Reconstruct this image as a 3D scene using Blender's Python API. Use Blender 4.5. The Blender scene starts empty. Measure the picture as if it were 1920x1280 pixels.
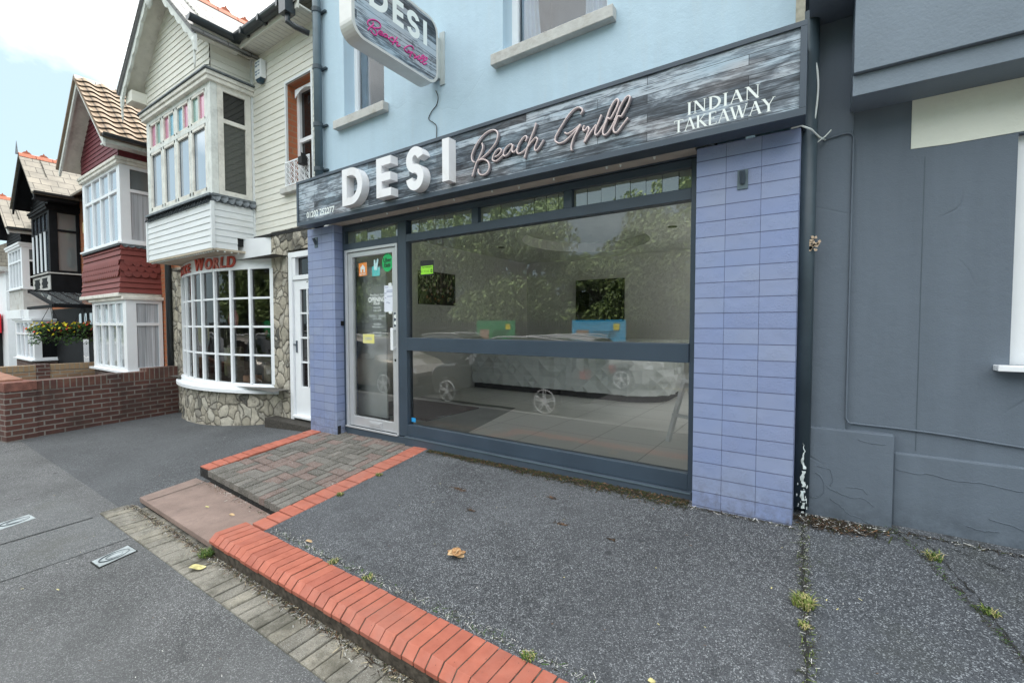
import bpy, bmesh, math, random
from mathutils import Vector, Matrix, noise as mnoise
from math import sin, cos, pi, radians, sqrt, atan2
random.seed(7)
scene = bpy.context.scene
COL = scene.collection

# ------------------------------------------------------------------ camera
CX, CY, CZ = 0.0, 0.0, 1.55
yaw, pitch, roll = 0.594117, -0.036687, -0.00098
fw = Vector((-sin(yaw)*cos(pitch), cos(yaw)*cos(pitch), sin(pitch)))
rt = Vector((cos(yaw), sin(yaw), 0)); up = rt.cross(fw)
rt, up = rt*cos(roll)+up*sin(roll), -rt*sin(roll)+up*cos(roll)
cd = bpy.data.cameras.new('camera'); cam = bpy.data.objects.new('camera', cd); COL.objects.link(cam)
cd.sensor_width = 36.0; cd.lens = 840.0/1920*36; cd.clip_start = .05; cd.clip_end = 1500
cam.matrix_world = Matrix(((rt.x, up.x, -fw.x, CX), (rt.y, up.y, -fw.y, CY), (rt.z, up.z, -fw.z, CZ), (0, 0, 0, 1)))
scene.camera = cam

# ------------------------------------------------------------------ world, sun, exposure
SUN_EL, SUN_AZ = radians(56), radians(-28)     # azimuth measured from +Y (behind the buildings), towards -X
world = bpy.data.worlds.new("World"); scene.world = world; world.use_nodes = True
nt = world.node_tree; nt.nodes.clear()
def N(t, kind, **kw):
    n = t.nodes.new(kind)
    for k, v in kw.items():
        if k == 'loc': continue
        if k.startswith('i_'): n.inputs[k[2:].replace('_', ' ')].default_value = v
        elif isinstance(v, tuple) and k[0] == 'I' and k[1:].isdigit(): n.inputs[int(k[1:])].default_value = v
        elif k[0] == 'I' and k[1:].isdigit(): n.inputs[int(k[1:])].default_value = v
        else: setattr(n, k, v)
    return n
sky = N(nt, 'ShaderNodeTexSky', sky_type='NISHITA', sun_disc=False, sun_elevation=SUN_EL, sun_rotation=SUN_AZ, air_density=1.0, dust_density=1.5, ozone_density=1.5)
tc = N(nt, 'ShaderNodeTexCoord'); SKYLOC = (-0.74, 2.56, 2.06)
mp = N(nt, 'ShaderNodeMapping'); mp.inputs['Scale'].default_value = (1.0, 1.0, 2.4); mp.inputs['Rotation'].default_value = (0.3, 0.25, 0.6); mp.inputs['Location'].default_value = SKYLOC
cn = N(nt, 'ShaderNodeTexNoise', i_Scale=1.9, i_Detail=7.0, i_Roughness=.55, i_Distortion=.35)
cr = N(nt, 'ShaderNodeValToRGB'); cr.color_ramp.elements[0].position = .37; cr.color_ramp.elements[1].position = .64
mx = N(nt, 'ShaderNodeMix', data_type='RGBA')
bgn = N(nt, 'ShaderNodeBackground', i_Strength=.12); wo = N(nt, 'ShaderNodeOutputWorld')
hue = N(nt, 'ShaderNodeMix', data_type='RGBA'); hue.inputs[0].default_value = .88; hue.inputs[7].default_value = (2.35, 3.05, 3.35, 1)
L = nt.links.new
sxyz = N(nt, 'ShaderNodeSeparateXYZ'); zb_ = N(nt, 'ShaderNodeMath', operation='MULTIPLY_ADD'); zb_.inputs[1].default_value = 1.25; zb_.inputs[2].default_value = -.52; za_ = N(nt, 'ShaderNodeMath', operation='ADD')
L(tc.outputs['Generated'], sxyz.inputs[0]); L(sxyz.outputs[2], zb_.inputs[0]); L(zb_.outputs[0], za_.inputs[0])
L(tc.outputs['Generated'], mp.inputs[0]); L(mp.outputs[0], cn.inputs['Vector']); L(cn.outputs[0], za_.inputs[1]); L(za_.outputs[0], cr.inputs[0])
L(cr.outputs[0], mx.inputs[0]); L(sky.outputs[0], hue.inputs[6]); L(hue.outputs[2], mx.inputs[6]); mx.inputs[7].default_value = (10.2, 10.6, 10.8, 1)
L(mx.outputs[2], bgn.inputs[0]); L(bgn.outputs[0], wo.inputs[0])
sd = bpy.data.lights.new('sun', 'SUN'); sd.energy = 3.4; sd.angle = radians(12); sd.color = (1, .96, .9)
so = bpy.data.objects.new('sun', sd); COL.objects.link(so)
sdir = Vector((sin(SUN_AZ)*cos(SUN_EL), cos(SUN_AZ)*cos(SUN_EL), sin(SUN_EL)))
so.rotation_euler = sdir.to_track_quat('Z', 'Y').to_euler(); so.location = (0, 30, 40)
vs = scene.view_settings; vs.view_transform = 'Standard'; vs.look = 'None'; vs.exposure = 1.32; vs.gamma = 1.0; vs.use_curve_mapping = False
scene.cycles.max_bounces = 10; scene.cycles.transparent_max_bounces = 16
scene.cycles.sample_clamp_indirect = 6

# ------------------------------------------------------------------ mesh helpers
class MB:
    def __init__(s): s.v = []; s.f = []; s.mi = []
    def quad(s, *p, m=0):
        n = len(s.v); s.v += [tuple(q) for q in p]; s.f.append(tuple(range(n, n+len(p)))); s.mi.append(m); return s
    def box(s, x0, x1, y0, y1, z0, z1, m=0):
        if x0 > x1: x0, x1 = x1, x0
        if y0 > y1: y0, y1 = y1, y0
        if z0 > z1: z0, z1 = z1, z0
        n = len(s.v)
        s.v += [(x0,y0,z0),(x1,y0,z0),(x1,y1,z0),(x0,y1,z0),(x0,y0,z1),(x1,y0,z1),(x1,y1,z1),(x0,y1,z1)]
        for f in ((0,3,2,1),(4,5,6,7),(0,1,5,4),(1,2,6,5),(2,3,7,6),(3,0,4,7)): s.f.append(tuple(n+i for i in f)); s.mi.append(m)
        return s
    def obox(s, o, a, b, c, m=0):
        """box from corner o with edge vectors a, b, c"""
        o, a, b, c = Vector(o), Vector(a), Vector(b), Vector(c)
        if a.cross(b).dot(c) < 0: a, b = b, a
        n = len(s.v)
        s.v += [tuple(p) for p in (o, o+a, o+a+b, o+b, o+c, o+a+c, o+a+b+c, o+b+c)]
        for f in ((0,3,2,1),(4,5,6,7),(0,1,5,4),(1,2,6,5),(2,3,7,6),(3,0,4,7)): s.f.append(tuple(n+i for i in f)); s.mi.append(m)
        return s
    def prism(s, pts, d, m=0):
        """extrude planar polygon pts by vector d"""
        n = len(s.v); k = len(pts); d = Vector(d)
        s.v += [tuple(p) for p in pts] + [tuple(Vector(p)+d) for p in pts]
        s.f.append(tuple(range(n, n+k))); s.mi.append(m); s.f.append(tuple(reversed(range(n+k, n+2*k)))); s.mi.append(m)
        for i in range(k):
            j = (i+1) % k; s.f.append((n+i, n+k+i, n+k+j, n+j)); s.mi.append(m)
        return s
    def bar(s, a, b, w, h, upv=(0,0,1), m=0):
        a, b = Vector(a), Vector(b); d = b-a; u = Vector(upv); sd_ = d.cross(u)
        if sd_.length < 1e-6: sd_ = d.cross(Vector((1,0,0)))
        sd_.normalize(); u = sd_.cross(d).normalized()
        return s.obox(a-sd_*w/2-u*h/2, sd_*w, u*h, d, m)
    def tube(s, pts, r, n=8, m=0, cap=True, closed=False):
        pts = [Vector(p) for p in pts]; base = len(s.v); k = len(pts); pu = None
        for i, p in enumerate(pts):
            if closed: t = pts[(i+1) % k]-pts[i-1]
            else: t = (pts[min(i+1, k-1)]-pts[max(i-1, 0)])
            t.normalize()
            if pu is None: pu = t.orthogonal().normalized()
            else: pu = (pu - t*pu.dot(t)); pu = pu.normalized() if pu.length > 1e-6 else t.orthogonal().normalized()
            w = t.cross(pu); rr = r[i] if isinstance(r, (list, tuple)) else r
            s.v += [tuple(p+(pu*cos(2*pi*j/n)+w*sin(2*pi*j/n))*rr) for j in range(n)]
        for i in range(k if closed else k-1):
            i2 = (i+1) % k
            for j in range(n):
                s.f.append((base+i*n+j, base+i*n+(j+1) % n, base+i2*n+(j+1) % n, base+i2*n+j)); s.mi.append(m)
        if cap and not closed:
            s.f.append(tuple(reversed(range(base, base+n)))); s.mi.append(m); s.f.append(tuple(range(base+(k-1)*n, base+k*n))); s.mi.append(m)
        return s
    def disc(s, c, axis, r, d, n=24, m=0, r2=None):
        """cylinder / cone from c along axis by d"""
        c = Vector(c); a = Vector(axis).normalized(); return s.tube([c, c+a*d], [r, r if r2 is None else r2], n=n, m=m)
    def grid(s, fn, nu, nv, m=0):
        n = len(s.v)
        s.v += [tuple(fn(i/nu, j/nv)) for j in range(nv+1) for i in range(nu+1)]
        for j in range(nv):
            for i in range(nu):
                a = n+j*(nu+1)+i; s.f.append((a, a+1, a+nu+2, a+nu+1)); s.mi.append(m)
        return s
    def build(s, name, mats, parent=None, smooth=False, bevel=0, loc=None):
        o3 = Vector((0,0,0))
        if parent is not None: o3 = root_loc(parent)
        elif loc is not None: o3 = Vector(loc)
        me = bpy.data.meshes.new(name)
        me.from_pydata([tuple(Vector(v)-o3) for v in s.v], [], s.f); me.update()
        if not isinstance(mats, (list, tuple)): mats = [mats]
        for m_ in mats: me.materials.append(m_)
        if len(mats) > 1: me.polygons.foreach_set('material_index', s.mi)
        if smooth: me.polygons.foreach_set('use_smooth', [True]*len(me.polygons))
        o = bpy.data.objects.new(name, me); COL.objects.link(o)
        if parent is not None: o.parent = parent
        elif loc is not None: o.location = loc
        if bevel:
            b = o.modifiers.new('bevel', 'BEVEL'); b.width = bevel; b.segments = 2; b.limit_method = 'ANGLE'; b.angle_limit = radians(40)
        return o
def root_loc(o):
    l = Vector(o.location)
    while o.parent is not None: o = o.parent; l += Vector(o.location)
    return l
def tag(o, label=None, cat=None, group=None, kind=None):
    if label: o['label'] = label
    if cat: o['category'] = cat
    if group: o['group'] = group
    if kind: o['kind'] = kind
    return o
def thing(name, label, cat, loc=(0,0,0), group=None):
    o = bpy.data.objects.new(name, None); COL.objects.link(o); o.location = loc; o.empty_display_size = .1
    return tag(o, label, cat, group)
def struct(name, mb, m, **k):
    o = mb.build(name, m, **k); o['kind'] = 'structure'; return o
def copy_tree(o, parent=None, dloc=None):
    c = o.copy(); COL.objects.link(c); c.parent = parent
    for ch in [x for x in bpy.data.objects if x.parent == o]: copy_tree(ch, c)
    return c

# ------------------------------------------------------------------ materials
def wall_uv():
    g = bpy.data.node_groups.new('wall_uv', 'ShaderNodeTree')
    g.interface.new_socket('UV', in_out='OUTPUT', socket_type='NodeSocketVector')
    ge = g.nodes.new('ShaderNodeNewGeometry'); sp = g.nodes.new('ShaderNodeSeparateXYZ'); sn = g.nodes.new('ShaderNodeSeparateXYZ')
    l = g.links.new; l(ge.outputs['Position'], sp.inputs[0]); l(ge.outputs['True Normal'], sn.inputs[0])
    def mth(op, a, b=None):
        n = g.nodes.new('ShaderNodeMath'); n.operation = op
        for i, q in enumerate((a, b)):
            if q is None: continue
            if isinstance(q, (int, float)): n.inputs[i].default_value = q
            else: l(q, n.inputs[i])
        return n.outputs[0]
    ax, ay, az = (mth('ABSOLUTE', sn.outputs[i]) for i in range(3))
    side = mth('GREATER_THAN', ax, ay); flat = mth('GREATER_THAN', az, .75)
    def mixf(f, a, b):
        n = g.nodes.new('ShaderNodeMix'); n.data_type = 'FLOAT'; l(f, n.inputs[0]); l(a, n.inputs[2]); l(b, n.inputs[3]); return n.outputs[0]
    u = mixf(flat, mixf(side, sp.outputs[0], sp.outputs[1]), sp.outputs[0]); v = mixf(flat, sp.outputs[2], sp.outputs[1])
    cb = g.nodes.new('ShaderNodeCombineXYZ'); l(u, cb.inputs[0]); l(v, cb.inputs[1])
    go = g.nodes.new('NodeGroupOutput'); l(cb.outputs[0], go.inputs[0]); return g
WUV = wall_uv()
class Mat:
    def __init__(s, name, rough=.7, metal=0.0, spec=.4):
        s.m = bpy.data.materials.new(name); s.m.use_nodes = True; s.t = s.m.node_tree; s.b = s.t.nodes['Principled BSDF']
        s.b.inputs['Roughness'].default_value = rough; s.b.inputs['Metallic'].default_value = metal
        s.b.inputs['Specular IOR Level'].default_value = spec; s.h = None
        s.pos = s.t.nodes.new('ShaderNodeNewGeometry').outputs['Position']
    def uv(s): n = s.t.nodes.new('ShaderNodeGroup'); n.node_tree = WUV; return n.outputs[0]
    def link(s, a, b): s.t.links.new(a, b)
    def map(s, src, scale=(1,1,1), rot=(0,0,0), loc=(0,0,0)):
        n = N(s.t, 'ShaderNodeMapping'); s.link(src, n.inputs[0]); n.inputs['Scale'].default_value = scale; n.inputs['Rotation'].default_value = rot; n.inputs['Location'].default_value = loc
        return n.outputs[0]
    def noise(s, scale, detail=4, rough=.55, src=None, dist=0):
        n = N(s.t, 'ShaderNodeTexNoise', i_Scale=scale, i_Detail=float(detail), i_Roughness=rough, i_Distortion=dist); s.link(src or s.pos, n.inputs['Vector']); return n.outputs[0]
    def voro(s, scale, feature='F1', src=None, out='Distance', rnd=1.0):
        n = N(s.t, 'ShaderNodeTexVoronoi', feature=feature, i_Scale=scale); n.inputs['Randomness'].default_value = rnd; s.link(src or s.pos, n.inputs['Vector']); return n.outputs[out]
    def ramp(s, src, stops, interp='LINEAR'):
        n = N(s.t, 'ShaderNodeValToRGB'); r = n.color_ramp; r.interpolation = interp
        while len(r.elements) < len(stops): r.elements.new(.5)
        for e, (p, c) in zip(r.elements, stops):
            e.position = p; e.color = (c, c, c, 1) if isinstance(c, (int, float)) else (*c, 1)
        s.link(src, n.inputs[0]); return n.outputs[0]
    def mix(s, f, a, b, mode='MIX'):
        n = N(s.t, 'ShaderNodeMix', data_type='RGBA', blend_type=mode)
        for i, q in ((0, f), (6, a), (7, b)):
            if isinstance(q, (int, float)): n.inputs[i].default_value = q if i == 0 else (q, q, q, 1)
            elif isinstance(q, tuple): n.inputs[i].default_value = (*q, 1)
            else: s.link(q, n.inputs[i])
        return n.outputs[2]
    def math(s, op, a, b=None):
        n = N(s.t, 'ShaderNodeMath', operation=op)
        for i, q in enumerate((a, b)):
            if q is None: continue
            if isinstance(q, (int, float)): n.inputs[i].default_value = q
            else: s.link(q, n.inputs[i])
        return n.outputs[0]
    def brick(s, w, h, mortar=.01, off=.5, c1=.3, c2=.7, mc=0.0, src=None, smooth=.2, freq=2):
        n = N(s.t, 'ShaderNodeTexBrick'); n.offset = off; n.offset_frequency = freq
        n.inputs['Scale'].default_value = 1; n.inputs['Mortar Size'].default_value = mortar; n.inputs['Mortar Smooth'].default_value = smooth
        n.inputs['Brick Width'].default_value = w; n.inputs['Row Height'].default_value = h
        for k, c in (('Color1', c1), ('Color2', c2), ('Mortar', mc)): n.inputs[k].default_value = (c, c, c, 1) if isinstance(c, (int, float)) else (*c, 1)
        s.link(src or s.uv(), n.inputs['Vector']); return n
    def color(s, c):
        if isinstance(c, tuple): s.b.inputs['Base Color'].default_value = (*c, 1)
        else: s.link(c, s.b.inputs['Base Color'])
        return s
    def rough(s, c): s.link(c, s.b.inputs['Roughness']); return s
    def bump(s, h, dist=.01, strength=1.0):
        n = N(s.t, 'ShaderNodeBump'); n.inputs['Distance'].default_value = dist; n.inputs['Strength'].default_value = strength
        s.link(h, n.inputs['Height'])
        if s.h is not None: s.link(s.h, n.inputs['Normal'])
        s.h = n.outputs[0]; s.link(s.h, s.b.inputs['Normal']); return s
def _warp(self, scale, amt):
    n = N(self.t, 'ShaderNodeTexNoise', i_Scale=scale, i_Detail=3.0); self.link(self.pos, n.inputs['Vector'])
    v = N(self.t, 'ShaderNodeVectorMath', operation='MULTIPLY_ADD'); self.link(n.outputs['Color'], v.inputs[0]); v.inputs[1].default_value = (amt*4,)*3; self.link(self.pos, v.inputs[2]); return v.outputs[0]
Mat.noise_warp = _warp
def plain(name, col, rough=.6, metal=0., var=.12, scale=6, bump=0, bscale=60, spec=.4, dirt=None):
    a = Mat(name, rough, metal, spec); dark = tuple(c*(1-var) for c in col); lite = tuple(min(1, c*(1+var)) for c in col)
    n = a.noise(scale, 5); c = a.ramp(n, [(.3, dark), (.7, lite)])
    if dirt:
        d = a.noise(3.1, 8, .7); c = a.mix(a.ramp(d, [(.52, 0.), (.72, dirt[1])]), c, dirt[0])
    a.color(c)
    if bump: a.bump(a.noise(bscale, 4), bump)
    return a.m
def glass(name, base=.05, k=1.3, tint=(1,1,1), rough=0.0):
    m = bpy.data.materials.new(name); m.use_nodes = True; t = m.node_tree; t.nodes.clear()
    o = N(t, 'ShaderNodeOutputMaterial'); tr = N(t, 'ShaderNodeBsdfTransparent'); gl = N(t, 'ShaderNodeBsdfGlossy'); gl.inputs['Roughness'].default_value = rough
    tr.inputs[0].default_value = (*tint, 1); fr = N(t, 'ShaderNodeFresnel'); fr.inputs[0].default_value = 1.5
    ma = N(t, 'ShaderNodeMath', operation='MULTIPLY_ADD'); ma.inputs[1].default_value = k; ma.inputs[2].default_value = base; ma.use_clamp = True
    ms = N(t, 'ShaderNodeMixShader'); t.links.new(fr.outputs[0], ma.inputs[0]); t.links.new(ma.outputs[0], ms.inputs[0])
    t.links.new(tr.outputs[0], ms.inputs[1]); t.links.new(gl.outputs[0], ms.inputs[2]); t.links.new(ms.outputs[0], o.inputs[0]); return m
def backed_glass(name, back, base=.12, k=1.4, rough=.01, stripes=False):
    """old pane with a net curtain or dark room right behind it"""
    m = bpy.data.materials.new(name); m.use_nodes = True; t = m.node_tree; t.nodes.clear()
    o = N(t, 'ShaderNodeOutputMaterial'); df = N(t, 'ShaderNodeBsdfDiffuse'); df.inputs[0].default_value = (*back, 1)
    gl = N(t, 'ShaderNodeBsdfGlossy'); gl.inputs['Roughness'].default_value = rough
    fr = N(t, 'ShaderNodeFresnel'); fr.inputs[0].default_value = 1.5
    ge = N(t, 'ShaderNodeNewGeometry'); nz = N(t, 'ShaderNodeTexNoise', i_Scale=1.6); bp = N(t, 'ShaderNodeBump'); bp.inputs['Distance'].default_value = .004
    t.links.new(ge.outputs[0], nz.inputs[0]); t.links.new(nz.outputs[0], bp.inputs['Height']); t.links.new(bp.outputs[0], gl.inputs['Normal'])
    ma = N(t, 'ShaderNodeMath', operation='MULTIPLY_ADD'); ma.inputs[1].default_value = k; ma.inputs[2].default_value = base; ma.use_clamp = True
    ms = N(t, 'ShaderNodeMixShader'); t.links.new(fr.outputs[0], ma.inputs[0]); t.links.new(ma.outputs[0], ms.inputs[0])
    t.links.new(df.outputs[0], ms.inputs[1]); t.links.new(gl.outputs[0], ms.inputs[2]); t.links.new(ms.outputs[0], o.inputs[0]); return m

def asphalt(name, lo, mid, hi, scale=190, tint=None, patch=.25, grit=.003):
    a = Mat(name, .85, spec=.35)
    c = a.voro(scale, out='Color'); g = a.math('MULTIPLY', N_sep(a, c), 1.0)
    stone = a.ramp(g, [(.0, lo), (.5, mid), (.82, tuple(q*1.3 for q in mid)), (.96, hi)])
    big = a.noise(1.3, 6, .6); fine = a.noise(28, 5, .7)
    stone = a.mix(a.ramp(big, [(.35, 0.), (.68, patch)]), stone, tuple(q*.55 for q in mid))
    stone = a.mix(a.ramp(fine, [(.45, 0.), (.75, .55)]), stone, lo)
    blot = a.noise(.75, 5, .6); stone = a.mix(a.ramp(blot, [(.42, 0.), (.62, .35)]), stone, tuple(q*1.35 for q in mid))
    st_ = a.noise(3.6, 9, .75); stone = a.mix(a.ramp(st_, [(.60, 0.), (.68, .55)]), stone, tuple(q*.32 for q in mid))
    gum = a.voro(1.9); gc = a.ramp(gum, [(.035, .8), (.05, 0.)]); stone = a.mix(gc, stone, tuple(q*.4 for q in mid)); gum2 = a.voro(2.7, src=a.map(a.pos, loc=(3.3,1.7,0))); stone = a.mix(a.ramp(gum2, [(.03, .5), (.042, 0.)]), stone, tuple(q*2.0 for q in mid))
    if tint: stone = a.mix(a.ramp(a.noise(2.2, 7, .7), [(.5, 0.), (.75, .5)]), stone, tint)
    a.color(stone); a.bump(a.voro(scale), grit, .9); a.bump(a.noise(6, 4), .012, .3); return a
def N_sep(a, col):
    n = a.t.nodes.new('ShaderNodeSeparateColor'); a.link(col, n.inputs[0]); return n.outputs[0]
m_forecourt = asphalt('forecourt_asphalt', (.020,.021,.024), (.112,.117,.126), (.46,.475,.49), 235, patch=.45, grit=.006, tint=(.04,.042,.045)).m
m_path = asphalt('path_asphalt', (.046,.047,.048), (.120,.121,.122), (.40,.405,.405), 250, patch=.4, tint=(.06,.062,.06)).m
m_path2 = asphalt('worn_patch_asphalt', (.06,.062,.062), (.13,.133,.134), (.36,.37,.37), 230, tint=(.085,.085,.07)).m
m_alley = asphalt('alley_asphalt', (.038,.041,.044), (.090,.094,.099), (.26,.27,.28), 250, patch=.55).m
m_road = asphalt('road_asphalt', (.04,.04,.042), (.09,.092,.095), (.2,.2,.2), 200).m

def bricks(name, cols, mortar, w=.225, h=.075, ms=.01, off=.5, bump=.004, grime=None, src=None, wob=.35):
    a = Mat(name, .85); uv = src(a) if src else a.uv()
    b = a.brick(w, h, ms, off, cols[0], cols[1], mortar, src=uv); c = b.outputs[0]
    # per-brick colour breakup
    n = a.noise(9, 3, src=uv); c = a.mix(a.ramp(n, [(.4, 0.), (.66, wob)]), c, cols[2])
    c = a.mix(b.outputs[1], c, mortar)
    sp = a.noise(90, 4, .7); c = a.mix(a.ramp(sp, [(.4, 0.), (.8, .4)]), c, tuple(q*.5 for q in cols[0]))
    if grime: c = a.mix(a.ramp(a.noise(1.7, 8, .65), [(.45, 0.), (.62, grime[1])]), c, grime[0])
    a.color(c); a.bump(a.math('SUBTRACT', 1.0, b.outputs[1]), bump); a.bump(a.noise(120, 3), .0015, .6); return a.m
m_brick_dark = bricks('dark_red_brick', ((.125,.05,.04), (.08,.038,.034), (.17,.085,.06)), (.24,.215,.19), grime=((.05,.035,.03), .6))
m_brick_buff = bricks('buff_brick', ((.42,.30,.17), (.33,.20,.12), (.24,.12,.09)), (.35,.32,.27), grime=((.1,.07,.05), .5))
m_brick_orange = bricks('orange_brick', ((.50,.17,.07), (.42,.13,.06), (.36,.12,.07)), (.36,.2,.12), bump=.002)
m_setts = bricks('block_paving', ((.17,.155,.145), (.145,.13,.125), (.22,.15,.14)), (.02,.02,.018), w=.2, h=.1, ms=.007, bump=.006, wob=.7)
m_roadbrick = bricks('strip_paving', ((.25,.235,.215), (.21,.195,.18), (.30,.28,.25)), (.05,.05,.04), w=.2, h=.105, ms=.006, off=.5, bump=.005)

def mk_redbrick():
    a = Mat('red_kerb_brick', .62, spec=.35); n = a.noise(11, 3); c = a.ramp(n, [(.3, (.37,.108,.068)), (.7, (.485,.155,.10))])
    c = a.mix(a.ramp(a.noise(3.7, 8, .7), [(.5, 0.), (.75, .35)]), c, (.45,.13,.10))
    pits = a.voro(34); c = a.mix(a.ramp(pits, [(.05, 1.), (.09, 0.)]), c, (.06,.02,.015))
    ri = N(a.t, 'ShaderNodeNewGeometry').outputs['Random Per Island']; c = a.mix(a.ramp(ri, [(.0, .42), (.25, .12), (.8, .0), (1., .3)]), c, (.25,.075,.055))
    c = a.mix(a.ramp(a.noise(1.3, 9, .75), [(.5, 0.), (.68, .55)]), c, (.33,.15,.115)); c = a.mix(a.ramp(a.noise(23, 8, .8), [(.6, 0.), (.72, .6)]), c, (.13,.06,.045))
    a.color(c); a.rough(a.ramp(a.noise(9, 5), [(.3, .45), (.7, .8)])); a.bump(a.noise(70, 4), .0015); a.bump(a.noise(12, 4), .004, .6); return a.m
m_kerb = mk_redbrick()
m_kerb_worn = plain('worn_red_brick', (.42,.17,.14), .85, var=.3, scale=14, bump=.003, bscale=80)
m_mortar = plain('dirty_mortar', (.05,.045,.038), .95, var=.5, scale=40, bump=.004)
m_riser = plain('dark_riser', (.022,.021,.02), .9, var=.5, scale=20, bump=.01, bscale=30)  # near-black tone shared by risers, bedding and footing
def mk_pink():
    a = Mat('pink_concrete', .9); c = a.ramp(a.noise(3, 7, .65), [(.3, (.175,.125,.105)), (.7, (.31,.225,.19))])
    c = a.mix(a.ramp(a.voro(240), [(.1, .7), (.25, 0.)]), c, (.45,.38,.35)); c = a.mix(a.ramp(a.noise(5, 7, .7), [(.55, 0.), (.75, .6)]), c, (.12,.09,.08))
    a.color(c); a.bump(a.noise(110, 4), .003); return a.m
m_pink = mk_pink()

def mk_tile():
    a = Mat('lilac_painted_tile', .5, spec=.4); uv = a.map(a.uv(), loc=(.092+.2, -.026, 0))
    b = a.brick(.2, .1, .0019, 0.0, (.222,.268,.43), (.265,.308,.44), (.10,.115,.20), src=uv, smooth=.9)
    c = b.outputs[0]; c = a.mix(a.ramp(a.noise(1.6, 5), [(.4, 0.), (.65, .6)]), c, (.20,.265,.47))
    c = a.mix(a.ramp(a.noise(7, 9, .75), [(.64, 0.), (.72, .5)]), c, (.30,.31,.40))
    vj = a.t.nodes.new('ShaderNodeSeparateXYZ'); a.link(uv, vj.inputs[0]); fz = a.math('FRACT', a.math('MULTIPLY', vj.outputs[1], 10.0)); ln = a.math('MINIMUM', fz, a.math('SUBTRACT', 1.0, fz)); jh = a.ramp(ln, [(.0, 1.), (.03, 1.), (.05, 0.)])
    c = a.mix(a.math('MULTIPLY', b.outputs[1], .3), c, (.12,.14,.23)); c = a.mix(a.math('MULTIPLY', jh, .38), c, (.055,.065,.13))
    gz = a.t.nodes.new('ShaderNodeSeparateXYZ'); a.link(a.pos, gz.inputs[0]); spl = a.math('MULTIPLY', a.ramp(gz.outputs[2], [(.30, 1.), (.62, 0.)]), a.ramp(a.noise(14, 8, .8), [(.42, 0.), (.62, .7)])); c = a.mix(spl, c, (.12,.12,.13))
    c = a.mix(a.ramp(a.noise(3.4, 9, .85), [(.70, 0.), (.73, .8)]), c, (.42,.34,.30))
    a.color(c); a.bump(a.math('SUBTRACT', 1.0, b.outputs[1]), .0025)
    em = a.math('MULTIPLY', a.noise(85, 3, .8), a.ramp(a.noise(5.3, 2), [(.42, 0.), (.56, 1.)])); a.bump(em, .004, .9); return a.m
m_tile = mk_tile()
def render_wall(name, col, streak=.25, streakcol=None, grime=.0, bump=.004, seed=0, crk=.35):
    a = Mat(name, .8); st = a.map(a.pos, (3.2, 3.2, .35), loc=(seed, 0, 0)); n = a.noise(1.6, 7, .6, src=st)
    c = a.ramp(n, [(.3, tuple(q*(1-streak*.5) for q in col)), (.7, tuple(min(1, q*(1+streak*.25)) for q in col))])
    c = a.mix(a.ramp(a.noise(2.4, 9, .7, src=st), [(.55, 0.), (.78, .5)]), c, streakcol or tuple(q*.8 for q in col))
    if grime: c = a.mix(a.ramp(a.noise(5, 8, .75), [(.6, 0.), (.7, grime)]), c, tuple(q*.45 for q in col))
    gz = a.t.nodes.new('ShaderNodeSeparateXYZ'); a.link(a.pos, gz.inputs[0]); spl = a.math('MULTIPLY', a.ramp(gz.outputs[2], [(.28, 1.), (.55, 0.)]), a.ramp(a.noise(11, 8, .8), [(.38, 0.), (.6, .75)])); c = a.mix(spl, c, tuple(q*.35 for q in col))
    w = a.noise_warp(1.3, .16); e = a.voro(.75, 'DISTANCE_TO_EDGE', src=w); ck = a.math('MULTIPLY', a.ramp(e, [(.0, 1.), (.006, 0.)]), a.ramp(a.noise(1.1, 2), [(.5, 0.), (.58, 1.)])); c = a.mix(a.math('MULTIPLY', ck, crk), c, tuple(q*.4 for q in col))
    a.color(c); a.bump(a.noise(140, 4), .0012); a.bump(a.noise(4, 7, .65), bump*3.5, .6); a.bump(ck, -.004 if crk > .2 else -.001)
    return a.m
m_blue = render_wall('pale_blue_render', (.46,.595,.69), .12, (.50,.56,.59), crk=.06)
m_blue_side = m_blue
m_grey = render_wall('slate_grey_render', (.128,.156,.192), .22, (.112,.138,.165), bump=.0035, seed=3)
m_grey_board = plain('slate_grey_paint', (.175,.215,.26), .6, var=.1, scale=3, bump=.002)
m_grey_dk = plain('dark_grey_paint', (.07,.095,.115), .55, var=.2, scale=5, bump=.002)
m_patch = plain('unpainted_white_render', (.70,.72,.64), .85, var=.06, scale=2, bump=.003, bscale=40, dirt=((.5,.45,.3), .4))
m_frame = plain('anthracite_frame', (.040,.060,.085), .38, var=.12, scale=3, spec=.5)
m_frame2 = plain('anthracite_trim', (.055,.075,.10), .45, var=.12, scale=3)
m_alu = plain('brushed_aluminium', (.60,.61,.63), .38, .55, .06, 4)
m_white = plain('white_upvc', (.80,.82,.84), .35, var=.04, scale=3)
m_white2 = plain('white_gloss_paint', (.80,.82,.84), .4, var=.04, scale=5)
m_cream_wood = plain('peeling_cream_paint', (.70,.68,.62), .7, var=.1, scale=8, bump=.003, bscale=40, dirt=((.33,.31,.27), .8))
m_pale_wood = plain('weathered_pale_paint', (.66,.68,.65), .7, var=.12, scale=8, bump=.004, bscale=40, dirt=((.36,.38,.36), .9))
m_sill = plain('stained_sill', (.50,.50,.48), .85, var=.1, scale=9, bump=.004, bscale=40, dirt=((.26,.22,.17), .8))
m_letter = plain('white_acrylic_letter', (.80,.80,.82), .4, var=.03, scale=5, dirt=((.55,.52,.46), .5))
m_vinyl = plain('white_vinyl', (.78,.82,.80), .5, var=.03)
m_gutter = plain('black_plastic', (.022,.028,.032), .3, var=.2, spec=.6)
m_pipe = plain('grey_pipe', (.10,.14,.165), .45, var=.15, scale=4)
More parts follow.
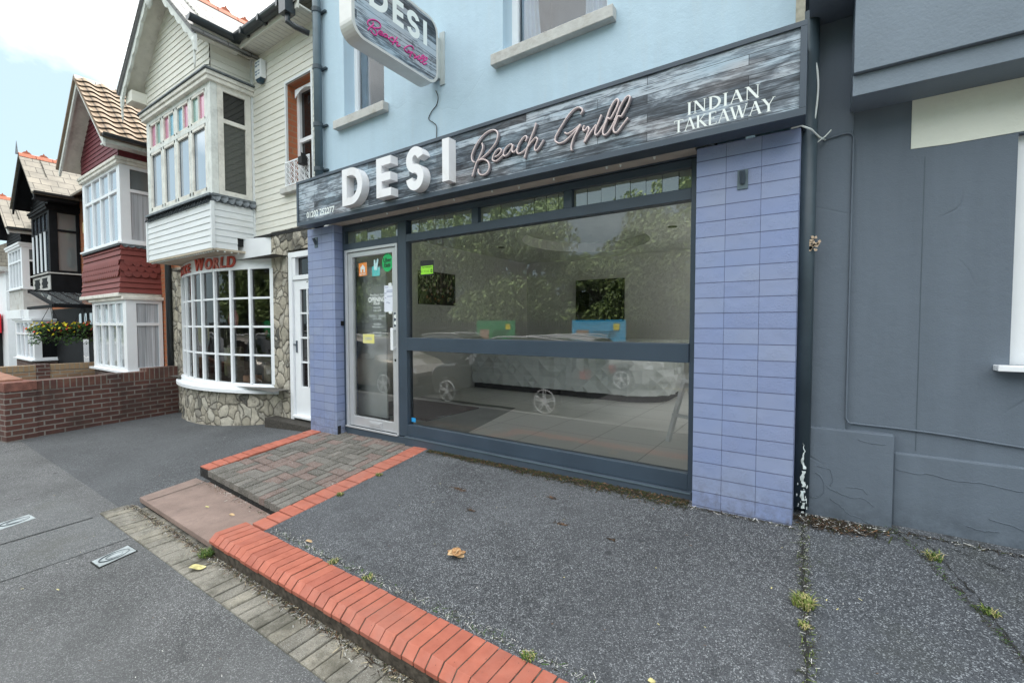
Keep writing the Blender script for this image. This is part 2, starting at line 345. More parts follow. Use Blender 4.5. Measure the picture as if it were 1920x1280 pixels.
m_pipe_dk = plain('dark_painted_pipe', (.045,.065,.08), .45, var=.2, scale=4)
m_lead = plain('lead_flashing', (.15,.17,.185), .5, .2, .35, 18, .004, 60)
m_black = plain('matt_black', (.008,.008,.009), .6, var=.2)
m_blackpaint = plain('black_painted_timber', (.008,.009,.011), .7, var=.3, scale=6, bump=.002, spec=.15)
m_dark = plain('dark_interior', (.02,.02,.022), .9)
m_glass = glass('shop_glass', .07, 1.5)
m_glass_bow = glass('bow_glass', .035, 1.2)
m_pane_sky = backed_glass('sky_curtained_glass', (.36,.43,.52), .22, 1.6)  # pale blue of reflected sky put into the net curtain backing
m_pane_blue = backed_glass('upper_sash_glass', (.13,.20,.34), .05, .8)
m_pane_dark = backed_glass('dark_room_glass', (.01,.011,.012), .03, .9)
m_pane_grey = backed_glass('curtained_side_glass', (.16,.18,.185), .05, 1.2)
def mk_curtain(nm, col, f=38):
    a = Mat(nm, .9); uv = a.uv(); sx = a.map(uv, (f, .5, 1)); n = a.noise(1.0, 3, src=sx); a.color(a.ramp(n, [(.3, tuple(q*.45 for q in col)), (.7, col)])); a.bump(n, .02); return a.m
m_curtain = mk_curtain('net_curtain', (.60,.64,.68))
m_pink_glass = backed_glass('rose_glass', (.55,.22,.32), .1, .8)
m_blue_glass = backed_glass('teal_glass', (.18,.42,.55), .1, .8)
m_green_glass = backed_glass('sage_glass', (.25,.40,.36), .1, .8)

def mk_siding(nm, col, stain):
    a = Mat(nm, .6); st = a.map(a.uv(), (1.2, 5, 1)); c = a.ramp(a.noise(1.4, 6), [(.3, tuple(q*.9 for q in col)), (.7, col)])
    c = a.mix(a.ramp(a.noise(2.2, 8, .7, src=st), [(.5, 0.), (.75, .7)]), c, stain); a.color(c); a.bump(a.noise(60, 3), .001); return a.m
m_siding = mk_siding('cream_weatherboard', (.74,.73,.66), (.55,.51,.42))
m_siding_w = mk_siding('white_weatherboard', (.74,.77,.78), (.58,.58,.54))
m_maroon = mk_siding('maroon_boards', (.155,.028,.038), (.10,.03,.035))
m_redtile = mk_siding('red_hung_tiles', (.21,.050,.042), (.12,.042,.038))
def mk_roof(nm, cols, w, h, off=.5, ms=.006):
    a = Mat(nm, .8); g = a.uv()
    b = a.brick(w, h, ms, off, cols[0], cols[1], cols[2], src=g); c = b.outputs[0]
    c = a.mix(a.ramp(a.noise(1.8, 8, .65), [(.42, 0.), (.62, .6)]), c, cols[3]); c = a.mix(a.ramp(a.noise(22, 5, .8), [(.5, 0.), (.8, .5)]), c, cols[3])
    a.color(c); a.bump(a.math('SUBTRACT', 1.0, b.outputs[1]), .01); return a.m
m_slate_pale = mk_roof('pale_slate', ((.235,.21,.17), (.19,.175,.145), (.045,.04,.035), (.10,.09,.075)), .3, .17)
m_slate_grey = mk_roof('grey_slate', ((.25,.245,.24), (.21,.205,.20), (.03,.03,.03), (.14,.135,.13)), .3, .13)
def mk_pantile():
    a = Mat('buff_pantile', .8); c = a.ramp(a.noise(7, 5), [(.3, (.18,.125,.08)), (.7, (.28,.20,.13))]); c = a.mix(a.ramp(a.noise(3.1, 8, .7), [(.5, 0.), (.7, .7)]), c, (.18,.14,.095))
    sp = a.t.nodes.new('ShaderNodeSeparateXYZ'); a.link(a.pos, sp.inputs[0]); fr_ = a.math('FRACT', a.math('MULTIPLY', sp.outputs[1], 1/.26)); c = a.mix(a.ramp(fr_, [(.0, 1.), (.07, .9), (.11, 0.)]), c, (.06,.045,.03)); a.color(c); a.bump(a.noise(50, 4), .004); return a.m
m_pantile = mk_pantile()
m_ridge = plain('terracotta_ridge', (.42,.14,.08), .8, var=.3, scale=9, dirt=((.2,.15,.12), .6))

def mk_stone():
    a = Mat('crazy_stone', .9); w = a.noise_warp(2.2, .10)
    e = a.voro(5.6, 'DISTANCE_TO_EDGE', src=w); cc = N_sep(a, a.voro(5.6, 'F1', src=w, out='Color'))
    c = a.ramp(cc, [(.0, (.36,.33,.26)), (.35, (.52,.47,.38)), (.7, (.60,.56,.47)), (.88, (.42,.39,.33)), (.97, (.10,.10,.09))])
    c = a.mix(a.ramp(a.noise(14, 7, .7), [(.4, 0.), (.7, .6)]), c, (.24,.22,.18))
    c = a.mix(a.ramp(a.noise(1.9, 6, .6), [(.55, 0.), (.66, .75)]), c, (.085,.08,.068))
    c = a.mix(a.ramp(e, [(.0, .8), (.03, 0.)]), c, (.15,.135,.11)); c = a.mix(a.ramp(a.noise(3.2, 9, .75), [(.56, 0.), (.66, .7)]), c, (.11,.10,.085))
    a.color(c); a.bump(a.ramp(e, [(.0, 0.), (.06, .8), (.25, 1.)]), .05, .9); a.bump(a.noise(22, 8, .75), .022); return a.m
m_stone = mk_stone()

def mk_planks(nm, xaxis=True, seed=0.0):
    """printed driftwood boards on the sign faces"""
    a = Mat(nm, .45, spec=.4); uv = a.map(a.uv(), (1, 1, 1), loc=(seed, seed*.37, 0))
    b = a.brick(.95, .0615, .0018, .37, 0.0, 1.0, 0.0, src=uv, smooth=.2, freq=2)
    row = a.map(uv, (.95, 16.26, 1)); wn = N(a.t, 'ShaderNodeTexWhiteNoise', noise_dimensions='1D')
    sp = a.t.nodes.new('ShaderNodeSeparateXYZ'); a.link(row, sp.inputs[0]); a.link(a.math('FLOOR', sp.outputs[1]), wn.inputs[1])
    g1 = a.noise(1.0, 8, .66, src=a.map(uv, (3.2, 60, 1)), dist=.6)
    g2 = a.noise(1.0, 5, .6, src=a.map(uv, (5, 15, 1), loc=(3, 1, 0)), dist=1.2)
    g3 = a.noise(1.0, 4, .6, src=a.map(uv, (22, 230, 1)))
    v = a.math('ADD', a.math('MULTIPLY', g1, .75), a.math('MULTIPLY', g2, .55)); v = a.math('SUBTRACT', a.math('ADD', v, a.math('MULTIPLY', g3, .22)), .10)
    v = a.math('ADD', v, a.math('MULTIPLY', N_sep(a, b.outputs[0]), .24)); v = a.math('ADD', v, a.math('MULTIPLY', wn.outputs[0], .16))
    c = a.ramp(v, [(.62, (.016,.020,.027)), (.76, (.06,.075,.095)), (.87, (.16,.19,.225)), (.96, (.42,.48,.54))])
    c = a.mix(a.ramp(a.noise(1.9, 3, src=a.map(uv, (1, 3, 1), loc=(7, 2, 0))), [(.5, 0.), (.68, .5)]), c, a.ramp(v, [(.62, (.02,.035,.055)), (.93, (.30,.45,.56))]))
    c = a.mix(a.ramp(a.noise(1.4, 3, src=a.map(uv, (1, 3, 1), loc=(1, 9, 0))), [(.52, 0.), (.7, .4)]), c, a.ramp(v, [(.62, (.035,.025,.022)), (.93, (.34,.28,.26))]))
    c = a.mix(b.outputs[1], c, (.012,.015,.02)); a.color(c); return a.m
m_planks = mk_planks('printed_driftwood'); m_planks2 = mk_planks('printed_driftwood_small', seed=4.3)
m_neon = plain('neon_tube_rose', (.70,.58,.57), .35, var=.06)
m_neon_back = plain('neon_backing', (.16,.15,.17), .5)
m_pinkink = plain('magenta_vinyl', (.62,.05,.27), .5, var=.1)

# ------------------------------------------------------------------ ground
def G(x, y):
    """height of the tarmac pavement and of the alley to the left of the shop"""
    if y <= 1.3: return -.08 - (1.3-y)*.04
    t = (y-1.3)/1.9
    zt = .2 if x >= -5.2 else (.2+(x+5.2)*.065 if x > -7.5 else max(-.03, .05+(x+7.5)*.05))
    return -.08 + t*(zt+.08)
def FC(x, y):
    zb = .26+(min(x, .4)+5)*.0145
    return .076+(zb-.08)*(y-1.62)/1.6
g = MB(); g.quad((-700,-700,-.62), (700,-700,-.62), (700,700,-.62), (-700,700,-.62)); struct('ground', g, plain('far_earth', (.09,.1,.06), .95, var=.3, scale=.2))
g = MB(); g.quad((-120,-7.6,-.36), (60,-7.6,-.36), (60,-.68,-.3), (-120,-.68,-.3)); struct('road', g, m_road)
g = MB(); g.quad((-120,-9.9,-.2), (60,-9.9,-.2), (60,-7.6,-.24), (-120,-7.6,-.24)); g.box(-120, 60, -7.74, -7.6, -.4, -.236); struct('far_pavement', g, m_path2)
def tube_xy(a, b): return a
g = MB()
for y0 in (-1.02, -6.98): g.quad((-4.4,y0,-.298-.0 if y0 > -3 else -.35), (30,y0,-.298 if y0 > -3 else -.35), (30,y0-.09,-.298 if y0 > -3 else -.35), (-4.4,y0-.09,-.298 if y0 > -3 else -.35))
struct('road_marking', g, plain('yellow_road_paint', (.62,.5,.12), .8, var=.2, scale=20))
def sheet(fn, x0, x1, y0, y1, nx, ny, jit=0.0):
    mb = MB()
    def f(u, v):
        x = x0+(x1-x0)*u; y = y0+(y1-y0)*v; n = mnoise.noise(Vector((x*1.3, y*1.3, 0)))*jit
        return (x, y, fn(x, y)+n)
    return mb.grid(f, nx, ny)
struct('pavement', sheet(G, -60, 6, -.6, 1.31, 330, 10, .004), m_path, smooth=True)
struct('kerbstone_line', MB().box(-60, 6, -.72, -.6, -.4, -.152), plain('granite_kerbstone', (.28,.275,.265), .8, var=.2, scale=12, bump=.003))
struct('alley_forecourt', sheet(G, -9.5, -4.9, 1.31, 3.9, 46, 26, .003), m_alley, smooth=True)
g = MB(); g.quad((-60,1.31,-.085), (-9.5,1.31,-.085), (-9.5,3.6,-.05), (-60,3.6,-.05)); struct('garden_paving', g, m_path2)
# resurfaced strips across the footway (trench reinstatement)
def strip(x0, x1, y0, y1, m, dz=.004):
    return struct('pavement_patch', sheet(lambda x, y: G(x, y)+dz, x0, x1, y0, y1, 12, 8, .004), m, smooth=True)
strip(-5.05, -4.34, -.55, 1.16, m_path2)
strip(-5.98, -5.07, .35, 1.12, m_path2, .006)
forecourt = struct('forecourt', sheet(FC, -3.25, 0.0, 1.6, 3.4, 34, 22, .004), m_forecourt, smooth=True)
m_fore2 = asphalt('old_forecourt_asphalt', (.028,.031,.036), (.078,.084,.094), (.33,.35,.37), 210, patch=.35, tint=(.05,.055,.045)).m
struct('forecourt_side', sheet(FC, 0.0, 4.2, 1.6, 3.6, 40, 22, .006), m_fore2, smooth=True)
# cracks and the black seam between both surfaces
def crack(pts, w, name='tarmac_crack', m=None, fn=FC, dz=.008):
    mb = MB(); random.seed(len(pts)*13+int(w*1e4)); P_ = []
    for (a, b) in zip(pts[:-1], pts[1:]):
        k = max(3, int((Vector(b)-Vector(a)).length/.03))
        for i in range(k): t = i/k; P_.append((a[0]+(b[0]-a[0])*t+random.uniform(-.007,.007), a[1]+(b[1]-a[1])*t+random.uniform(-.007,.007)))
    P_.append(pts[-1])
    for i in range(len(P_)-1):
        (x0,y0), (x1,y1) = P_[i], P_[i+1]; ww = w*(random.uniform(.2,1.3)); d = Vector((x1-x0, y1-y0, 0)).normalized(); n = Vector((-d.y, d.x, 0))*ww/2
        q = [Vector((x0,y0,fn(x0,y0)+dz))-n, Vector((x1,y1,fn(x1,y1)+dz))-n*.8, Vector((x1,y1,fn(x1,y1)+dz))+n*.8, Vector((x0,y0,fn(x0,y0)+dz))+n]
        mb.quad(*q)
    return struct(name, mb, m or m_crack)
m_crack = plain('crack_dirt', (.022,.023,.021), .95, var=.5, scale=50)
crack([(-.04,3.22), (-.02,2.6), (0,2.1), (.01,1.65)], .010)
crack([(.36,3.42), (.47,3.38), (.53,3.3), (.60,3.05), (.66,2.85), (.7,2.6), (.72,2.5)], .009)
crack([(.62,3.28), (.75,3.2), (.86,3.15)], .01)
# ---- block paved platform in front of the door
def jb(mb, x0, x1, y0, y1, zf, th=.06, gap=.010, jz=.002, m=0):
    """one paver following the slope zf, its edges slightly worn"""
    x0 += gap/2; x1 -= gap/2; y0 += gap/2; y1 -= gap/2; dz = random.uniform(-jz, jz); e = .004; n = len(mb.v)
    tx, ty = random.uniform(-jz, jz), random.uniform(-jz, jz)
    for (xx, yy, s_) in ((x0,y0,0),(x1,y0,0),(x1,y1,0),(x0,y1,0)): mb.v.append((xx, yy, zf(xx, yy)-th))
    for (xx, yy) in ((x0,y0),(x1,y0),(x1,y1),(x0,y1)): mb.v.append((xx, yy, zf(xx, yy)+dz-e))
    for (xx, yy, a, b) in ((x0+e,y0+e,-1,-1),(x1-e,y0+e,1,-1),(x1-e,y1-e,1,1),(x0+e,y1-e,-1,1)): mb.v.append((xx, yy, zf(xx, yy)+dz+a*tx+b*ty))
    for f in ((0,1,5,4),(1,2,6,5),(2,3,7,6),(3,0,4,7),(4,5,9,8),(5,6,10,9),(6,7,11,10),(7,4,8,11),(8,9,10,11)):
        mb.f.append(tuple(n+i for i in f)); mb.mi.append(m)
def paver_mats(pre='paver_', cols=((.165,.150,.132), (.185,.130,.112), (.12,.11,.095)), dirty=False):
    out = []
    for nm, c in zip(('grey', 'brown', 'dark'), cols):
        a = Mat(pre+nm, .92); k = a.ramp(a.noise(6, 6, .7), [(.3, tuple(q*.7 for q in c)), (.7, tuple(q*1.25 for q in c))])
        k = a.mix(a.ramp(N_sep(a, a.voro(330, out='Color')), [(.84, 0.), (.95, .75)]), k, (.42,.41,.38)); k = a.mix(a.ramp(N_sep(a, a.voro(270, out='Color')), [(.0, .6), (.2, 0.)]), k, (.05,.05,.045))
        if dirty: k = a.mix(a.ramp(a.noise(3.5, 9, .75), [(.46, 0.), (.62, .75)]), k, (.07,.066,.05))
        a.color(k); a.bump(a.noise(160, 4, .8), .004); out.append(a.m)
    return out
PAV = paver_mats()
PT = thing('entrance_platform', 'block paved entrance platform edged with red bricks, sloping up to the takeaway door', 'step', (-4.2, 2.5, 0))
yf = lambda x: 1.86+(-3.44-x)*.055
b = MB()
b.prism([(-5.17,1.965,-.1), (-3.25,1.875,-.1), (-3.25,3.33,-.1), (-5.17,3.33,-.1)], (0,0,.11)); 
bb = sheet(lambda x, y: FC(x, y)-.016, -5.17, -3.26, 1.965, 3.33, 12, 12); bb.quad((-5.17,1.965,FC(-5.17,1.965)-.008), (-3.26,1.875,FC(-3.3,1.875)-.008), (-3.26,1.965,FC(-3.26,1.965)-.008))
bb.quad((-5.17,1.965,-.1), (-3.26,1.875,-.1), (-3.26,1.875,FC(-3.3,1.875)-.008), (-5.17,1.965,FC(-5.1,1.965)-.008)); bb.quad((-5.17,3.33,-.1), (-5.17,1.965,-.1), (-5.17,1.965,FC(-5.1,1.965)-.008), (-5.17,3.33,FC(-5.17,3.33)-.008))
bb.build('bedding', m_riser, PT)
random.seed(3); s = MB()
x = -4.955
while x < -3.5:   # soldier course on the front edge
    jb(s, x, x+.1, yf(x), yf(x)+.2, FC, m=random.choice((0,0,1,2))); x += .1
y = 2.062; row = 0
while y < 3.3:
    x = -4.955; col = 0
    while x < -3.46:
        x1 = min(x+.2, -3.445); y1 = min(y+.2, 3.325)
        if (row+col) % 2 == 0:
            jb(s, x, x1, y, min(y+.1, y1), FC, m=random.choice((0,1,1,2))); 
            if y1 > y+.11: jb(s, x, x1, y+.1, y1, FC, m=random.choice((0,1,1,2)))
        else:
            xm = min(x+.1, x1); jb(s, x, xm, y, y1, FC, m=random.choice((0,0,1,2)))
            if x1 > xm+.02: jb(s, xm, x1, y, y1, FC, m=random.choice((0,1,1,2)))
        x += .2; col += 1
    y += .2; row += 1
s.v = [(a_, b_+(yf(a_)-1.86)*max(0, 1-(b_-1.86)/1.46)*(1 if b_ > 2.055+(yf(a_)-1.86)*.5 else 0), c_) for a_, b_, c_ in s.v]
s.build('block_paving', PAV, PT)
s = MB(); y = 1.965
while y < 3.2: jb(s, -5.18, -4.965, y, y+.1, lambda x, y: FC(x, y)+.004, m=0); y += .1
s.build('brick_edging', m_kerb, PT)
s = MB(); y = 1.635
while y < 3.28: jb(s, -3.445, -3.24, y, min(y+.1, 3.32), lambda x, y: FC(x, y)+.004, m=0); y += .1
s.build('brick_edging', m_kerb, PT)
SL = MB(); top = [(-5.03,1.425,0.0), (-3.455,1.397,0.0), (-3.455,1.87,.012), (-5.165,1.96,.012)]
SL.prism([(p[0],p[1],p[2]-.045) for p in top], (0,0,.045))
SS = thing('concrete_step', 'low pink concrete step slab with a cracked strip, below the paved platform', 'step', (-4.3,1.6,-.08))
SL.build('slab', m_pink, SS, bevel=.006)
MB().prism([(-4.99,1.47,-.12), (-3.46,1.44,-.12), (-3.46,1.86,-.12), (-5.1,1.94,-.12)], (0,0,.076)).build('base', m_riser, SS)
c = MB(); random.seed(5)
pp = [(-4.86,1.43), (-4.87,1.55), (-4.90,1.7), (-4.93,1.86), (-4.95,1.93)]
for a_, b_ in zip(pp[:-1], pp[1:]): c.quad((a_[0]-.004,a_[1],.003+.012*(a_[1]-1.4)/.5), (a_[0]+.005,a_[1],.003+.012*(a_[1]-1.4)/.5), (b_[0]+.005,b_[1],.003+.012*(b_[1]-1.4)/.5), (b_[0]-.003,b_[1],.003+.012*(b_[1]-1.4)/.5))
c.build('crack', m_crack, SS)
# ---- paver strip beside the kerb
s = MB(); random.seed(9); zf = lambda x, y: G(x, min(y, 1.3))+.012
x = -5.12
while x < 4.0:
    w_ = random.uniform(.098, .108); jb(s, x, x+w_, 1.168, 1.372, zf, .05, .009, .002, m=random.choice((0,0,0,1,2)))
    jb(s, x, x+w_, 1.374, 1.44, zf, .05, .005, .003, m=random.choice((0,0,1,2))); x += w_
struct('paver_strip', s, paver_mats('strip_', ((.26,.24,.20), (.20,.185,.155), (.28,.255,.205)), True))
struct('pavement_verge', MB().box(-5.13, 4.05, 1.175, 1.46, -.14, -.092), m_riser)
# ---- red brick kerb
KB = thing('brick_kerb', 'long kerb of red cant bricks along the front of the raised forecourt', 'kerb', (-.5,1.5,-.08))
s = MB(); random.seed(11); x = -3.505
while x < 4.0:
    w_ = .0755; gp = random.uniform(.005, .010); dz = random.uniform(-.002, .002); dy = random.uniform(-.003, .003)
    pr = [(1.372,.018), (1.370,.040), (1.412,.080), (1.620,.080), (1.622,.02)]
    s.prism([(x+gp/2, a_+dy, b_+dz) for a_, b_ in pr], (w_-gp, 0, 0)); x += w_
s.build('bricks', m_kerb, KB, bevel=.0018)
MB().prism([(-3.50,1.395,-.12), (-3.50,1.385,.02), (-3.50,1.376,.038), (-3.50,1.416,.0755), (-3.50,1.615,.0755), (-3.50,1.615,-.12)], (7.5,0,0)).build('mortar_base', [plain('kerb_mortar', (.075,.062,.048), .95, var=.6, scale=30, bump=.006)], KB)

# ------------------------------------------------------------------ building helpers
def wall_holes(mb, x0, x1, z0, z1, y, holes, depth=.12, m=0, mr=0):
    """front wall (facing -y) with rectangular openings and their reveals"""
    xs = sorted({x0, x1} | {h[0] for h in holes} | {h[1] for h in holes}); zs = sorted({z0, z1} | {h[2] for h in holes} | {h[3] for h in holes})
    for xa, xb in zip(xs[:-1], xs[1:]):
        for za, zb in zip(zs[:-1], zs[1:]):
            cx_, cz_ = (xa+xb)/2, (za+zb)/2
            if any(h[0] < cx_ < h[1] and h[2] < cz_ < h[3] for h in holes): continue
            mb.quad((xa,y,za), (xb,y,za), (xb,y,zb), (xa,y,zb), m=m)
    for a, b_, c_, d in holes:
        Y2 = y+depth
        mb.quad((a,y,c_), (a,y,d), (a,Y2,d), (a,Y2,c_), m=mr); mb.quad((b_,y,d), (b_,y,c_), (b_,Y2,c_), (b_,Y2,d), m=mr)
        mb.quad((a,y,d), (b_,y,d), (b_,Y2,d), (a,Y2,d), m=mr); mb.quad((a,Y2,c_), (b_,Y2,c_), (b_,y,c_), (a,y,c_), m=mr)
    return mb
def window(parent, o, u, n, W, H, cols, rows, fmat, gmat, fw=.05, bw=.035, dep=.05, name='window', skip=(), panem=None):
    """window in the plane through o (lower left seen from outside), u along, n outward; cols/rows = inner divisions (metres)"""
    o, u, n = Vector(o), Vector(u).normalized(), Vector(n).normalized(); zv = Vector((0,0,1))
    f = MB()
    def br(a0, a1, b0, b1, d0=0, d1=dep): f.obox(o+u*a0+zv*b0-n*d1, u*(a1-a0), n*(d1-d0), zv*(b1-b0))
    br(0, W, 0, fw); br(0, W, H-fw, H); br(0, fw, fw, H-fw); br(W-fw, W, fw, H-fw)
    rr = [fw]+[x for r in rows for x in (r-bw/2, r+bw/2)]+[H-fw]
    for r in rows: br(fw, W-fw, r-bw/2, r+bw/2, .002, dep-.002)
    for k in range(0, len(rr), 2):
        for c_ in cols:
            if (k//2, c_) in skip: continue
            br(c_-bw/2, c_+bw/2, rr[k], rr[k+1], .004, dep-.004)
    w_ = f.build(name, fmat, parent)
    if panem is None:
        gmb = MB(); p0 = o-n*(dep*.6); gmb.quad(p0+u*fw*.5+zv*fw*.5, p0+u*(W-fw*.5)+zv*fw*.5, p0+u*(W-fw*.5)+zv*(H-fw*.5), p0+u*fw*.5+zv*(H-fw*.5)); gmb.build('pane', gmat, w_)
    else:
        cs = [fw]+list(cols)+[W-fw]; rs = [fw]+list(rows)+[H-fw]; mats = []; gmb = MB(); p0 = o-n*(dep*.6)
        for j in range(len(rs)-1):
            for i in range(len(cs)-1):
                mm = panem(i, j)
                if mm not in mats: mats.append(mm)
                gmb.quad(p0+u*cs[i]+zv*rs[j], p0+u*cs[i+1]+zv*rs[j], p0+u*cs[i+1]+zv*rs[j+1], p0+u*cs[i]+zv*rs[j+1], m=mats.index(mm))
        gmb.build('pane', mats, w_)
    return w_
def boards(mb, p0, p1, z0, z1, pitch, lap=.012, th=.004, lim=None, m=0):
    """lapped boards on the vertical plane p0->p1 (2-D); the outward normal is to the right of p0->p1. lim(z)->(s0,s1) fractions"""
    p0, p1 = Vector((*p0, 0)), Vector((*p1, 0)); d = p1-p0; n = Vector((d.y, -d.x, 0)).normalized(); z = z0
    while z < z1-1e-4:
        zt = min(z+pitch, z1)
        a0, a1 = lim(z) if lim else (0, 1); b0, b1 = lim(zt) if lim else (0, 1)
        if b1 < b0: b0 = b1 = (a0+a1)/2
        k = lambda s_, zz, off: p0+d*s_+n*off+Vector((0,0,zz))
        mb.quad(k(a0,z,lap), k(a1,z,lap), k(b1,zt,th), k(b0,zt,th), m=m); mb.quad(k(a0,z,th), k(a1,z,th), k(a1,z,lap), k(a0,z,lap), m=m)
        z = zt
    return mb
# ------------------------------------------------------------------ takeaway building
TB = thing('takeaway_building', 'pale blue rendered building with the lilac tiled shopfront of an empty takeaway', 'building', (-2.6, 3.34, 0))
X0, X1 = -5.232, -.107
w = MB(); holes = [(-2.351,-1.37,3.945,5.3), (-4.63,-3.93,3.945,5.3)]
wall_holes(w, X0, X1, 3.1, 6.6, 3.34, holes, .145)
w.quad((X0,3.34,3.1), (X0,3.34,6.6), (X0,6,6.6), (X0,6,3.1)); w.quad((X1,3.34,6.6), (X1,3.34,3.1), (X1,6,3.1), (X1,6,6.6)); w.quad((X0,6,3.1), (X0,6,6.6), (X1,6,6.6), (X1,6,3.1))  # upper storey ends short so the added rooflight meets open sky
w.build('upper_wall', m_blue, TB)
MB().box(X0-.05, X1+.05, 3.26, 6.1, 6.6, 6.75).build('parapet', m_sill, TB)
m_upglass = glass('upper_glass', .06, 1.0); m_uproom = plain('sky_blue_bedroom', (.16,.23,.36), .9); m_upcurtain = plain('upper_net_curtain', (.50,.62,.76), .9, var=.1); m_upflower = plain('silk_flower', (.45,.2,.32), .8)  # blue of the reflected sky is put into the bedroom colour
for (a, b_), lab in zip(((-2.351,-1.37), (-4.63,-3.93)), ('', '')):
    wd = window(TB, (a, 3.485, 3.945), (1,0,0), (0,-1,0), b_-a, 1.355, [] if a > -3 else [.0001], [], m_white, m_upglass, .062, .04, .05, 'upper_window', skip=((0, .0001),))
    MB().box(a-.1, b_+.1, 4.3, 4.35, 3.8, 5.5).box(a-.1, a-.05, 3.5, 4.3, 3.8, 5.5).box(b_+.05, b_+.1, 3.5, 4.3, 3.8, 5.5).box(a-.1, b_+.1, 3.5, 4.3, 5.4, 5.45).build('upper_room', m_uproom, TB)
    cu_ = MB(); W2 = (b_-a)*.24
    for xx in (a+.05, b_-.05-W2): cu_.grid(lambda u, v, xx=xx: (xx+W2*u*(1-.35*sin(v*pi)*.6), 3.56+.025*sin(u*28+v*2), 3.95+1.35*v), 24, 8)
    cu_.build('curtain', m_upcurtain, wd, smooth=True)
    fl_ = MB(); random.seed(int(-a*10))
    for k in range(46): fl_.disc((a+.36+random.gauss(0,.05), 3.60, 4.0+abs(random.gauss(0,.04))), (0,-1,0), random.uniform(.012,.022), .02+k*.0004, 6, m=k % 2)
    fl_.build('sill_flowers', [m_upflower, m_upcurtain], wd)
for x0_, x1_ in ((-2.434,-1.295), (-4.745,-3.86)):
    MB().box(x0_, x1_, 3.262, 3.339, 3.85, 3.945).box(x0_+.08, x1_-.07, 3.339, 3.47, 3.90, 3.943).build('window_sill', m_sill, TB, bevel=.005)
# pilasters
for (a, b_) in ((-5.184,-4.649), (-.672,-.091)):
    MB().box(a, b_, 3.19, 3.50, .18, 2.715).build('tiled_pilaster', m_tile, TB, bevel=.0025)
# broken tile patches at the foot of the left pilaster
p = MB(); p.quad((-4.6475,3.20,.36), (-4.6475,3.245,.36), (-4.6475,3.24,.25), (-4.6475,3.262,.22), (-4.6475,3.2,.22)); p.build('chipped_tile', m_dark, TB)
for xx, zz, an in ((-5.0,2.56,.5), (-.395,2.48,0.)):   # old bracket sockets on the pilasters
    bk = MB().box(xx-.03, xx+.03, 3.182, 3.19, zz-.075, zz+.045).build('bracket', m_pipe, TB)
    MB().tube([(xx,3.183,zz-.04), (xx,3.15,zz+.03)], .016, 10).build('socket', m_frame2, bk)
MB().box(-4.656, -4.640, 3.262, 3.30, 1.545, 1.60).build('door_bell', m_black, TB)
# shopfront frame
F = MB(); yA, yB = 3.30, 3.385
def fr(x0_, x1_, z0_, z1_, a=yA, b_=yB): F.box(x0_, x1_, a, b_, z0_, z1_)
fr(-4.648, -4.602, .30, 2.70); fr(-3.70, -3.573, .36, 2.64); fr(-.728, -.673, .30, 2.70)
fr(-4.602, -.728, 2.642, 2.70); fr(-3.573, -.728, 2.42, 2.50); fr(-4.602, -3.70, 2.425, 2.50)
for xx in (-2.652, -1.686): fr(xx-.038, xx+.038, 2.50, 2.642, yA+.004)
fr(-3.573, -.728, 1.283, 1.418, yA-.012, yB); fr(-3.573, -.728, .375, .495)
F.build('shopfront_frame', m_frame, TB, bevel=.003)
P_ = MB(); P_.box(-4.602, -3.573, 3.285, 3.40, .20, .352); P_.box(-3.573, -.69, 3.26, 3.40, .18, .36); P_.box(-3.573, -.69, 3.255, 3.30, .36, .375)
P_.build('shopfront_plinth', m_frame2, TB, bevel=.003)
MB().box(-3.573, -.7, 3.2535, 3.2555, .3655, .374).build('ledge_trim', m_pipe, TB)
# louvred hopper lights
m_louvre = backed_glass('louvre_glass', (.20,.225,.19), .18, 1.2)
for a, b_ in ((-4.602,-3.70), (-3.538,-2.69), (-2.614,-1.724), (-1.648,-.728)):
    lv = MB(); x = a; random.seed(int(abs(a)*100))
    while x < b_-.01:
        x1_ = min(x+.118, b_); t = random.uniform(.004, .011)
        lv.obox((x+.002,3.345,2.50), (x1_-x-.004, t-.007, 0), (0,.005,0), (0,random.uniform(-.004,.004),.142)); x += .118
    lv.build('hopper_light', m_louvre, TB)
    MB().box(a, b_, 3.375, 3.38, 2.50, 2.642).build('hopper_backing', m_dark, TB)
# glass
MB().quad((-3.573,3.345,1.418), (-.728,3.345,1.418), (-.728,3.345,2.42), (-3.573,3.345,2.42)).build('shop_window', m_glass, TB)
MB().quad((-3.573,3.345,.495), (-.728,3.345,.495), (-.728,3.345,1.283), (-3.573,3.345,1.283)).build('shop_window', m_glass, TB)
# door
DR = MB(); dz0, dz1 = .352, 2.424
for q in ((-4.602,-4.565,dz0,dz1,3.29,3.36), (-3.727,-3.702,dz0,dz1,3.29,3.36), (-4.565,-3.727,dz1-.03,dz1,3.29,3.36)): DR.box(q[0], q[1], q[4], q[5], q[2], q[3])
DR.build('door_frame', m_alu, TB, bevel=.003)
D_ = MB(); D_.box(-4.56, -4.487, 3.31, 3.352, .372, 2.39); D_.box(-3.80, -3.73, 3.31, 3.352, .372, 2.39); D_.box(-4.487, -3.80, 3.31, 3.352, .372, .485); D_.box(-4.487, -3.80, 3.31, 3.352, 2.335, 2.39)
door = D_.build('door', m_alu, TB, bevel=.003)
MB().quad((-4.487,3.335,.485), (-3.80,3.335,.485), (-3.80,3.335,2.335), (-4.487,3.335,2.335)).build('door_pane', m_glass, door)
MB().box(-4.21, -3.99, 3.301, 3.309, .395, .455).box(-4.18, -4.02, 3.296, 3.3005, .41, .442).build('letterbox', m_alu, door, bevel=.002)
MB().box(-3.785, -3.745, 3.262, 3.27, 1.28, 1.52).box(-3.78, -3.75, 3.27, 3.31, 1.29, 1.31).box(-3.78, -3.75, 3.27, 3.31, 1.49, 1.51).build('door_handle', m_white, door, bevel=.003)
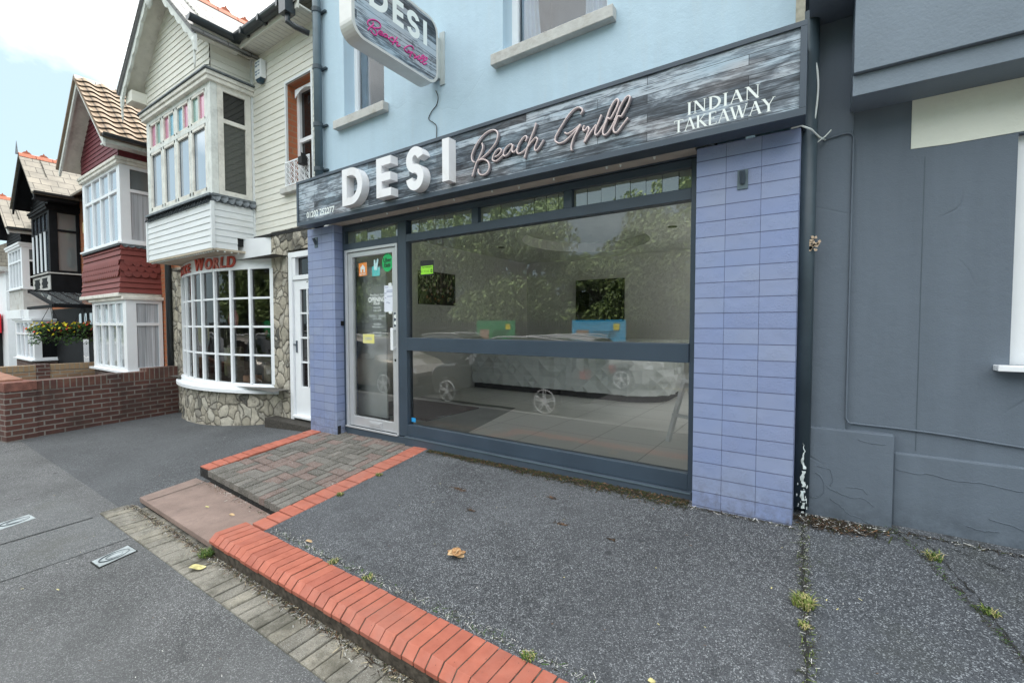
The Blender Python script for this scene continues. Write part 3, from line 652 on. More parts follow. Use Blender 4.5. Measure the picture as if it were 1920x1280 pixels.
MB().box(-4.602, -3.702, 3.27, 3.30, .3525, .366).build('door_threshold', m_alu, TB)
MB().disc((-3.755,3.31,1.17), (0,-1,0), .014, .008).build('lock', m_black, door)
# shelf of sheet panels inside the door (frosted side screen)
# ---- writing helpers
def text_mesh(txt, size, bold=0.0, align='CENTER', ext=0.0, space=1.0):
    cu = bpy.data.curves.new('t', 'FONT'); cu.body = txt; cu.size = size; cu.align_x = align; cu.align_y = 'CENTER'; cu.offset = bold; cu.extrude = ext; cu.space_character = space
    o = bpy.data.objects.new('t', cu); COL.objects.link(o); bpy.context.view_layer.update()
    me = bpy.data.meshes.new_from_object(o, depsgraph=bpy.context.evaluated_depsgraph_get()); bpy.data.objects.remove(o); bpy.data.curves.remove(cu); return me
def text(parent, name, txt, pos, size, mat_, u=(1,0,0), v=(0,0,1), bold=0.0, sx=1.0, **k):
    """flat lettering lying on the plane spanned by u and v"""
    me = text_mesh(txt, size, bold, **k); u, v = Vector(u), Vector(v); n = u.cross(v); p0 = Vector(pos)-root_loc(parent)
    for vt in me.vertices: c_ = vt.co.copy(); vt.co = p0+u*c_.x*sx+v*c_.y+n*c_.z
    me.name = name; me.materials.clear(); me.materials.append(mat_); o = bpy.data.objects.new(name, me); COL.objects.link(o); o.parent = parent; return o
def card(parent, name, c_, w_, h_, m_, y=None, rot=0.0, th=.0012, r=0.0):
    """thin sheet facing -y"""
    x, yy, z = c_; pts = []
    if r:
        for cx_, cz_, a0 in ((w_/2-r, h_/2-r, 0), (-w_/2+r, h_/2-r, 90), (-w_/2+r, -h_/2+r, 180), (w_/2-r, -h_/2+r, 270)):
            for k in range(5): an = radians(a0+k*22.5); pts.append((cx_+r*cos(an), cz_+r*sin(an)))
    else: pts = [(w_/2,h_/2), (-w_/2,h_/2), (-w_/2,-h_/2), (w_/2,-h_/2)]
    pts = [(px*cos(rot)-pz*sin(rot), px*sin(rot)+pz*cos(rot)) for px, pz in pts]
    return MB().prism([(x+px, yy, z+pz) for px, pz in pts], (0,-th,0)).build(name, m_, parent)
m_ink = plain('black_ink', (.02,.02,.022), .6); m_paper = plain('notice_paper', (.72,.76,.84), .8, var=.03)
# stickers and lettering on the door glass (face y = 3.335)
yd = 3.333
ST = card(door, 'orange_sticker', (-4.32,yd,2.19), .145, .15, plain('orange_vinyl', (.80,.27,.05), .5, dirt=((.75,.5,.35), .8)), rot=.03)
hs = MB(); hs.prism([(-4.36,yd-.0025,2.155), (-4.36,yd-.0025,2.21), (-4.32,yd-.0025,2.245), (-4.28,yd-.0025,2.21), (-4.28,yd-.0025,2.155), (-4.305,yd-.0025,2.155), (-4.305,yd-.0025,2.19), (-4.335,yd-.0025,2.19), (-4.335,yd-.0025,2.155)][::-1], (0,-.0006,0)); hs.build('house_mark', m_vinyl, ST)
text(ST, 'sticker_text', 'JUST EAT', (-4.32,yd-.003,2.135), .028, m_vinyl, bold=.0006)
ST = MB().prism([(-4.155,yd,2.10), (-4.03,yd,2.10), (-4.02,yd,2.20), (-4.08,yd,2.19), (-4.13,yd,2.215), (-4.16,yd,2.205)][::-1], (0,-.0012,0)).build('teal_sticker', plain('teal_vinyl', (.05,.52,.50), .5, dirt=((.6,.75,.72), .7)), door)
MB().prism([(-4.125,yd-.0013,2.17), (-4.075,yd-.0013,2.165), (-4.045,yd-.0013,2.285), (-4.07,yd-.0013,2.29), (-4.09,yd-.0013,2.23), (-4.105,yd-.0013,2.285), (-4.125,yd-.0013,2.28)][::-1], (0,-.0008,0)).build('courier_mark', plain('pale_teal_vinyl', (.55,.80,.82), .5), ST)
pts = [(-3.90+.088*cos(2*pi*k/32), yd, 2.235+.10*sin(2*pi*k/32)) for k in range(32)]
ST = MB().prism(pts, (0,-.0012,0)).build('green_sticker', plain('green_vinyl', (.015,.46,.13), .5), door)
text(ST, 'sticker_text', 'Uber', (-3.90,yd-.003,2.262), .066, m_ink, bold=.001, sx=.95); text(ST, 'sticker_text', 'Eats', (-3.90,yd-.003,2.208), .066, m_ink, bold=.0016, sx=.95)
nt_ = card(door, 'paper_notice', (-3.865,yd,1.84), .185, .29, m_paper, rot=-.01)
card(door, 'tape', (-3.86,yd-.0015,1.99), .05, .04, m_vinyl); card(door, 'tape', (-3.86,yd-.0015,1.69), .05, .03, m_vinyl)
tl = MB(); random.seed(2)
for z_, w_, xo in ((1.965,.05,-.05), (1.93,.12,.01), (1.915,.11,0), (1.90,.03,-.07), (1.865,.09,.0), (1.85,.02,-.07), (1.80,.04,-.04), (1.79,.03,-.01)): tl.box(-3.865+xo-w_/2, -3.865+xo+w_/2, yd-.0022, yd-.0014, z_-.003, z_+.003)
tl.build('handwriting', plain('faint_blue_ink', (.2,.25,.4), .7), nt_)
text(door, 'opening_hours_title', 'Desi Beach Grill', (-4.085,yd,1.888), .036, m_vinyl); text(door, 'opening_hours_title', 'OPENING', (-4.085,yd,1.835), .078, m_vinyl, bold=.002, sx=.85); text(door, 'opening_hours_title', 'HOURS', (-4.085,yd,1.790), .034, m_vinyl, bold=.001)
m_faint = plain('worn_vinyl', (.5,.54,.54), .5)
for k, tx in enumerate(('MONDAY', '16.30 - 23.00', '', 'TUESDAY - SUNDAY', '16.30 - 23.00', '', 'DELIVERY', 'FREE OVER £15', '', 'CALL US', '01202 252277')):
    if tx: text(door, 'opening_hours_text', tx, (-4.08,yd,1.745-k*.031), .027 if k % 3 else .031, m_faint, bold=.0006)
card(door, 'yellow_sticker', (-4.235,yd,1.395), .20, .105, plain('yellow_vinyl', (.72,.68,.22), .5, dirt=((.7,.7,.5), .6)))
text(door, 'sticker_text', 'OPEN', (-4.235,yd-.003,1.395), .045, m_faint, bold=.001)
pl = card(door, 'push_plate', (-3.752,3.309,1.61), .055, .15, m_frame2)
for z_ in (1.645,1.575): MB().disc((-3.752,3.3075,z_), (0,-1,0), .022, .002, 20).build('push_sign', m_vinyl, pl)
# stickers on the shop window
HY = card(TB, 'hygiene_sticker', (-3.31,3.343,2.135), .19, .155, plain('black_vinyl', (.015,.017,.016), .5))
card(HY, 'green_panel', (-3.31,3.3415,2.115), .17, .085, plain('lime_vinyl', (.30,.72,.04), .5))
text(HY, 'sticker_text', 'FOOD HYGIENE RATING', (-3.31,3.34,2.143), .0135, m_ink, bold=.0005); text(HY, 'sticker_text', '0 1 2 3 4 5', (-3.335,3.34,2.10), .026, m_ink); text(HY, 'sticker_text', '0', (-3.245,3.3395,2.10), .05, m_ink, bold=.001)
card(TB, 'blue_window_sticker', (-3.525,3.343,.541), .062, .045, plain('blue_vinyl', (.03,.33,.70), .5, dirt=((.4,.6,.8), .6)))

# ---- interior room
R_ = MB(); rx0, rx1, ry0, ry1, rz0, rz1 = -5.15, -.62, 3.40, 8.2, .42, 2.86
R_.quad((rx0,ry0,rz0-.002), (rx0,ry1,rz0-.002), (rx0,ry1,rz1), (rx0,ry0,rz1)); R_.quad((rx1,ry1,rz0-.002), (rx1,ry0,rz0-.002), (rx1,ry0,rz1), (rx1,ry1,rz1)); R_.quad((rx0,ry1,rz0-.002), (rx1,ry1,rz0-.002), (rx1,ry1,rz1), (rx0,ry1,rz1))
R_.quad((rx0,ry0,2.5), (rx0,ry0,rz1), (rx1,ry0,rz1), (rx1,ry0,2.5))
R_.build('interior_wall', plain('interior_wall_paint', (.82,.83,.80), .8, var=.04, scale=1.5), TB)
RLx0, RLy0, RLy1 = -1.28, 6.12, 8.1  # opening for an unseen rooflight, added to brighten the shop
C_ = MB(); cxo, cyo, ax_, ay_ = -3.0, 6.5, .95, 1.1   # ceiling with an oval tray
ring = [(cxo+ax_*cos(2*pi*k/40), cyo+ay_*sin(2*pi*k/40)) for k in range(40)]
def out_pt(k):
    an = 2*pi*k/40; dx, dy = cos(an), sin(an); t = min((((RLx0 if dx > 0 else rx0)-cxo)/dx) if abs(dx) > 1e-6 else 1e9, (((ry1 if dy > 0 else ry0)-cyo)/dy) if abs(dy) > 1e-6 else 1e9); return (cxo+dx*t, cyo+dy*t)
for k in range(40):
    a_, b_ = ring[k], ring[(k+1) % 40]; c_, d_ = out_pt(k), out_pt((k+1) % 40)
    C_.quad((*a_, rz1), (*b_, rz1), (*d_, rz1), (*c_, rz1))
    if abs(c_[0]-d_[0]) > 1e-4 and abs(c_[1]-d_[1]) > 1e-4: C_.quad((*c_, rz1), (*d_, rz1), ((RLx0 if (c_[0]+d_[0])/2 > cxo else rx0), (ry1 if (c_[1]+d_[1])/2 > cyo else ry0), rz1))
    pass; C_.quad((*a_, rz1), (*a_, rz1+.16), (*b_, rz1+.16), (*b_, rz1)); C_.quad((*a_, rz1+.16), (cxo,cyo,rz1+.16), (*b_, rz1+.16))
C_.quad((RLx0,ry0,rz1), (rx1,ry0,rz1), (rx1,RLy0,rz1), (RLx0,RLy0,rz1)); C_.quad((RLx0,RLy1,rz1), (rx1,RLy1,rz1), (rx1,ry1,rz1), (RLx0,ry1,rz1))
C_.build('ceiling', plain('ceiling_paint', (.80,.81,.79), .85, var=.04), TB)
MB().box(rx0-.05, rx1+.05, 3.36, RLy0, 3.04, 3.08).box(rx0-.05, RLx0, RLy0, 8.3, 3.04, 3.08).box(RLx0, rx1+.05, RLy1, 8.3, 3.04, 3.08).build('added_extension_roof', m_sill, TB)  # invented extension roof, left open for the added rooflight
MB().box(rx0-.2, rx0-.02, 3.5, 8.4, -.3, 3.04).box(rx0-.2, rx1+.2, 8.22, 8.4, -.3, 3.04).box(rx1+.02, rx1+.2, 3.5, 8.22, -.3, 3.04).build('added_extension_wall', m_blue, TB)  # walls of the invented rear extension, out of view
sh = MB(); sh.quad((RLx0,RLy0,rz1), (RLx0,RLy1,rz1), (RLx0,RLy1,3.2), (RLx0,RLy0,3.2)); sh.quad((RLx0,RLy1,rz1), (rx1,RLy1,rz1), (rx1,RLy1,3.2), (RLx0,RLy1,3.2)); sh.quad((rx1,RLy0,rz1), (RLx0,RLy0,rz1), (RLx0,RLy0,3.2), (rx1,RLy0,3.2)); sh.quad((rx1,RLy1,rz1), (rx1,RLy0,rz1), (rx1,RLy0,3.2), (rx1,RLy1,3.2)); rl_ = sh.build('added_rooflight', m_white, TB)  # shaft of the added rooflight, an invented daylight source
MB().quad((RLx0,RLy0,3.19), (rx1,RLy0,3.19), (rx1,RLy1,3.19), (RLx0,RLy1,3.19)).build('added_rooflight_pane', glass('added_rooflight_glass', .03, 1.0), rl_)  # pane of the added, unseen rooflight
def mk_floor():
    a = Mat('grey_floor_tile', .35, spec=.5); b = a.brick(.6, .6, .005, 0.0, (.86,.86,.82), (.80,.81,.77), (.4,.4,.38), smooth=.2)
    st = a.map(a.pos, (1, 9, 1)); c = a.mix(a.ramp(a.noise(2, 6, .65, src=st), [(.4, 0.), (.7, .4)]), b.outputs[0], (.70,.71,.67)); a.color(c); a.bump(a.math('SUBTRACT', 1.0, b.outputs[1]), .002); return a.m
MB().quad((rx0,ry0,rz0), (rx1,ry0,rz0), (rx1,ry1,rz0), (rx0,ry1,rz0)).build('floor', mk_floor(), TB)
for k, (xx, yy) in enumerate(((-4.3,4.6), (-3.2,4.6), (-2.1,4.6), (-4.4,6.2), (-1.6,6.2), (-1.4,7.6))):
    MB().disc((xx,yy,rz1-.008), (0,0,1), .06, .006).build('downlight', m_black, TB)
# counter with faceted panels
CT = thing('shop_counter', 'long white serving counter with faceted diamond panels and a rounded right end, inside the shop', 'counter', (-3.5,6.4,rz0))
random.seed(4)
def path_ct(s_):
    """front line of the counter; s in metres from the left wall"""
    if s_ < 2.85: return (-5.14+s_, 6.33), (0, -1)
    r_ = .55; an = min((s_-2.85)/r_, pi/2); q = (-5.14+2.85+r_*sin(an), 6.33+r_-r_*cos(an)); n_ = (sin(an), -cos(an))
    e_ = s_-2.85-r_*pi/2
    if e_ > 0: q = (q[0], q[1]+e_)
    return q, n_
cell = .1; ns = 44; nz_ = 8; zb = .52
hgt = {(i, j): (.0 if (i % 2 == 0 and j % 2 == 0) else random.choice((.0,.022,.035,.05))) for i in range(ns+1) for j in range(nz_+1)}
f_ = MB()
for j in range(nz_+1):
    for i in range(ns+1):
        q, n_ = path_ct(i*cell); h_ = hgt[i, j]; f_.v.append((q[0]+n_[0]*h_, q[1]+n_[1]*h_, zb+j*.094))
for j in range(nz_):
    for i in range(ns):
        a_ = j*(ns+1)+i
        if (i+j) % 2: f_.f += [(a_, a_+1, a_+ns+2), (a_, a_+ns+2, a_+ns+1)]
        else: f_.f += [(a_, a_+1, a_+ns+1), (a_+1, a_+ns+2, a_+ns+1)]
        f_.mi += [0, 0]
f_.build('faceted_panel', plain('white_gloss_panel', (.78,.82,.83), .3, var=.03), CT)
k_ = MB(); tp = MB(); ks = [path_ct(i*cell) for i in range(ns+1)]
for (q, n_), (q2, n2) in zip(ks[:-1], ks[1:]):
    k_.quad((q[0]-n_[0]*.05, q[1]-n_[1]*.05, rz0), (q2[0]-n2[0]*.05, q2[1]-n2[1]*.05, rz0), (q2[0]-n2[0]*.05, q2[1]-n2[1]*.05, zb), (q[0]-n_[0]*.05, q[1]-n_[1]*.05, zb))
k_.build('kickboard', m_black, CT)
tp.prism([(q[0]+n_[0]*.06, q[1]+n_[1]*.06, 1.272) for q, n_ in ks]+[(-5.14,7.6,1.272)], (0,0,.04)); tp.build('worktop', plain('worktop', (.55,.58,.55), .3), CT)
# framed picture of spoons on the left wall
PC = thing('wall_picture', 'dark canvas print of hanging spice spoons on the left wall of the shop', 'picture', (-5.14,5.42,2.14))
MB().box(-5.148, -5.125, 5.0, 5.85, 1.88, 2.41).build('canvas', plain('canvas_black', (.012,.012,.013), .6), PC)
sp_ = MB(); random.seed(8)
for k in range(9):
    yy = 5.08+k*.082; zc = random.uniform(2.08,2.25)
    sp_.obox((-5.124,yy-.004,zc+.03), (0,.008,0), (.003,0,0), (0,0,2.40-zc-.03)); sp_.disc((-5.124,yy,zc), (1,0,0), .032, .004, 14)
sp_.build('spoon_print', plain('spoon_print', (.36,.30,.26), .6, var=.5, scale=25), PC)
sp2 = MB()
for k in range(22): yy, zz = random.uniform(5.1,5.75), random.uniform(1.93,2.2); sp2.disc((-5.1235,yy,zz), (1,0,0), random.uniform(.008,.03), .002, 9)
sp2.build('spice_print', plain('spice_print', (.22,.10,.05), .7, var=.6, scale=30), PC)
TV = thing('wall_screen', 'black flat menu screen on the back wall above the counter', 'screen', (-3.46,8.17,2.0))
MB().box(-3.965, -2.972, 8.14, 8.19, 1.62, 2.43).build('bezel', m_black, TV, bevel=.004)
MB().quad((-3.95,8.138,1.64), (-2.987,8.138,1.64), (-2.987,8.138,2.415), (-3.95,8.138,2.415)).build('display', backed_glass('dark_display', (.01,.014,.012), .04, 1.0), TV)
tag(MB().box(-5.13, -3.75, 3.75, 4.75, .425, .437).build('doormat', plain('brown_mat', (.075,.045,.035), .95, var=.3, scale=30), None), 'dark brown entrance mat just inside the shop door', 'mat')
tag(MB().quad((-5.13,3.43,.4235), (-2.95,3.43,.4235), (-3.35,5.05,.4235), (-5.13,5.05,.4235)).build('floor_runner', plain('dark_floor_vinyl', (.22,.24,.225), .5, var=.2, scale=3), None), 'dark grey vinyl floor strip beside the brown mat inside the shop', 'flooring')
# free-standing white side screen behind the door
SC = thing('side_screen', 'frosted white partition screen standing behind the left half of the door', 'screen', (-4.6,3.9,rz0))
MB().box(-4.95, -4.13, 3.50, 3.52, .46, 2.25).build('panel', plain('frosted_panel', (.62,.66,.67), .5, var=.05), SC)
MB().box(-4.95, -4.90, 3.45, 3.57, rz0+.001, .46).box(-4.22, -4.16, 3.45, 3.57, rz0+.001, .46).build('foot', m_black, SC)
# A-board leaning inside at the right
AB = thing('pavement_board', 'white folding A-board frame standing inside the window beside the right pilaster', 'sign board', (-1.0,4.4,rz0))
fA = MB()
for s_ in (-1, 1):
    b0 = Vector((-.85, 4.42+s_*.22, rz0)); t0 = Vector((-.93, 4.42+s_*.03, 1.02)); 
    b1 = Vector((-1.15, 4.30+s_*.2, rz0)); t1 = Vector((-1.0, 4.42+s_*.02, 1.02))
fA.bar((-1.16,4.42,rz0), (-1.05,4.60,1.02), .045, .03); fA.bar((-.72,4.20,rz0), (-.68,4.40,1.02), .045, .03); fA.bar((-1.06,4.60,1.0), (-.68,4.40,1.0), .05, .03); fA.bar((-1.13,4.47,.68), (-.70,4.29,.68), .03, .03)
fA.build('front_leg_frame', m_white2, AB)
fB = MB(); fB.bar((-.95,4.9,rz0), (-1.04,4.64,1.0), .04, .03); fB.bar((-.62,4.75,rz0), (-.68,4.46,1.0), .04, .03); fB.build('rear_leg_frame', m_white2, AB)
tag(MB().box(-.75, -.735, 3.50, 3.64, .43, .93).build('leaning_board', m_white2, None), 'narrow white board leaning inside the right edge of the shop window', 'board')

# ------------------------------------------------------------------ signs
FS = thing('fascia_sign', 'long printed driftwood fascia sign with white DESI letters above the shop window', 'shop sign', (-2.58,3.0,2.71))
sx0, sx1, sz0, sz1 = -5.091, -.064, 2.711, 3.227
MB().box(sx0+.03, sx1-.03, 3.012, 3.02, sz0+.03, sz1-.03).build('printed_panel', m_planks, FS)
b = MB(); b.box(sx0, sx1, 3.0, 3.06, sz1-.031, sz1); b.box(sx0, sx1, 3.0, 3.06, sz0, sz0+.042); b.box(sx0, sx0+.03, 3.0, 3.06, sz0+.042, sz1-.031); b.box(sx1-.032, sx1, 3.0, 3.06, sz0+.042, sz1-.031)
b.box(sx0+.002, sx1-.002, 3.06, 3.339, sz1-.03, sz1-.002); b.box(sx0+.002, sx0+.02, 3.06, 3.339, sz0+.02, sz1-.03); b.box(sx1-.02, sx1-.002, 3.06, 3.339, sz0+.02, sz1-.03); b.box(sx0+.002, sx1-.002, 3.06, 3.15, sz0+.001, sz0+.02)
b.build('frame', m_frame2, FS, bevel=.002)
MB().box(sx0+.4, sx1-.62, 3.15, 3.30, sz0+.008, sz0+.03).build('soffit_board', plain('cream_soffit', (.50,.46,.40), .8, var=.12, dirt=((.25,.2,.15), .6)), FS)
MB().box(sx0+.02, sx1-.02, 3.30, 3.339, sz0-.004, sz0+.03).build('soffit_strip', m_frame2, FS)
for xx in (-4.2,-3.72,-3.3,-2.8,-2.35,-2.1,-1.75,-1.3,-1.2,-.95): MB().disc((xx,3.2+random.uniform(-.03,.03),sz0+.008), (0,0,-1), .009, .016, 8, r2=.006).build('fairy_light', m_vinyl, FS)
# -- DESI
def letter_solid(outer, hole=None, name='letter', parent=FS, y0=2.92, d=.09, m_=None):
    bm = bmesh.new(); mb = MB(); o3 = root_loc(parent)
    def ring(ps, yy): return [bm.verts.new(Vector((px, yy, pz))-o3) for px, pz in ps]
    fo, bo = ring(outer, y0), ring(outer, y0+d); k = len(outer)
    for i in range(k): j = (i+1) % k; bm.faces.new((fo[i], bo[i], bo[j], fo[j]))
    if hole:
        fh, bh = ring(hole, y0), ring(hole, y0+d); h = len(hole)
        for i in range(h): j = (i+1) % h; bm.faces.new((fh[j], bh[j], bh[i], fh[i]))
        es = [bm.edges.get((a_, b_)) for a_, b_ in zip(fo, fo[1:]+fo[:1])]+[bm.edges.get((a_, b_)) for a_, b_ in zip(fh, fh[1:]+fh[:1])]
        bmesh.ops.triangle_fill(bm, use_beauty=True, edges=es)
    else: bmesh.ops.triangle_fill(bm, use_beauty=True, edges=[bm.edges.get((a_, b_)) for a_, b_ in zip(fo, fo[1:]+fo[:1])])
    bmesh.ops.recalc_face_normals(bm, faces=bm.faces)
    me = bpy.data.meshes.new(name); bm.to_mesh(me); bm.free(); me.materials.append(m_ or m_letter)
    o = bpy.data.objects.new(name, me); COL.objects.link(o); o.parent = parent; return o
zl, zh = 2.782, 3.157
def D_shape(x, z0, z1, w_, st):
    cy_ = (z0+z1)/2; ry = (z1-z0)/2; rx = w_*.58; xc = x+w_-rx
    out = [(x,z0)]+[(xc+rx*sin(a), cy_-ry*cos(a)) for a in [pi*k/20 for k in range(21)]]+[(x,z1)]
    inn = [(x+st,z0+st)]+[(xc+(rx-st)*sin(a), cy_-(ry-st)*cos(a)) for a in [pi*k/20 for k in range(21)]]+[(x+st,z1-st)]
    return out, inn
def E_shape(x, z0, z1, w_, st):
    m_ = (z0+z1)/2; return [(x,z0),(x+w_,z0),(x+w_,z0+st),(x+st,z0+st),(x+st,m_-st/2),(x+w_*.97,m_-st/2),(x+w_*.97,m_+st/2),(x+st,m_+st/2),(x+st,z1-st),(x+w_,z1-st),(x+w_,z1),(x,z1)]
def S_center(x, z0, z1, w_, st):
    h = z1-z0; cx_ = x+w_/2; rx = (w_-st)/2; ry = (h-st)/4; c1 = z1-st/2-ry; c2 = z0+st/2+ry
    top = [(cx_+rx*cos(a), c1+ry*sin(a)) for a in [radians(12+k*13.2) for k in range(20)]]      # 12 -> 263 deg
    bot = [(cx_+rx*cos(a), c2+ry*sin(a)) for a in [radians(83-k*13.6) for k in range(20)]]      # 83 -> -175
    mid = []
    return top+bot
def ribbon(center, st):
    P = [Vector(p) for p in center]; Lf, Rt = [], []
    for i, p in enumerate(P):
        t = (P[min(i+1, len(P)-1)]-P[max(i-1, 0)]).normalized(); n = Vector((-t.y, t.x)); Lf.append(p+n*st/2); Rt.append(p-n*st/2)
    return [tuple(p) for p in Lf]+[tuple(p) for p in reversed(Rt)]
o_, h_ = D_shape(-4.104, zl, zh, .325, .076); letter_solid(o_, h_)
letter_solid(E_shape(-3.565, zl, zh, .208, .076)); letter_solid(ribbon(S_center(-3.148, zl-.008, zh+.008, .222, .078), .078))
letter_solid([(-2.70,2.79),(-2.622,2.79),(-2.622,3.152),(-2.70,3.152)])
# -- neon script
def smooth(pts, k=5):
    P = [Vector(p) for p in pts]; out = []
    for i in range(len(P)-1):
        a, b_, c_, d = P[max(i-1, 0)], P[i], P[i+1], P[min(i+2, len(P)-1)]
        for j in range(k):
            t = j/k; out.append(.5*((2*b_)+(-a+c_)*t+(2*a-5*b_+4*c_-d)*t*t+(-a+3*b_-3*c_+d)*t**3))
    out.append(P[-1]); return out
BEACH=[[(-2.392, 2.912), (-2.418, 2.933), (-2.423, 2.975), (-2.403, 3.015), (-2.374, 3.054), (-2.33, 3.093), (-2.28, 3.123), (-2.224, 3.135), (-2.18, 3.127), (-2.153, 3.095), (-2.159, 3.053), (-2.186, 3.012), (-2.23, 2.978), (-2.28, 2.949), (-2.326, 2.928), (-2.36, 2.917)], [(-2.314, 3.054), (-2.305, 3.016), (-2.32, 2.98), (-2.348, 2.937), (-2.377, 2.898), (-2.398, 2.849), (-2.419, 2.799)], [(-2.374, 2.913), (-2.331, 2.922), (-2.286, 2.913), (-2.252, 2.887), (-2.239, 2.849), (-2.253, 2.812), (-2.286, 2.794), (-2.326, 2.797), (-2.352, 2.822), (-2.352, 2.849)], [(-2.181, 2.913), (-2.148, 2.922), (-2.121, 2.942), (-2.121, 2.963), (-2.148, 2.969), (-2.181, 2.95), (-2.203, 2.916), (-2.203, 2.89), (-2.175, 2.878), (-2.138, 2.889), (-2.1, 2.912)], [(-2.006, 2.963), (-2.021, 2.979), (-2.053, 2.974), (-2.084, 2.951), (-2.097, 2.92), (-2.084, 2.9), (-2.053, 2.91), (-2.021, 2.941), (-2.006, 2.968), (-2.014, 2.936), (-2.006, 2.913), (-1.98, 2.92), (-1.957, 2.944)], [(-1.889, 2.971), (-1.875, 2.992), (-1.884, 3.011), (-1.914, 3.001), (-1.95, 2.963), (-1.967, 2.921), (-1.957, 2.892), (-1.924, 2.893), (-1.884, 2.912), (-1.86, 2.935)], [(-1.792, 3.087), (-1.811, 3.038), (-1.84, 2.984), (-1.87, 2.921), (-1.899, 2.844)], [(-1.865, 2.924), (-1.83, 2.957), (-1.796, 2.978), (-1.78, 2.962), (-1.792, 2.932), (-1.806, 2.903), (-1.796, 2.88), (-1.768, 2.894), (-1.744, 2.922), (-1.725, 2.945)]]
GRILL=[[(-1.423, 3.057), (-1.406, 3.075), (-1.415, 3.096), (-1.444, 3.11), (-1.483, 3.099), (-1.527, 3.064), (-1.566, 3.02), (-1.602, 2.977), (-1.627, 2.936), (-1.62, 2.907), (-1.588, 2.89), (-1.544, 2.897), (-1.5, 2.922), (-1.457, 2.95), (-1.423, 2.98)], [(-1.548, 2.957), (-1.526, 2.944), (-1.491, 2.951), (-1.452, 2.968), (-1.423, 2.984), (-1.444, 2.951), (-1.469, 2.915), (-1.487, 2.876), (-1.495, 2.843), (-1.491, 2.815)], [(-1.391, 2.971), (-1.401, 2.952), (-1.399, 2.936), (-1.384, 2.937), (-1.364, 2.953), (-1.355, 2.937), (-1.367, 2.91), (-1.38, 2.883), (-1.394, 2.852)], [(-1.388, 2.852), (-1.363, 2.886), (-1.334, 2.921), (-1.302, 2.954)], [(-1.262, 3.011), (-1.278, 2.974), (-1.298, 2.938), (-1.31, 2.9), (-1.301, 2.881), (-1.281, 2.893), (-1.261, 2.918), (-1.241, 2.943)], [(-1.241, 2.939), (-1.218, 2.992), (-1.199, 3.035), (-1.172, 3.075), (-1.148, 3.087), (-1.139, 3.07), (-1.152, 3.033), (-1.175, 2.996), (-1.198, 2.969), (-1.216, 2.977), (-1.229, 2.951), (-1.245, 2.914), (-1.251, 2.886), (-1.241, 2.867), (-1.217, 2.874), (-1.19, 2.905), (-1.167, 2.943)], [(-1.167, 2.943), (-1.148, 2.985), (-1.125, 3.033), (-1.099, 3.069), (-1.073, 3.087), (-1.058, 3.076), (-1.069, 3.04), (-1.091, 3.003), (-1.117, 2.966), (-1.14, 2.97), (-1.159, 2.933), (-1.174, 2.897), (-1.166, 2.868), (-1.143, 2.868), (-1.113, 2.9), (-1.071, 2.944)]]

for nm, paths in (('script_beach', BEACH), ('script_grill', GRILL)):
    bk, tb = MB(), MB()
    for p in paths:
        sp_ = smooth(p); bk.tube([(q.x, 3.006, q.y) for q in sp_], .0082, 6); tb.tube([(q.x, 2.983, q.y) for q in sp_], .0058, 7)
    o_ = bk.build('script_backing', m_neon_back, FS, smooth=True); tb.build('neon_tube', m_neon, o_, smooth=True)
# -- serif capitals drawn as strokes: (x0,z0,x1,z1,width) in a unit-height box
TK, TN = .155, .055
def serif(x, z, w_=.24): return ('s', x, z, w_)
GL = {
 'I': (.34, [(.17,0,.17,1,TK), serif(.17,0,.32), serif(.17,1,.32)]),
 'N': (.92, [(.15,0,.15,1,TN), (.15,1,.76,.02,TK), (.76,0,.76,1,TN), serif(.15,0), serif(.10,1,.2), serif(.76,1)]),
 'D': (.86, [(.17,0,.17,1,TK), ('bowl',.17,.64,0,1), serif(.13,0,.2), serif(.13,1,.2)]),
 'A': (.86, [(.10,0,.43,1,TN), (.43,1,.76,0,TK), (.22,.33,.64,.33,TN*.8), serif(.10,0,.22), serif(.77,0,.28)]),
 'T': (.78, [(.39,0,.39,1,TK), (.04,.975,.74,.975,TN), (.055,.8,.055,1,TN*.7), (.725,.8,.725,1,TN*.7), serif(.39,0,.32)]),
 'K': (.84, [(.17,0,.17,1,TK), (.20,.45,.66,1,TN), (.32,.56,.76,0,TK), serif(.17,0,.3), serif(.17,1,.3), serif(.66,1,.22), serif(.77,0,.2)]),
 'E': (.68, [(.17,0,.17,1,TK), (.1,.975,.6,.975,TN), (.1,.025,.63,.025,TN), (.17,.5,.46,.5,TN), (.59,.8,.59,1,TN*.7), (.62,0,.62,.22,TN*.7), (.46,.4,.46,.6,TN*.7)]),
 'W': (1.2, [(.08,1,.36,0,TK), (.36,0,.60,.95,TN), (.56,1,.84,0,TK), (.84,0,1.1,1,TN), serif(.08,1,.26), serif(1.1,1,.2)]),
 'Y': (.84, [(.08,1,.42,.45,TK), (.42,.45,.74,1,TN), (.42,0,.42,.5,TK), serif(.08,1,.26), serif(.74,1,.2), serif(.42,0,.3)]),
 '0': (.62, [('ring',.3,.5,.25,.5)]), '1': (.4, [(.2,0,.2,1,TK*.9), (.06,.84,.2,.98,TN), serif(.2,0,.3)]),
 '2': (.6, [('arc2',)]), '5': (.58, [('arc5',)]), '7': (.58, [(.05,.96,.54,.96,.09), (.52,.95,.24,0,.11), (.07,.8,.07,.96,TN)]), ' ': (.3, []),
}
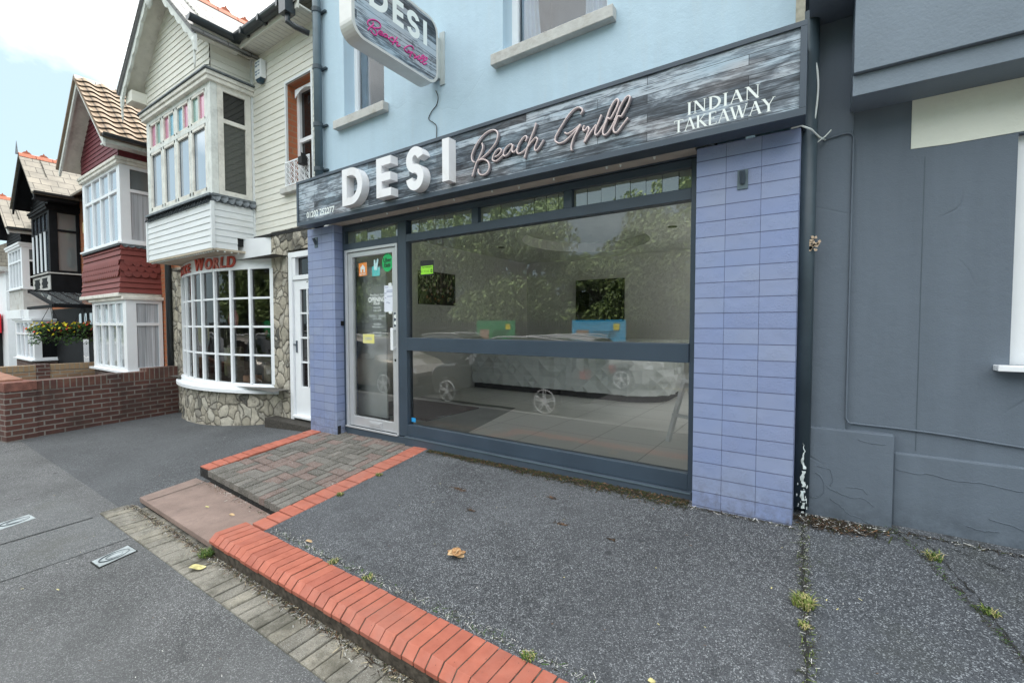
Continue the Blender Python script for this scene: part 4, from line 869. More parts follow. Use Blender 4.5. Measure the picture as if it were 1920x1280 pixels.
def strokes_text(parent, name, txt, x, z, H, y, m_, track=.06, sx=1.0):
    mb = MB(); k = [0]
    def seg(ax, az, bx, bz, w_):
        k[0] += 1; yy = y-.00012*(k[0] % 9); d = Vector((bx-ax, bz-az)).normalized(); n = Vector((-d.y, d.x))*w_/2
        if abs(bx-ax) > .05 and abs(bz-az) > .05: n = Vector((w_/2/max(.5, abs(d.y)), 0))   # slanted strokes keep flat ends
        q = [(ax-n.x, az-n.y), (bx-n.x, bz-n.y), (bx+n.x, bz+n.y), (ax+n.x, az+n.y)]
        P = [(cx0+a_*H*sx, yy, z+b_*H) for a_, b_ in q]
        ar = sum(P[i][0]*P[(i+1) % 4][2]-P[(i+1) % 4][0]*P[i][2] for i in range(4))
        if ar < 0: P.reverse()
        mb.quad(*P)
    cx0 = x
    for ch in txt:
        adv, st = GL[ch]
        for s_ in st:
            if s_[0] == 's': _, a_, b_, w_ = s_; zz = .016 if b_ == 0 else .984; seg(a_-w_/2, zz, a_+w_/2, zz, .032)
            elif not isinstance(s_[0], str): seg(*s_)
            elif s_[0] in ('bowl', 'ring'):
                if s_[0] == 'bowl': c_ = [(s_[1]+(.56)*sin(pi*i/14)**1.0*1.0, .5-.485*cos(pi*i/14)) for i in range(15)]; wd = lambda i: .05+.12*sin(pi*i/14)
                else: c_ = [(s_[1]+s_[3]*.86*sin(2*pi*i/24), s_[2]-.46*cos(2*pi*i/24)) for i in range(25)]; wd = lambda i: .05+.09*abs(sin(2*pi*i/24))
                for i in range(len(c_)-1):
                    k[0] += 1; yy = y-.00012*(k[0] % 3); a_, b_ = Vector(c_[i]), Vector(c_[i+1])
                    ta = (Vector(c_[min(i+1, len(c_)-1)])-Vector(c_[max(i-1, 0)])).normalized(); tb_ = (Vector(c_[min(i+2, len(c_)-1)])-a_).normalized()
                    na, nb = Vector((-ta.y, ta.x))*wd(i)/2, Vector((-tb_.y, tb_.x))*wd(i+1)/2
                    P = [(cx0+p.x*H*sx, yy, z+p.y*H) for p in (a_-na, b_-nb, b_+nb, a_+na)]; mb.quad(*P)
            elif s_[0] in ('arc2', 'arc5'):
                if s_[0] == 'arc2': c_ = [(.07,.74),(.12,.9),(.27,.96),(.43,.9),(.48,.74),(.42,.56),(.28,.36),(.12,.17),(.05,.06)]; seg(.05,.045,.52,.045,.09); seg(.53,.0,.53,.2,.05)
                else: c_ = [(.12,.56),(.26,.62),(.42,.54),(.49,.36),(.43,.16),(.28,.05),(.12,.07),(.05,.16)]; seg(.13,.955,.48,.955,.085); seg(.13,.52,.13,.96,.06)
                for i in range(len(c_)-1):
                    k[0] += 1; yy = y-.00012*(k[0] % 3); a_, b_ = Vector(c_[i]), Vector(c_[i+1]); d = (b_-a_).normalized(); n = Vector((-d.y, d.x))*.05
                    a_ = a_-d*.02; b_ = b_+d*.02; P = [(cx0+p.x*H*sx, yy, z+p.y*H) for p in (a_-n, b_-n, b_+n, a_+n)]; mb.quad(*P)
        cx0 += (adv+track)*H*sx
    # faces must look towards -y
    for i, f in enumerate(mb.f):
        P = [Vector(mb.v[j]) for j in f]
        if (P[1]-P[0]).cross(P[2]-P[0]).y > 0: mb.f[i] = tuple(reversed(f))
    mb.build(name, m_, parent); return cx0-x
def fit_text(parent, name, txt, x0, x1, z, H, y, m_, track=.06):
    nat = sum(GL[c][0]+track for c in txt)-track; strokes_text(parent, name, txt, x0, z, H, y, m_, track, (x1-x0)/(nat*H))
fit_text(FS, 'lettering', 'INDIAN', -.698, -.288, 2.872, .078, 3.0115, m_vinyl); fit_text(FS, 'lettering', 'TAKEAWAY', -.778, -.212, 2.778, .078, 3.0115, m_vinyl, .02)
text(FS, 'phone_number', '01202 252277', (-4.64,3.0112,2.816), .093, m_vinyl, bold=.0022, sx=.98)

# -- projecting sign
PS = thing('projecting_sign', 'rounded double-sided sign box with white DESI and pink script, projecting from the blue wall', 'shop sign', (-3.16,2.8,4.15))
def rrect(y0, y1, z0, z1, r, k=8):
    out = []
    for cy_, cz_, a0 in ((y1-r, z1-r, 0), (y0+r, z1-r, 90), (y0+r, z0+r, 180), (y1-r, z0+r, 270)):
        for j in range(k+1): an = radians(a0+j*90/k); out.append((cy_+r*cos(an), cz_+r*sin(an)))
    return out
ro = rrect(2.30, 3.285, 3.862, 4.475, .125)
ri = rrect(2.33, 3.262, 3.885, 4.452, .105)
bx = MB(); n = len(ro)
xa, xb = -3.235, -3.08
for i in range(n):
    j = (i+1) % n
    bx.quad((xb,*ro[i]), (xa,*ro[i]), (xa,*ro[j]), (xb,*ro[j])); bx.quad((xb,*ro[i]), (xb,*ro[j]), (xb,*ri[j]), (xb,*ri[i])); bx.quad((xa,*ro[j]), (xa,*ro[i]), (xa,*ri[i]), (xa,*ri[j]))
    bx.quad((xb,*ri[i]), (xb,*ri[j]), (xb-.006,*ri[j]), (xb-.006,*ri[i])); bx.quad((xa,*ri[j]), (xa,*ri[i]), (xa+.006,*ri[i]), (xa+.006,*ri[j]))
bx.build('casing', plain('satin_aluminium', (.62,.62,.60), .4, .2, .08), PS, smooth=False)
MB().quad(*[(xb-.004,*p) for p in ri]).build('face_panel', m_planks2, PS); MB().quad(*[(xa+.004,*p) for p in reversed(ri)]).build('face_panel', m_planks2, PS)
def sign_letters(xf, flip):
    lm = MB(); st = .05
    def put(shape, hole=None):
        bm = bmesh.new(); tf = lambda p: (xf, (p[0] if not flip else 5.592-p[0]), p[1])
        vo = [bm.verts.new(tf(p)) for p in shape]; es = [bm.edges.new((vo[i], vo[(i+1) % len(vo)])) for i in range(len(vo))]
        if hole: vh = [bm.verts.new(tf(p)) for p in hole]; es += [bm.edges.new((vh[i], vh[(i+1) % len(vh)])) for i in range(len(vh))]
        bmesh.ops.triangle_fill(bm, use_beauty=True, edges=es); b0 = len(lm.v); bm.verts.index_update()
        for v_ in bm.verts: lm.v.append(tuple(v_.co))
        for f in bm.faces: lm.f.append(tuple(b0+v_.index for v_ in f.verts)); lm.mi.append(0)
        bm.free()
    o2, h2 = D_shape(2.475, 4.175, 4.395, .195, .048); put(o2, h2); put(E_shape(2.722, 4.175, 4.395, .125, .046)); put(ribbon(S_center(2.888, 4.168, 4.40, .155, .048), .048)); put([(3.088,4.175),(3.137,4.175),(3.137,4.395),(3.088,4.395)])
    lm.build('lettering', m_vinyl, PS)
sign_letters(xb-.0025, False); sign_letters(xa+.0025, True)
# magenta script
bx0, bx1 = -2.424, -1.04; fy = lambda q: 2.455+(q-bx0)/(bx1-bx0)*.69; fz = lambda q: 3.955+(q-2.785)/.36*.135
for xf, sg in ((xb-.002, 1), (xa+.002, -1)):
    mg = MB()
    for p in BEACH+GRILL: mg.tube([(xf, (fy(q.x) if sg > 0 else 5.592-fy(q.x)), fz(q.y)) for q in smooth(p, 3)], .0062, 5)
    mg.build('script_lettering', m_pinkink, PS, smooth=True)
br = MB().box(-3.10, -3.04, 3.325, 3.339, 3.90, 4.40).box(-3.20, -3.09, 3.28, 3.336, 3.96, 4.34); br.build('wall_bracket', plain('bracket_grey', (.45,.5,.5), .5), PS)
cbl = MB(); cbl.tube([(q.x, 3.332, q.y) for q in smooth([(-3.16,3.87),(-3.13,3.80),(-3.15,3.73),(-3.22,3.68),(-3.26,3.62),(-3.2,3.57),(-3.155,3.52),(-3.155,3.40),(-3.16,3.25)])], .0045, 6); cbl.build('cable', m_gutter, PS, smooth=True)
cc = MB(); cc.tube([(q.x, 3.331, q.y) for q in smooth([(-5.0,3.25),(-4.8,3.262),(-4.4,3.255),(-4.1,3.29),(-3.7,3.262),(-3.4,3.27),(-3.16,3.285),(-2.9,3.262),(-2.0,3.25)])], .004, 5)
tag(cc.build('sign_cable', m_pipe, None, smooth=True), 'thin grey cable running along the top edge of the fascia sign', 'cable')

# ------------------------------------------------------------------ downpipes
DP = thing('drainpipe', 'grey rainwater pipe down the left edge of the pale blue wall', 'drainpipe', (-5.03,3.28,3.25))
MB().tube([(-5.045,3.27,3.24), (-5.045,3.27,6.55)], .048, 16).build('pipe', m_pipe, DP, smooth=True)
for z in (3.42, 3.95, 4.63, 5.3): MB().tube([(-5.045,3.27,z), (-5.045,3.27,z+.05)], .056, 16).build('collar', m_pipe_dk, DP, smooth=False); MB().box(-5.05, -4.94, 3.31, 3.338, z+.01, z+.03).build('bracket', m_pipe_dk, DP)
DP2 = thing('drainpipe', 'dark rainwater pipe between lilac pilaster and grey wall, paint peeling at its foot', 'drainpipe', (-.05,3.38,.33))
MB().tube([(-.058,3.36,.40), (-.058,3.36,3.45)], .05, 18).build('pipe', m_pipe_dk, DP2, smooth=True)
MB().box(-.10, -.02, 3.33, 3.42, 2.01, 2.05).build('collar', m_pipe_dk, DP2, bevel=.004)
fp = MB(); random.seed(6); px_, pw = 0.0, 0.0
def on_pipe(a, z, r_=.0513): return (-.058+r_*cos(a), 3.36+r_*sin(a), z)
rows = []
for i in range(34):
    z = .40+i*.0125; t = i/33; wd = (.42 if t < .55 else .42*(1-(t-.55)/.45)+.03)*random.uniform(.55,1.15); c_ = -1.25+.10*sin(i*.7)+random.uniform(-.08,.08); rows.append((z, c_-wd/2, c_+wd/2))
for i, (q0, q1) in enumerate(zip(rows[:-1], rows[1:])):
    if i in (3, 9, 10, 19): continue
    fp.quad(on_pipe(q0[1], q0[0]), on_pipe((q0[1]+q0[2])/2, q0[0]), on_pipe(q0[2], q0[0]), on_pipe(q1[2], q1[0]), on_pipe((q1[1]+q1[2])/2, q1[0]), on_pipe(q1[1], q1[0]))
for k in range(26): a, z = random.uniform(-1.9,-.7), random.uniform(.34,.6); s_ = random.uniform(.004,.012); fp.quad(*[on_pipe(a+s_*9*cos(t)*random.uniform(.6,1.2), z+s_*sin(t)) for t in (0,1.3,2.6,3.9,5.2)])
fp.build('flaked_paint', plain('flaked_white_paint', (.62,.70,.66), .8, var=.5, scale=22, dirt=((.2,.42,.42), .9)), DP2)
rp = MB(); random.seed(12)
for i in range(26): x, z = random.gauss(-.03,.02), random.gauss(2.035,.022); rp.prism([(x+random.uniform(.006,.017)*cos(t), 3.315, z+random.uniform(.006,.014)*sin(t)) for t in (0,1.2,2.4,3.7,5.)], (0,.004,0))
rp.build('exposed_mortar', plain('exposed_mortar', (.55,.42,.30), .9, var=.5, scale=60), DP2)

# ------------------------------------------------------------------ slate grey building on the right
GB = thing('slate_grey_building', 'slate grey rendered building at the right edge with a broad boxed fascia', 'building', (1.5,3.45,.35))
w = MB(); wall_holes(w, .17, 4.6, .1, 6.6, 3.45, [(.862,2.6,1.335,2.545)], .10); w.quad((4.6,3.45,.1), (4.6,9,.1), (4.6,9,6.6), (4.6,3.45,6.6)); w.quad((-.10,3.452,.1), (.17,3.452,.1), (.17,3.452,6.6), (-.10,3.452,6.6))
w.build('wall', m_grey, GB)
MB().box(-.03, .168, 3.425, 3.46, .1, 3.4).build('corner_pier', m_grey, GB, bevel=.004)
MB().box(-.028, .397, 3.385, 3.46, .1, .905).build('plinth', m_grey, GB, bevel=.006)
MB().box(.399, 4.6, 3.425, 3.46, .1, .80).build('base_course', m_grey, GB, bevel=.01)
MB().box(-.062, .151, 3.12, 3.46, 3.40, 6.6).build('upper_storey', m_grey, GB)
MB().box(.152, 4.6, 3.17, 3.46, 2.945, 6.6).build('fascia_box', m_grey_board, GB, bevel=.003)
MB().box(.150, 4.6, 3.20, 3.46, 2.83, 2.942).build('lower_fascia_board', m_grey_board, GB, bevel=.002)
pp = MB(); pts = [(.437,2.556),(.60,2.549),(.9,2.553),(1.3,2.545),(4.0,2.55),(4.0,2.829),(.437,2.829)]; pp.prism([(x,3.449,z) for x,z in pts][::-1], (0,-.003,0)); pp.build('unpainted_panel', m_patch, GB)
window(GB, (.862,3.50,1.335), (1,0,0), (0,-1,0), 1.738, 1.21, [.87], [], m_white, m_pane_sky, .07, .06, .05)
MB().box(.80, 2.66, 3.36, 3.449, 1.305, 1.335).build('window_sill', m_white, GB, bevel=.004)
cb_ = MB(); cb_.tube([(q.x, 3.417 if q.x < .2 else 3.44, q.y) for q in smooth([(.02,2.69),(.08,2.70),(.14,2.705),(.168,2.68),(.170,2.6),(.170,2.0),(.170,1.4),(.170,1.02),(.176,.965),(.21,.945),(.40,.94),(.62,.93),(.9,.905),(1.4,.87)], 5)], .0055, 6)
cb_.build('surface_cable', m_grey, GB, smooth=True)
wc = MB(); wc.tube([(q.x, q.z if False else 3.33, q.y) for q in smooth([(-.052,3.17),(-.035,3.16),(-.02,3.10),(-.012,3.0),(-.015,2.9),(-.025,2.8)])], .006, 6); tag(wc.build('loose_cable', m_vinyl, None, smooth=True), 'loose white cable dangling beside the right end of the fascia sign', 'cable')
wt = MB(); wt.tube([(-.14,3.17,2.715), (-.09,3.18,2.722), (-.04,3.26,2.715), (0.0,3.36,2.695), (.03,3.415,2.69)], .006, 6); wt.tube([(-.02,3.36,2.66), (.03,3.38,2.70), (.06,3.39,2.735)], .004, 5); tag(wt.build('tied_cable', m_vinyl, None, smooth=True), 'white cable with a black tie below the right corner of the fascia sign', 'cable')
hk = MB(); hk.tube([(-.42,3.3,3.236),(-.38,3.28,3.29),(-.345,3.27,3.36)], .007, 6); tag(hk.build('cable_stub', m_sill, None), 'short pale cable stub sticking up from the right part of the fascia sign', 'cable')
MB().box(-.135, -.085, 3.32, 3.338, 3.2, 6.5).build('joint_strip', plain('chipped_cream_strip', (.5,.47,.38), .9, var=.3, scale=18), TB)

m_fill = m_grey; random.seed(77)
for nm_, Yq, lines in (('filler_crack', 3.3845, [[(.02,.62),(.05,.60),(.07,.55),(.06,.49),(.02,.46),(-.01,.47)],[(.03,.66),(.09,.655),(.11,.60),(.10,.55)],[(.08,.54),(.14,.52),(.20,.50),(.26,.505),(.31,.47)],[(.10,.47),(.15,.44),(.19,.40),(.25,.385),(.29,.36)],[(.18,.56),(.25,.565),(.28,.535)],[(.23,.86),(.30,.845),(.36,.85)]]), ('filler_crack', 3.424, [[(.41,.70),(.50,.69),(.56,.70),(.66,.685),(.78,.69),(.9,.675),(1.2,.68)],[(.80,.50),(.88,.485),(.97,.46),(1.1,.44)],[(.72,.44),(.78,.43),(.84,.44)]])):
    fm = MB()
    for ln in lines: fm.tube([(q.x+random.uniform(-.003,.003), Yq, q.y+random.uniform(-.003,.003)) for q in smooth(ln, 6)], .0024, 5)
    fm.build(nm_, m_fill, GB, smooth=True)
MB().quad((.498,3.4485,.82), (.501,3.4485,.82), (.501,3.4485,2.5), (.498,3.4485,2.5)).build('board_joint', m_grey_dk, GB)

# ------------------------------------------------------------------ houses to the left
def bargeboard(parent, xc, hw, zf, za, y, th=.035, dep=.2, m_=None, scallop=False, side=1, name='bargeboard'):
    """sloping board from the foot (xc+side*hw, zf) to the apex (xc, za)"""
    k = 14; topp, low = [], []
    for i in range(k+1):
        t = i/k; x = xc+side*hw*(1-t); z = zf+(za-zf)*t; topp.append((x, z))
    fine = 56
    for i in range(fine+1):
        t = i/fine; x = xc+side*hw*(1-t); z = zf+(za-zf)*t; d = dep
        if scallop: d = dep*(.72+.28*abs(sin(t*pi*7)))+(.10 if t < .04 else 0)
        low.append((x, z-d))
    mb = MB(); n = len(mb.v)
    for i in range(fine):
        t0, t1 = i/fine, (i+1)/fine; f = lambda t: (xc+side*hw*(1-t), zf+(za-zf)*t)
        a, b = f(t0), f(t1); c, d = low[i+1], low[i]
        for yy, rev in ((y, side > 0), (y+th, side < 0)):
            q = [(a[0],yy,a[1]), (b[0],yy,b[1]), (c[0],yy,c[1]), (d[0],yy,d[1])]
            mb.quad(*(q if rev is False else q[::-1]))
        mb.quad((d[0],y,d[1]), (c[0],y,c[1]), (c[0],y+th,c[1]), (d[0],y+th,d[1])); mb.quad((a[0],y,a[1]), (b[0],y,b[1]), (b[0],y+th,b[1]), (a[0],y+th,a[1]))
    a = (xc+side*hw, zf); mb.quad((a[0],y,a[1]), (a[0],y+th,a[1]), (low[0][0],y+th,low[0][1]), (low[0][0],y,low[0][1]))
    return mb.build(name, m_ or m_pale_wood, parent)
def gable_roof(parent, xc, hw, ze, za, y0, y1, m_, th=.05, ridge=True, crest=True, tile=None, soff=None):
    mb = MB(); sl = (za-ze)/hw
    for s_ in (-1, 1):
        a = [(xc, y0, za), (xc, y1, za), (xc+s_*hw, y1, ze), (xc+s_*hw, y0, ze)]
        if s_ > 0: a = a[::-1]
        mb.prism(a, (0,0,-th))
    rf = mb.build('roof', m_, parent); mb = MB()
    for s_ in (-1, 1): q = [(xc, y0+.04, za-.056), (xc+s_*(hw-.02), y0+.04, ze-.056), (xc+s_*(hw-.02), y0+.75, ze-.056), (xc, y0+.75, za-.056)]; mb.quad(*(q if s_ > 0 else q[::-1]))
    mb.build('verge_soffit', soff or m_cream_wood, parent)
    if tile:   # real courses of wavy tiles on the right slope
        tm = MB(); rows = 11; L_ = sqrt(hw*hw+(za-ze)**2)
        for r in range(rows):
            t0, t1 = r/rows, (r+1)/rows+.02
            def fn(u, v, t0=t0, t1=t1):
                t = t1+(t0-t1)*v; yy = y0+(y1-y0)*u; lift = .018+.028*(1-v)+.016*sin(yy*2*pi/.26)
                return (xc+hw*t+lift*sl*.6, yy, za+(ze-za)*t+lift)
            tm.grid(fn, 60, 2)
        tm.build('roof_tiles', tile, rf, smooth=False)
    if ridge:
        rm = MB(); n_ = int((y1-y0)/.3)
        for i in range(n_): rm.prism([(xc-.10,y0+i*.3+.006,za-.075), (xc-.05,y0+i*.3+.006,za+.012), (xc,y0+i*.3+.006,za+.035), (xc+.05,y0+i*.3+.006,za+.012), (xc+.10,y0+i*.3+.006,za-.075)], (0,.288,0))
        if crest:
            for i in range(n_):
                yc = y0+i*.3+.15; rm.prism([(xc-.012,yc-.09,za+.03), (xc-.012,yc-.05,za+.075), (xc-.012,yc-.02,za+.085), (xc-.012,yc,za+.13), (xc-.012,yc+.02,za+.085), (xc-.012,yc+.05,za+.075), (xc-.012,yc+.09,za+.03)], (.024,0,0))
        rm.build('ridge_tiles', m_ridge if crest else m_sill, rf)
    return rf
def half_pipe(mb, a, b, r, n=10):
    a, b = Vector(a), Vector(b); d = (b-a).normalized(); s_ = d.cross(Vector((0,0,1))).normalized()
    for k in range(n):
        t0, t1 = pi+pi*k/n, pi+pi*(k+1)/n; p = lambda q, t, rr: q+s_*cos(t)*rr+Vector((0,0,sin(t)*rr))
        mb.quad(p(a,t0,r), p(b,t0,r), p(b,t1,r), p(a,t1,r)); mb.quad(p(a,t1,r*.93), p(b,t1,r*.93), p(b,t0,r*.93), p(a,t0,r*.93))
    mb.obox(a-s_*r-Vector((0,0,.006)), s_*r*.14, d*(b-a).length, (0,0,.016)); mb.obox(a+s_*r*.86-Vector((0,0,.006)), s_*r*.14, d*(b-a).length, (0,0,.016))
    for q in (a, b): mb.quad(*[q+s_*cos(pi+pi*k/8)*r+Vector((0,0,sin(pi+pi*k/8)*r)) for k in range(9)])
    return mb
def fringe(parent, p0, p1, z0, z1, n_, off, m_, name='lead_fringe'):
    """row of drooping lead scallops along p0->p1"""
    mb = MB(); p0, p1 = Vector((*p0, 0)), Vector((*p1, 0)); d = p1-p0; n = Vector((d.y, -d.x, 0)).normalized()
    mb.obox(p0+Vector((0,0,z1-.03)), d, n*(off+.01), (0,0,.03)); mb.obox(p0+Vector((0,0,z0+.004))-n*.01, d, n*(off*.3+.01), (0,0,z1-z0-.03), m=0)
    for i in range(n_):
        a, b = i/n_, (i+1)/n_; prev = None
        for k in range(7):
            t = k/6; w_ = (1-t**2.2)*.5; c_ = (a+b)/2; zz = z1-.03+(z0-z1+.03)*t; o = off*(1+.55*t)+.004*(i % 2)
            l_, r_ = p0+d*(c_-(b-a)*w_*1.05)+n*(o-.02)+Vector((0,0,zz)), p0+d*(c_+(b-a)*w_*1.05)+n*(o+.012)+Vector((0,0,zz))
            if prev: mb.quad(l_, r_, prev[1], prev[0])
            prev = (l_, r_)
    return mb.build(name, m_, parent)
def side_window(parent, x, y0, y1, z0, z1, zt, fm, gm_top, gm_low, fw=.06, name='side_window'):
    """window in a bay side facing +x"""
    return window(parent, (x, y0, z0), (0,1,0), (1,0,0), y1-y0, z1-z0, [], [zt-z0], fm, gm_low, fw, .055, .05, name, panem=lambda i, j: gm_low if j == 0 else gm_top)

WH = thing('weatherboard_house', 'cream weatherboard house with a steep gabled bay and a curved shop window below', 'house', (-7.5,3.42,0))
# upper wall with its recessed sash window
w = MB(); ox0, ox1, oz0, oz1 = -5.985, -5.40, 3.40, 4.80
for (a, b_, c_, d_) in ((-6.90,ox0,2.845,5.42), (ox1,-5.235,2.845,5.42), (ox0,ox1,2.845,oz0), (ox0,ox1,oz1,5.42)):
    z = 2.845+.092*math.ceil((c_-2.845)/.092-.001) if c_ > 2.85 else c_
    boards(w, (a,3.42), (b_,3.42), c_, min(z, d_), .092) if z > c_+1e-3 else None
    boards(w, (a,3.42), (b_,3.42), z, d_, .092)
w.build('boarded_wall', m_siding, WH)
r = MB(); r.quad((ox0,3.43,oz0), (ox0,3.43,oz1), (ox0,3.60,oz1), (ox0,3.60,oz0)); r.quad((ox1,3.43,oz1), (ox1,3.43,oz0), (ox1,3.60,oz0), (ox1,3.60,oz1)); r.quad((ox0,3.43,oz1), (ox1,3.43,oz1), (ox1,3.6,oz1), (ox0,3.6,oz1)); r.build('brick_reveal', m_brick_orange, WH)
f_ = MB(); f_.box(ox0-.03, ox0, 3.40, 3.43, oz0, oz1+.03).box(ox1, ox1+.03, 3.40, 3.43, oz0, oz1+.03).box(ox0, ox1, 3.40, 3.43, oz1, oz1+.03); f_.build('window_trim', m_siding_w, WH)
sw = window(WH, (ox0+.0,3.56,oz0), (1,0,0), (0,-1,0), ox1-ox0, oz1-oz0, [], [.68], m_white2, m_pane_dark, .06, .05, .06, 'sash_window')
ar = MB(); ar.prism([(ox0+.06,3.498,oz1-.06), (ox0+.06,3.498,oz1-.17)]+[(ox0+.06+(ox1-ox0-.12)*t, 3.498, oz1-.17+.09*sin(pi*t)) for t in (.1,.25,.5,.75,.9)]+[(ox1-.06,3.498,oz1-.17), (ox1-.06,3.498,oz1-.06)], (0,.01,0)); ar.build('arched_head', m_white2, sw)
MB().box(ox0-.08, ox1+.05, 3.34, 3.57, 3.325, 3.398).build('window_sill', m_sill, WH, bevel=.004)
gr = MB(); gx0, gx1, gz0, gz1 = ox0+.02, ox1-.005, 3.42, 3.74
gr.box(gx0, gx1, 3.365, 3.375, gz1-.015, gz1); gr.box(gx0, gx1, 3.365, 3.375, gz0, gz0+.015)
for i in range(6): x = gx0+(gx1-gx0)*i/5; gr.box(x-.005, x+.005, 3.364, 3.374, gz0, gz1)
for i in range(5):
    for j in range(4):
        cx_, cz_ = gx0+(gx1-gx0)*(i+.5)/5, gz0+.02+(gz1-gz0-.03)*(j+.5)/4; rr_ = .034
        gr.tube([(cx_+rr_*cos(t*pi/4), 3.37, cz_+rr_*sin(t*pi/4)) for t in range(8)], .0045, 4, closed=True); gr.tube([(cx_-.045,3.37,cz_-.035), (cx_,3.37,cz_+.005), (cx_+.045,3.37,cz_+.035)], .004, 4)
gr.build('window_grille', m_white2, WH)
lm_ = thing('floodlight', 'small black floodlight fixed to the white window grille beside the drainpipe', 'light', (-5.46,3.33,3.72)); MB().box(-5.52,-5.43,3.28,3.36,3.60,3.70).build('housing', m_black, lm_, bevel=.006); MB().box(-5.48,-5.47,3.30,3.37,3.70,3.75).build('bracket', m_black, lm_)
# bay
bx0, bx1, by = -9.225, -6.885, 2.85
w = MB(); boards(w, (bx0,by), (bx1,by), 2.62, 3.25, .088, .014); boards(w, (bx1,by), (bx1,3.16), 2.62, 3.25, .088, .014); boards(w, (bx1,3.16), (bx1,3.42), 2.796, 3.25, .088, .014); boards(w, (bx0,3.42), (bx0,by), 2.62, 3.25, .088, .014)
w.build('bay_skirt_boards', m_siding_w, WH)
MB().box(bx1-.006, bx1+.03, by-.03, by+.012, 2.61, 3.25).box(bx1-.01, bx1+.022, 3.385, 3.44, 2.796, 3.25).box(bx0-.03, bx0+.006, by-.03, by+.012, 2.60, 3.25).box(-6.9+.0, -6.865, 3.39, 3.425, 3.36, 5.4).build('corner_trim', m_siding_w, WH)
MB().box(bx0-.02, bx1+.02, by-.01, 3.9, 2.59, 2.618).build('bay_soffit', plain('soffit_cream', (.48,.42,.33), .85, var=.15, dirt=((.2,.17,.12), .6)), WH)
fl = MB(); random.seed(21)
for i in range(30): x = bx0+.05+(bx1-bx0-.1)*i/29; fl.disc((x,by+.02,2.59), (0,0,-1), .010, .018, 8, r2=.013)
for i in range(6): fl.disc((bx1,by+.05+i*.09,2.59), (0,0,-1), .010, .018, 8, r2=.013)
fl.tube([(bx0+.05+(bx1-bx0-.1)*i/58, by+.018, 2.586-.004*(i % 2)) for i in range(59)], .003, 4)
tag(fl.build('fairy_lights', m_vinyl, None), 'string of small white bulbs under the weatherboard bay', 'lights')
fringe(WH, (bx0-.01,by), (bx1+.01,by), 3.245, 3.36, 24, .035, m_lead); fringe(WH, (bx1,by-.01), (bx1,3.41), 3.245, 3.36, 6, .035, m_lead)
# bay windows, front: four lights with coloured top panes
gz0_, gz1_ = 3.36, 4.875
def pm(i, j):
    if j == 0: return m_pane_sky
    return (m_pink_glass, m_blue_glass)[(i+(i//2)) % 2] if i < 6 else (m_green_glass, m_pink_glass)[i-6]
fwn = window(WH, (-9.13,by,gz0_), (1,0,0), (0,-1,0), 2.15, gz1_-gz0_, [.5625,1.075,1.5875], [1.02], m_pale_wood, m_pane_sky, .06, .06, .06, 'bay_window')
tp_ = MB(); tm_ = [m_pink_glass, m_blue_glass, m_green_glass, m_cream_wood]
for i in range(4):
    a = -9.13+[.06,.5925,1.105,1.6175][i]; b_ = -9.13+[.5325,1.045,1.5575,2.09][i]; mid = (a+b_)/2
    c1, c2 = ((0,2),(0,1),(1,0),(2,0))[i]
    tp_.quad((a,by+.03,4.41), (mid,by+.03,4.41), (mid,by+.03,4.815), (a,by+.03,4.815), m=c1); tp_.quad((mid,by+.03,4.41), (b_,by+.03,4.41), (b_,by+.03,4.815), (mid,by+.03,4.815), m=c2); tp_.box(mid-.011, mid+.011, by+.01, by+.035, 4.41, 4.815, m=3)
    for (q0, q1, q2, q3) in ((a,a+.035,4.41,4.815), (b_-.035,b_,4.41,4.815), (a,b_,4.41,4.44), (a,b_,4.78,4.815)): tp_.box(q0, q1, by+.004, by+.028, q2, q3, m=3)
    for (q0, q1, q2, q3) in ((a,a+.035,3.42,4.35), (b_-.035,b_,3.42,4.35), (a,b_,3.42,3.47), (a,b_,4.31,4.35)): tp_.box(q0, q1, by+.004, by+.028, q2, q3, m=3)
tp_.build('top_lights', tm_, fwn)
MB().box(-9.2, -9.13, by, by+.07, gz0_, gz1_).build('corner_post', m_pale_wood, WH, bevel=.006); MB().box(-6.98, -6.885, by, by+.09, gz0_, gz1_).build('corner_post', m_pale_wood, WH, bevel=.006)
side_window(WH, bx1, by+.09, 3.385, gz0_, gz1_, 4.40, m_cream_wood, m_pane_dark, backed_glass('leaded_dark_glass', (.05,.055,.05), .04, 1.0), .075)
md = MB(); md.box(bx0-.04, bx1+.04, by-.05, 3.42, 4.875, 4.935).box(bx0-.06, bx1+.06, by-.07, 3.42, 4.935, 4.995); md.build('bay_cornice', m_cream_wood, WH, bevel=.01)
lf = MB(); lf.prism([(bx1-.02,by-.09,4.997), (bx1+.085,by-.09,4.997), (bx1+.085,3.42,4.997), (bx1-.02,3.42,4.997)], (0,0,.02)); lf.box(bx0-.07, bx1-.02, by-.09, by+.02, 4.997, 5.015); lf.quad((bx1-.02,by-.09,5.017), (bx1+.085,by-.09,5.017), (bx1+.0,by+.02,5.10), (bx1-.02,by+.02,5.10)); lf.build('lead_flashing', m_lead, WH)
xc_, hw_, ze_, za_ = -8.08, 1.36, 5.40, 6.62
w = MB(); gb0, gb1 = -9.22, -6.90
def lim(z):
    h = (z-ze_)/(za_-ze_); h = max(0, h)-.04; c_ = (xc_-gb0)/(gb1-gb0); L_ = (xc_-hw_*(1-h)-gb0)/(gb1-gb0); R_2 = (xc_+hw_*(1-h)-gb0)/(gb1-gb0); return max(0, min(L_, c_)), min(1, max(R_2, c_))
boards(w, (gb0,by+.02), (gb1,by+.02), 5.01, 6.6, .088, .014, lim=lim); boards(w, (gb1,by+.02), (gb1,3.42), 5.01, 5.40, .092, .014)
w.build('gable_boards', m_siding, WH)
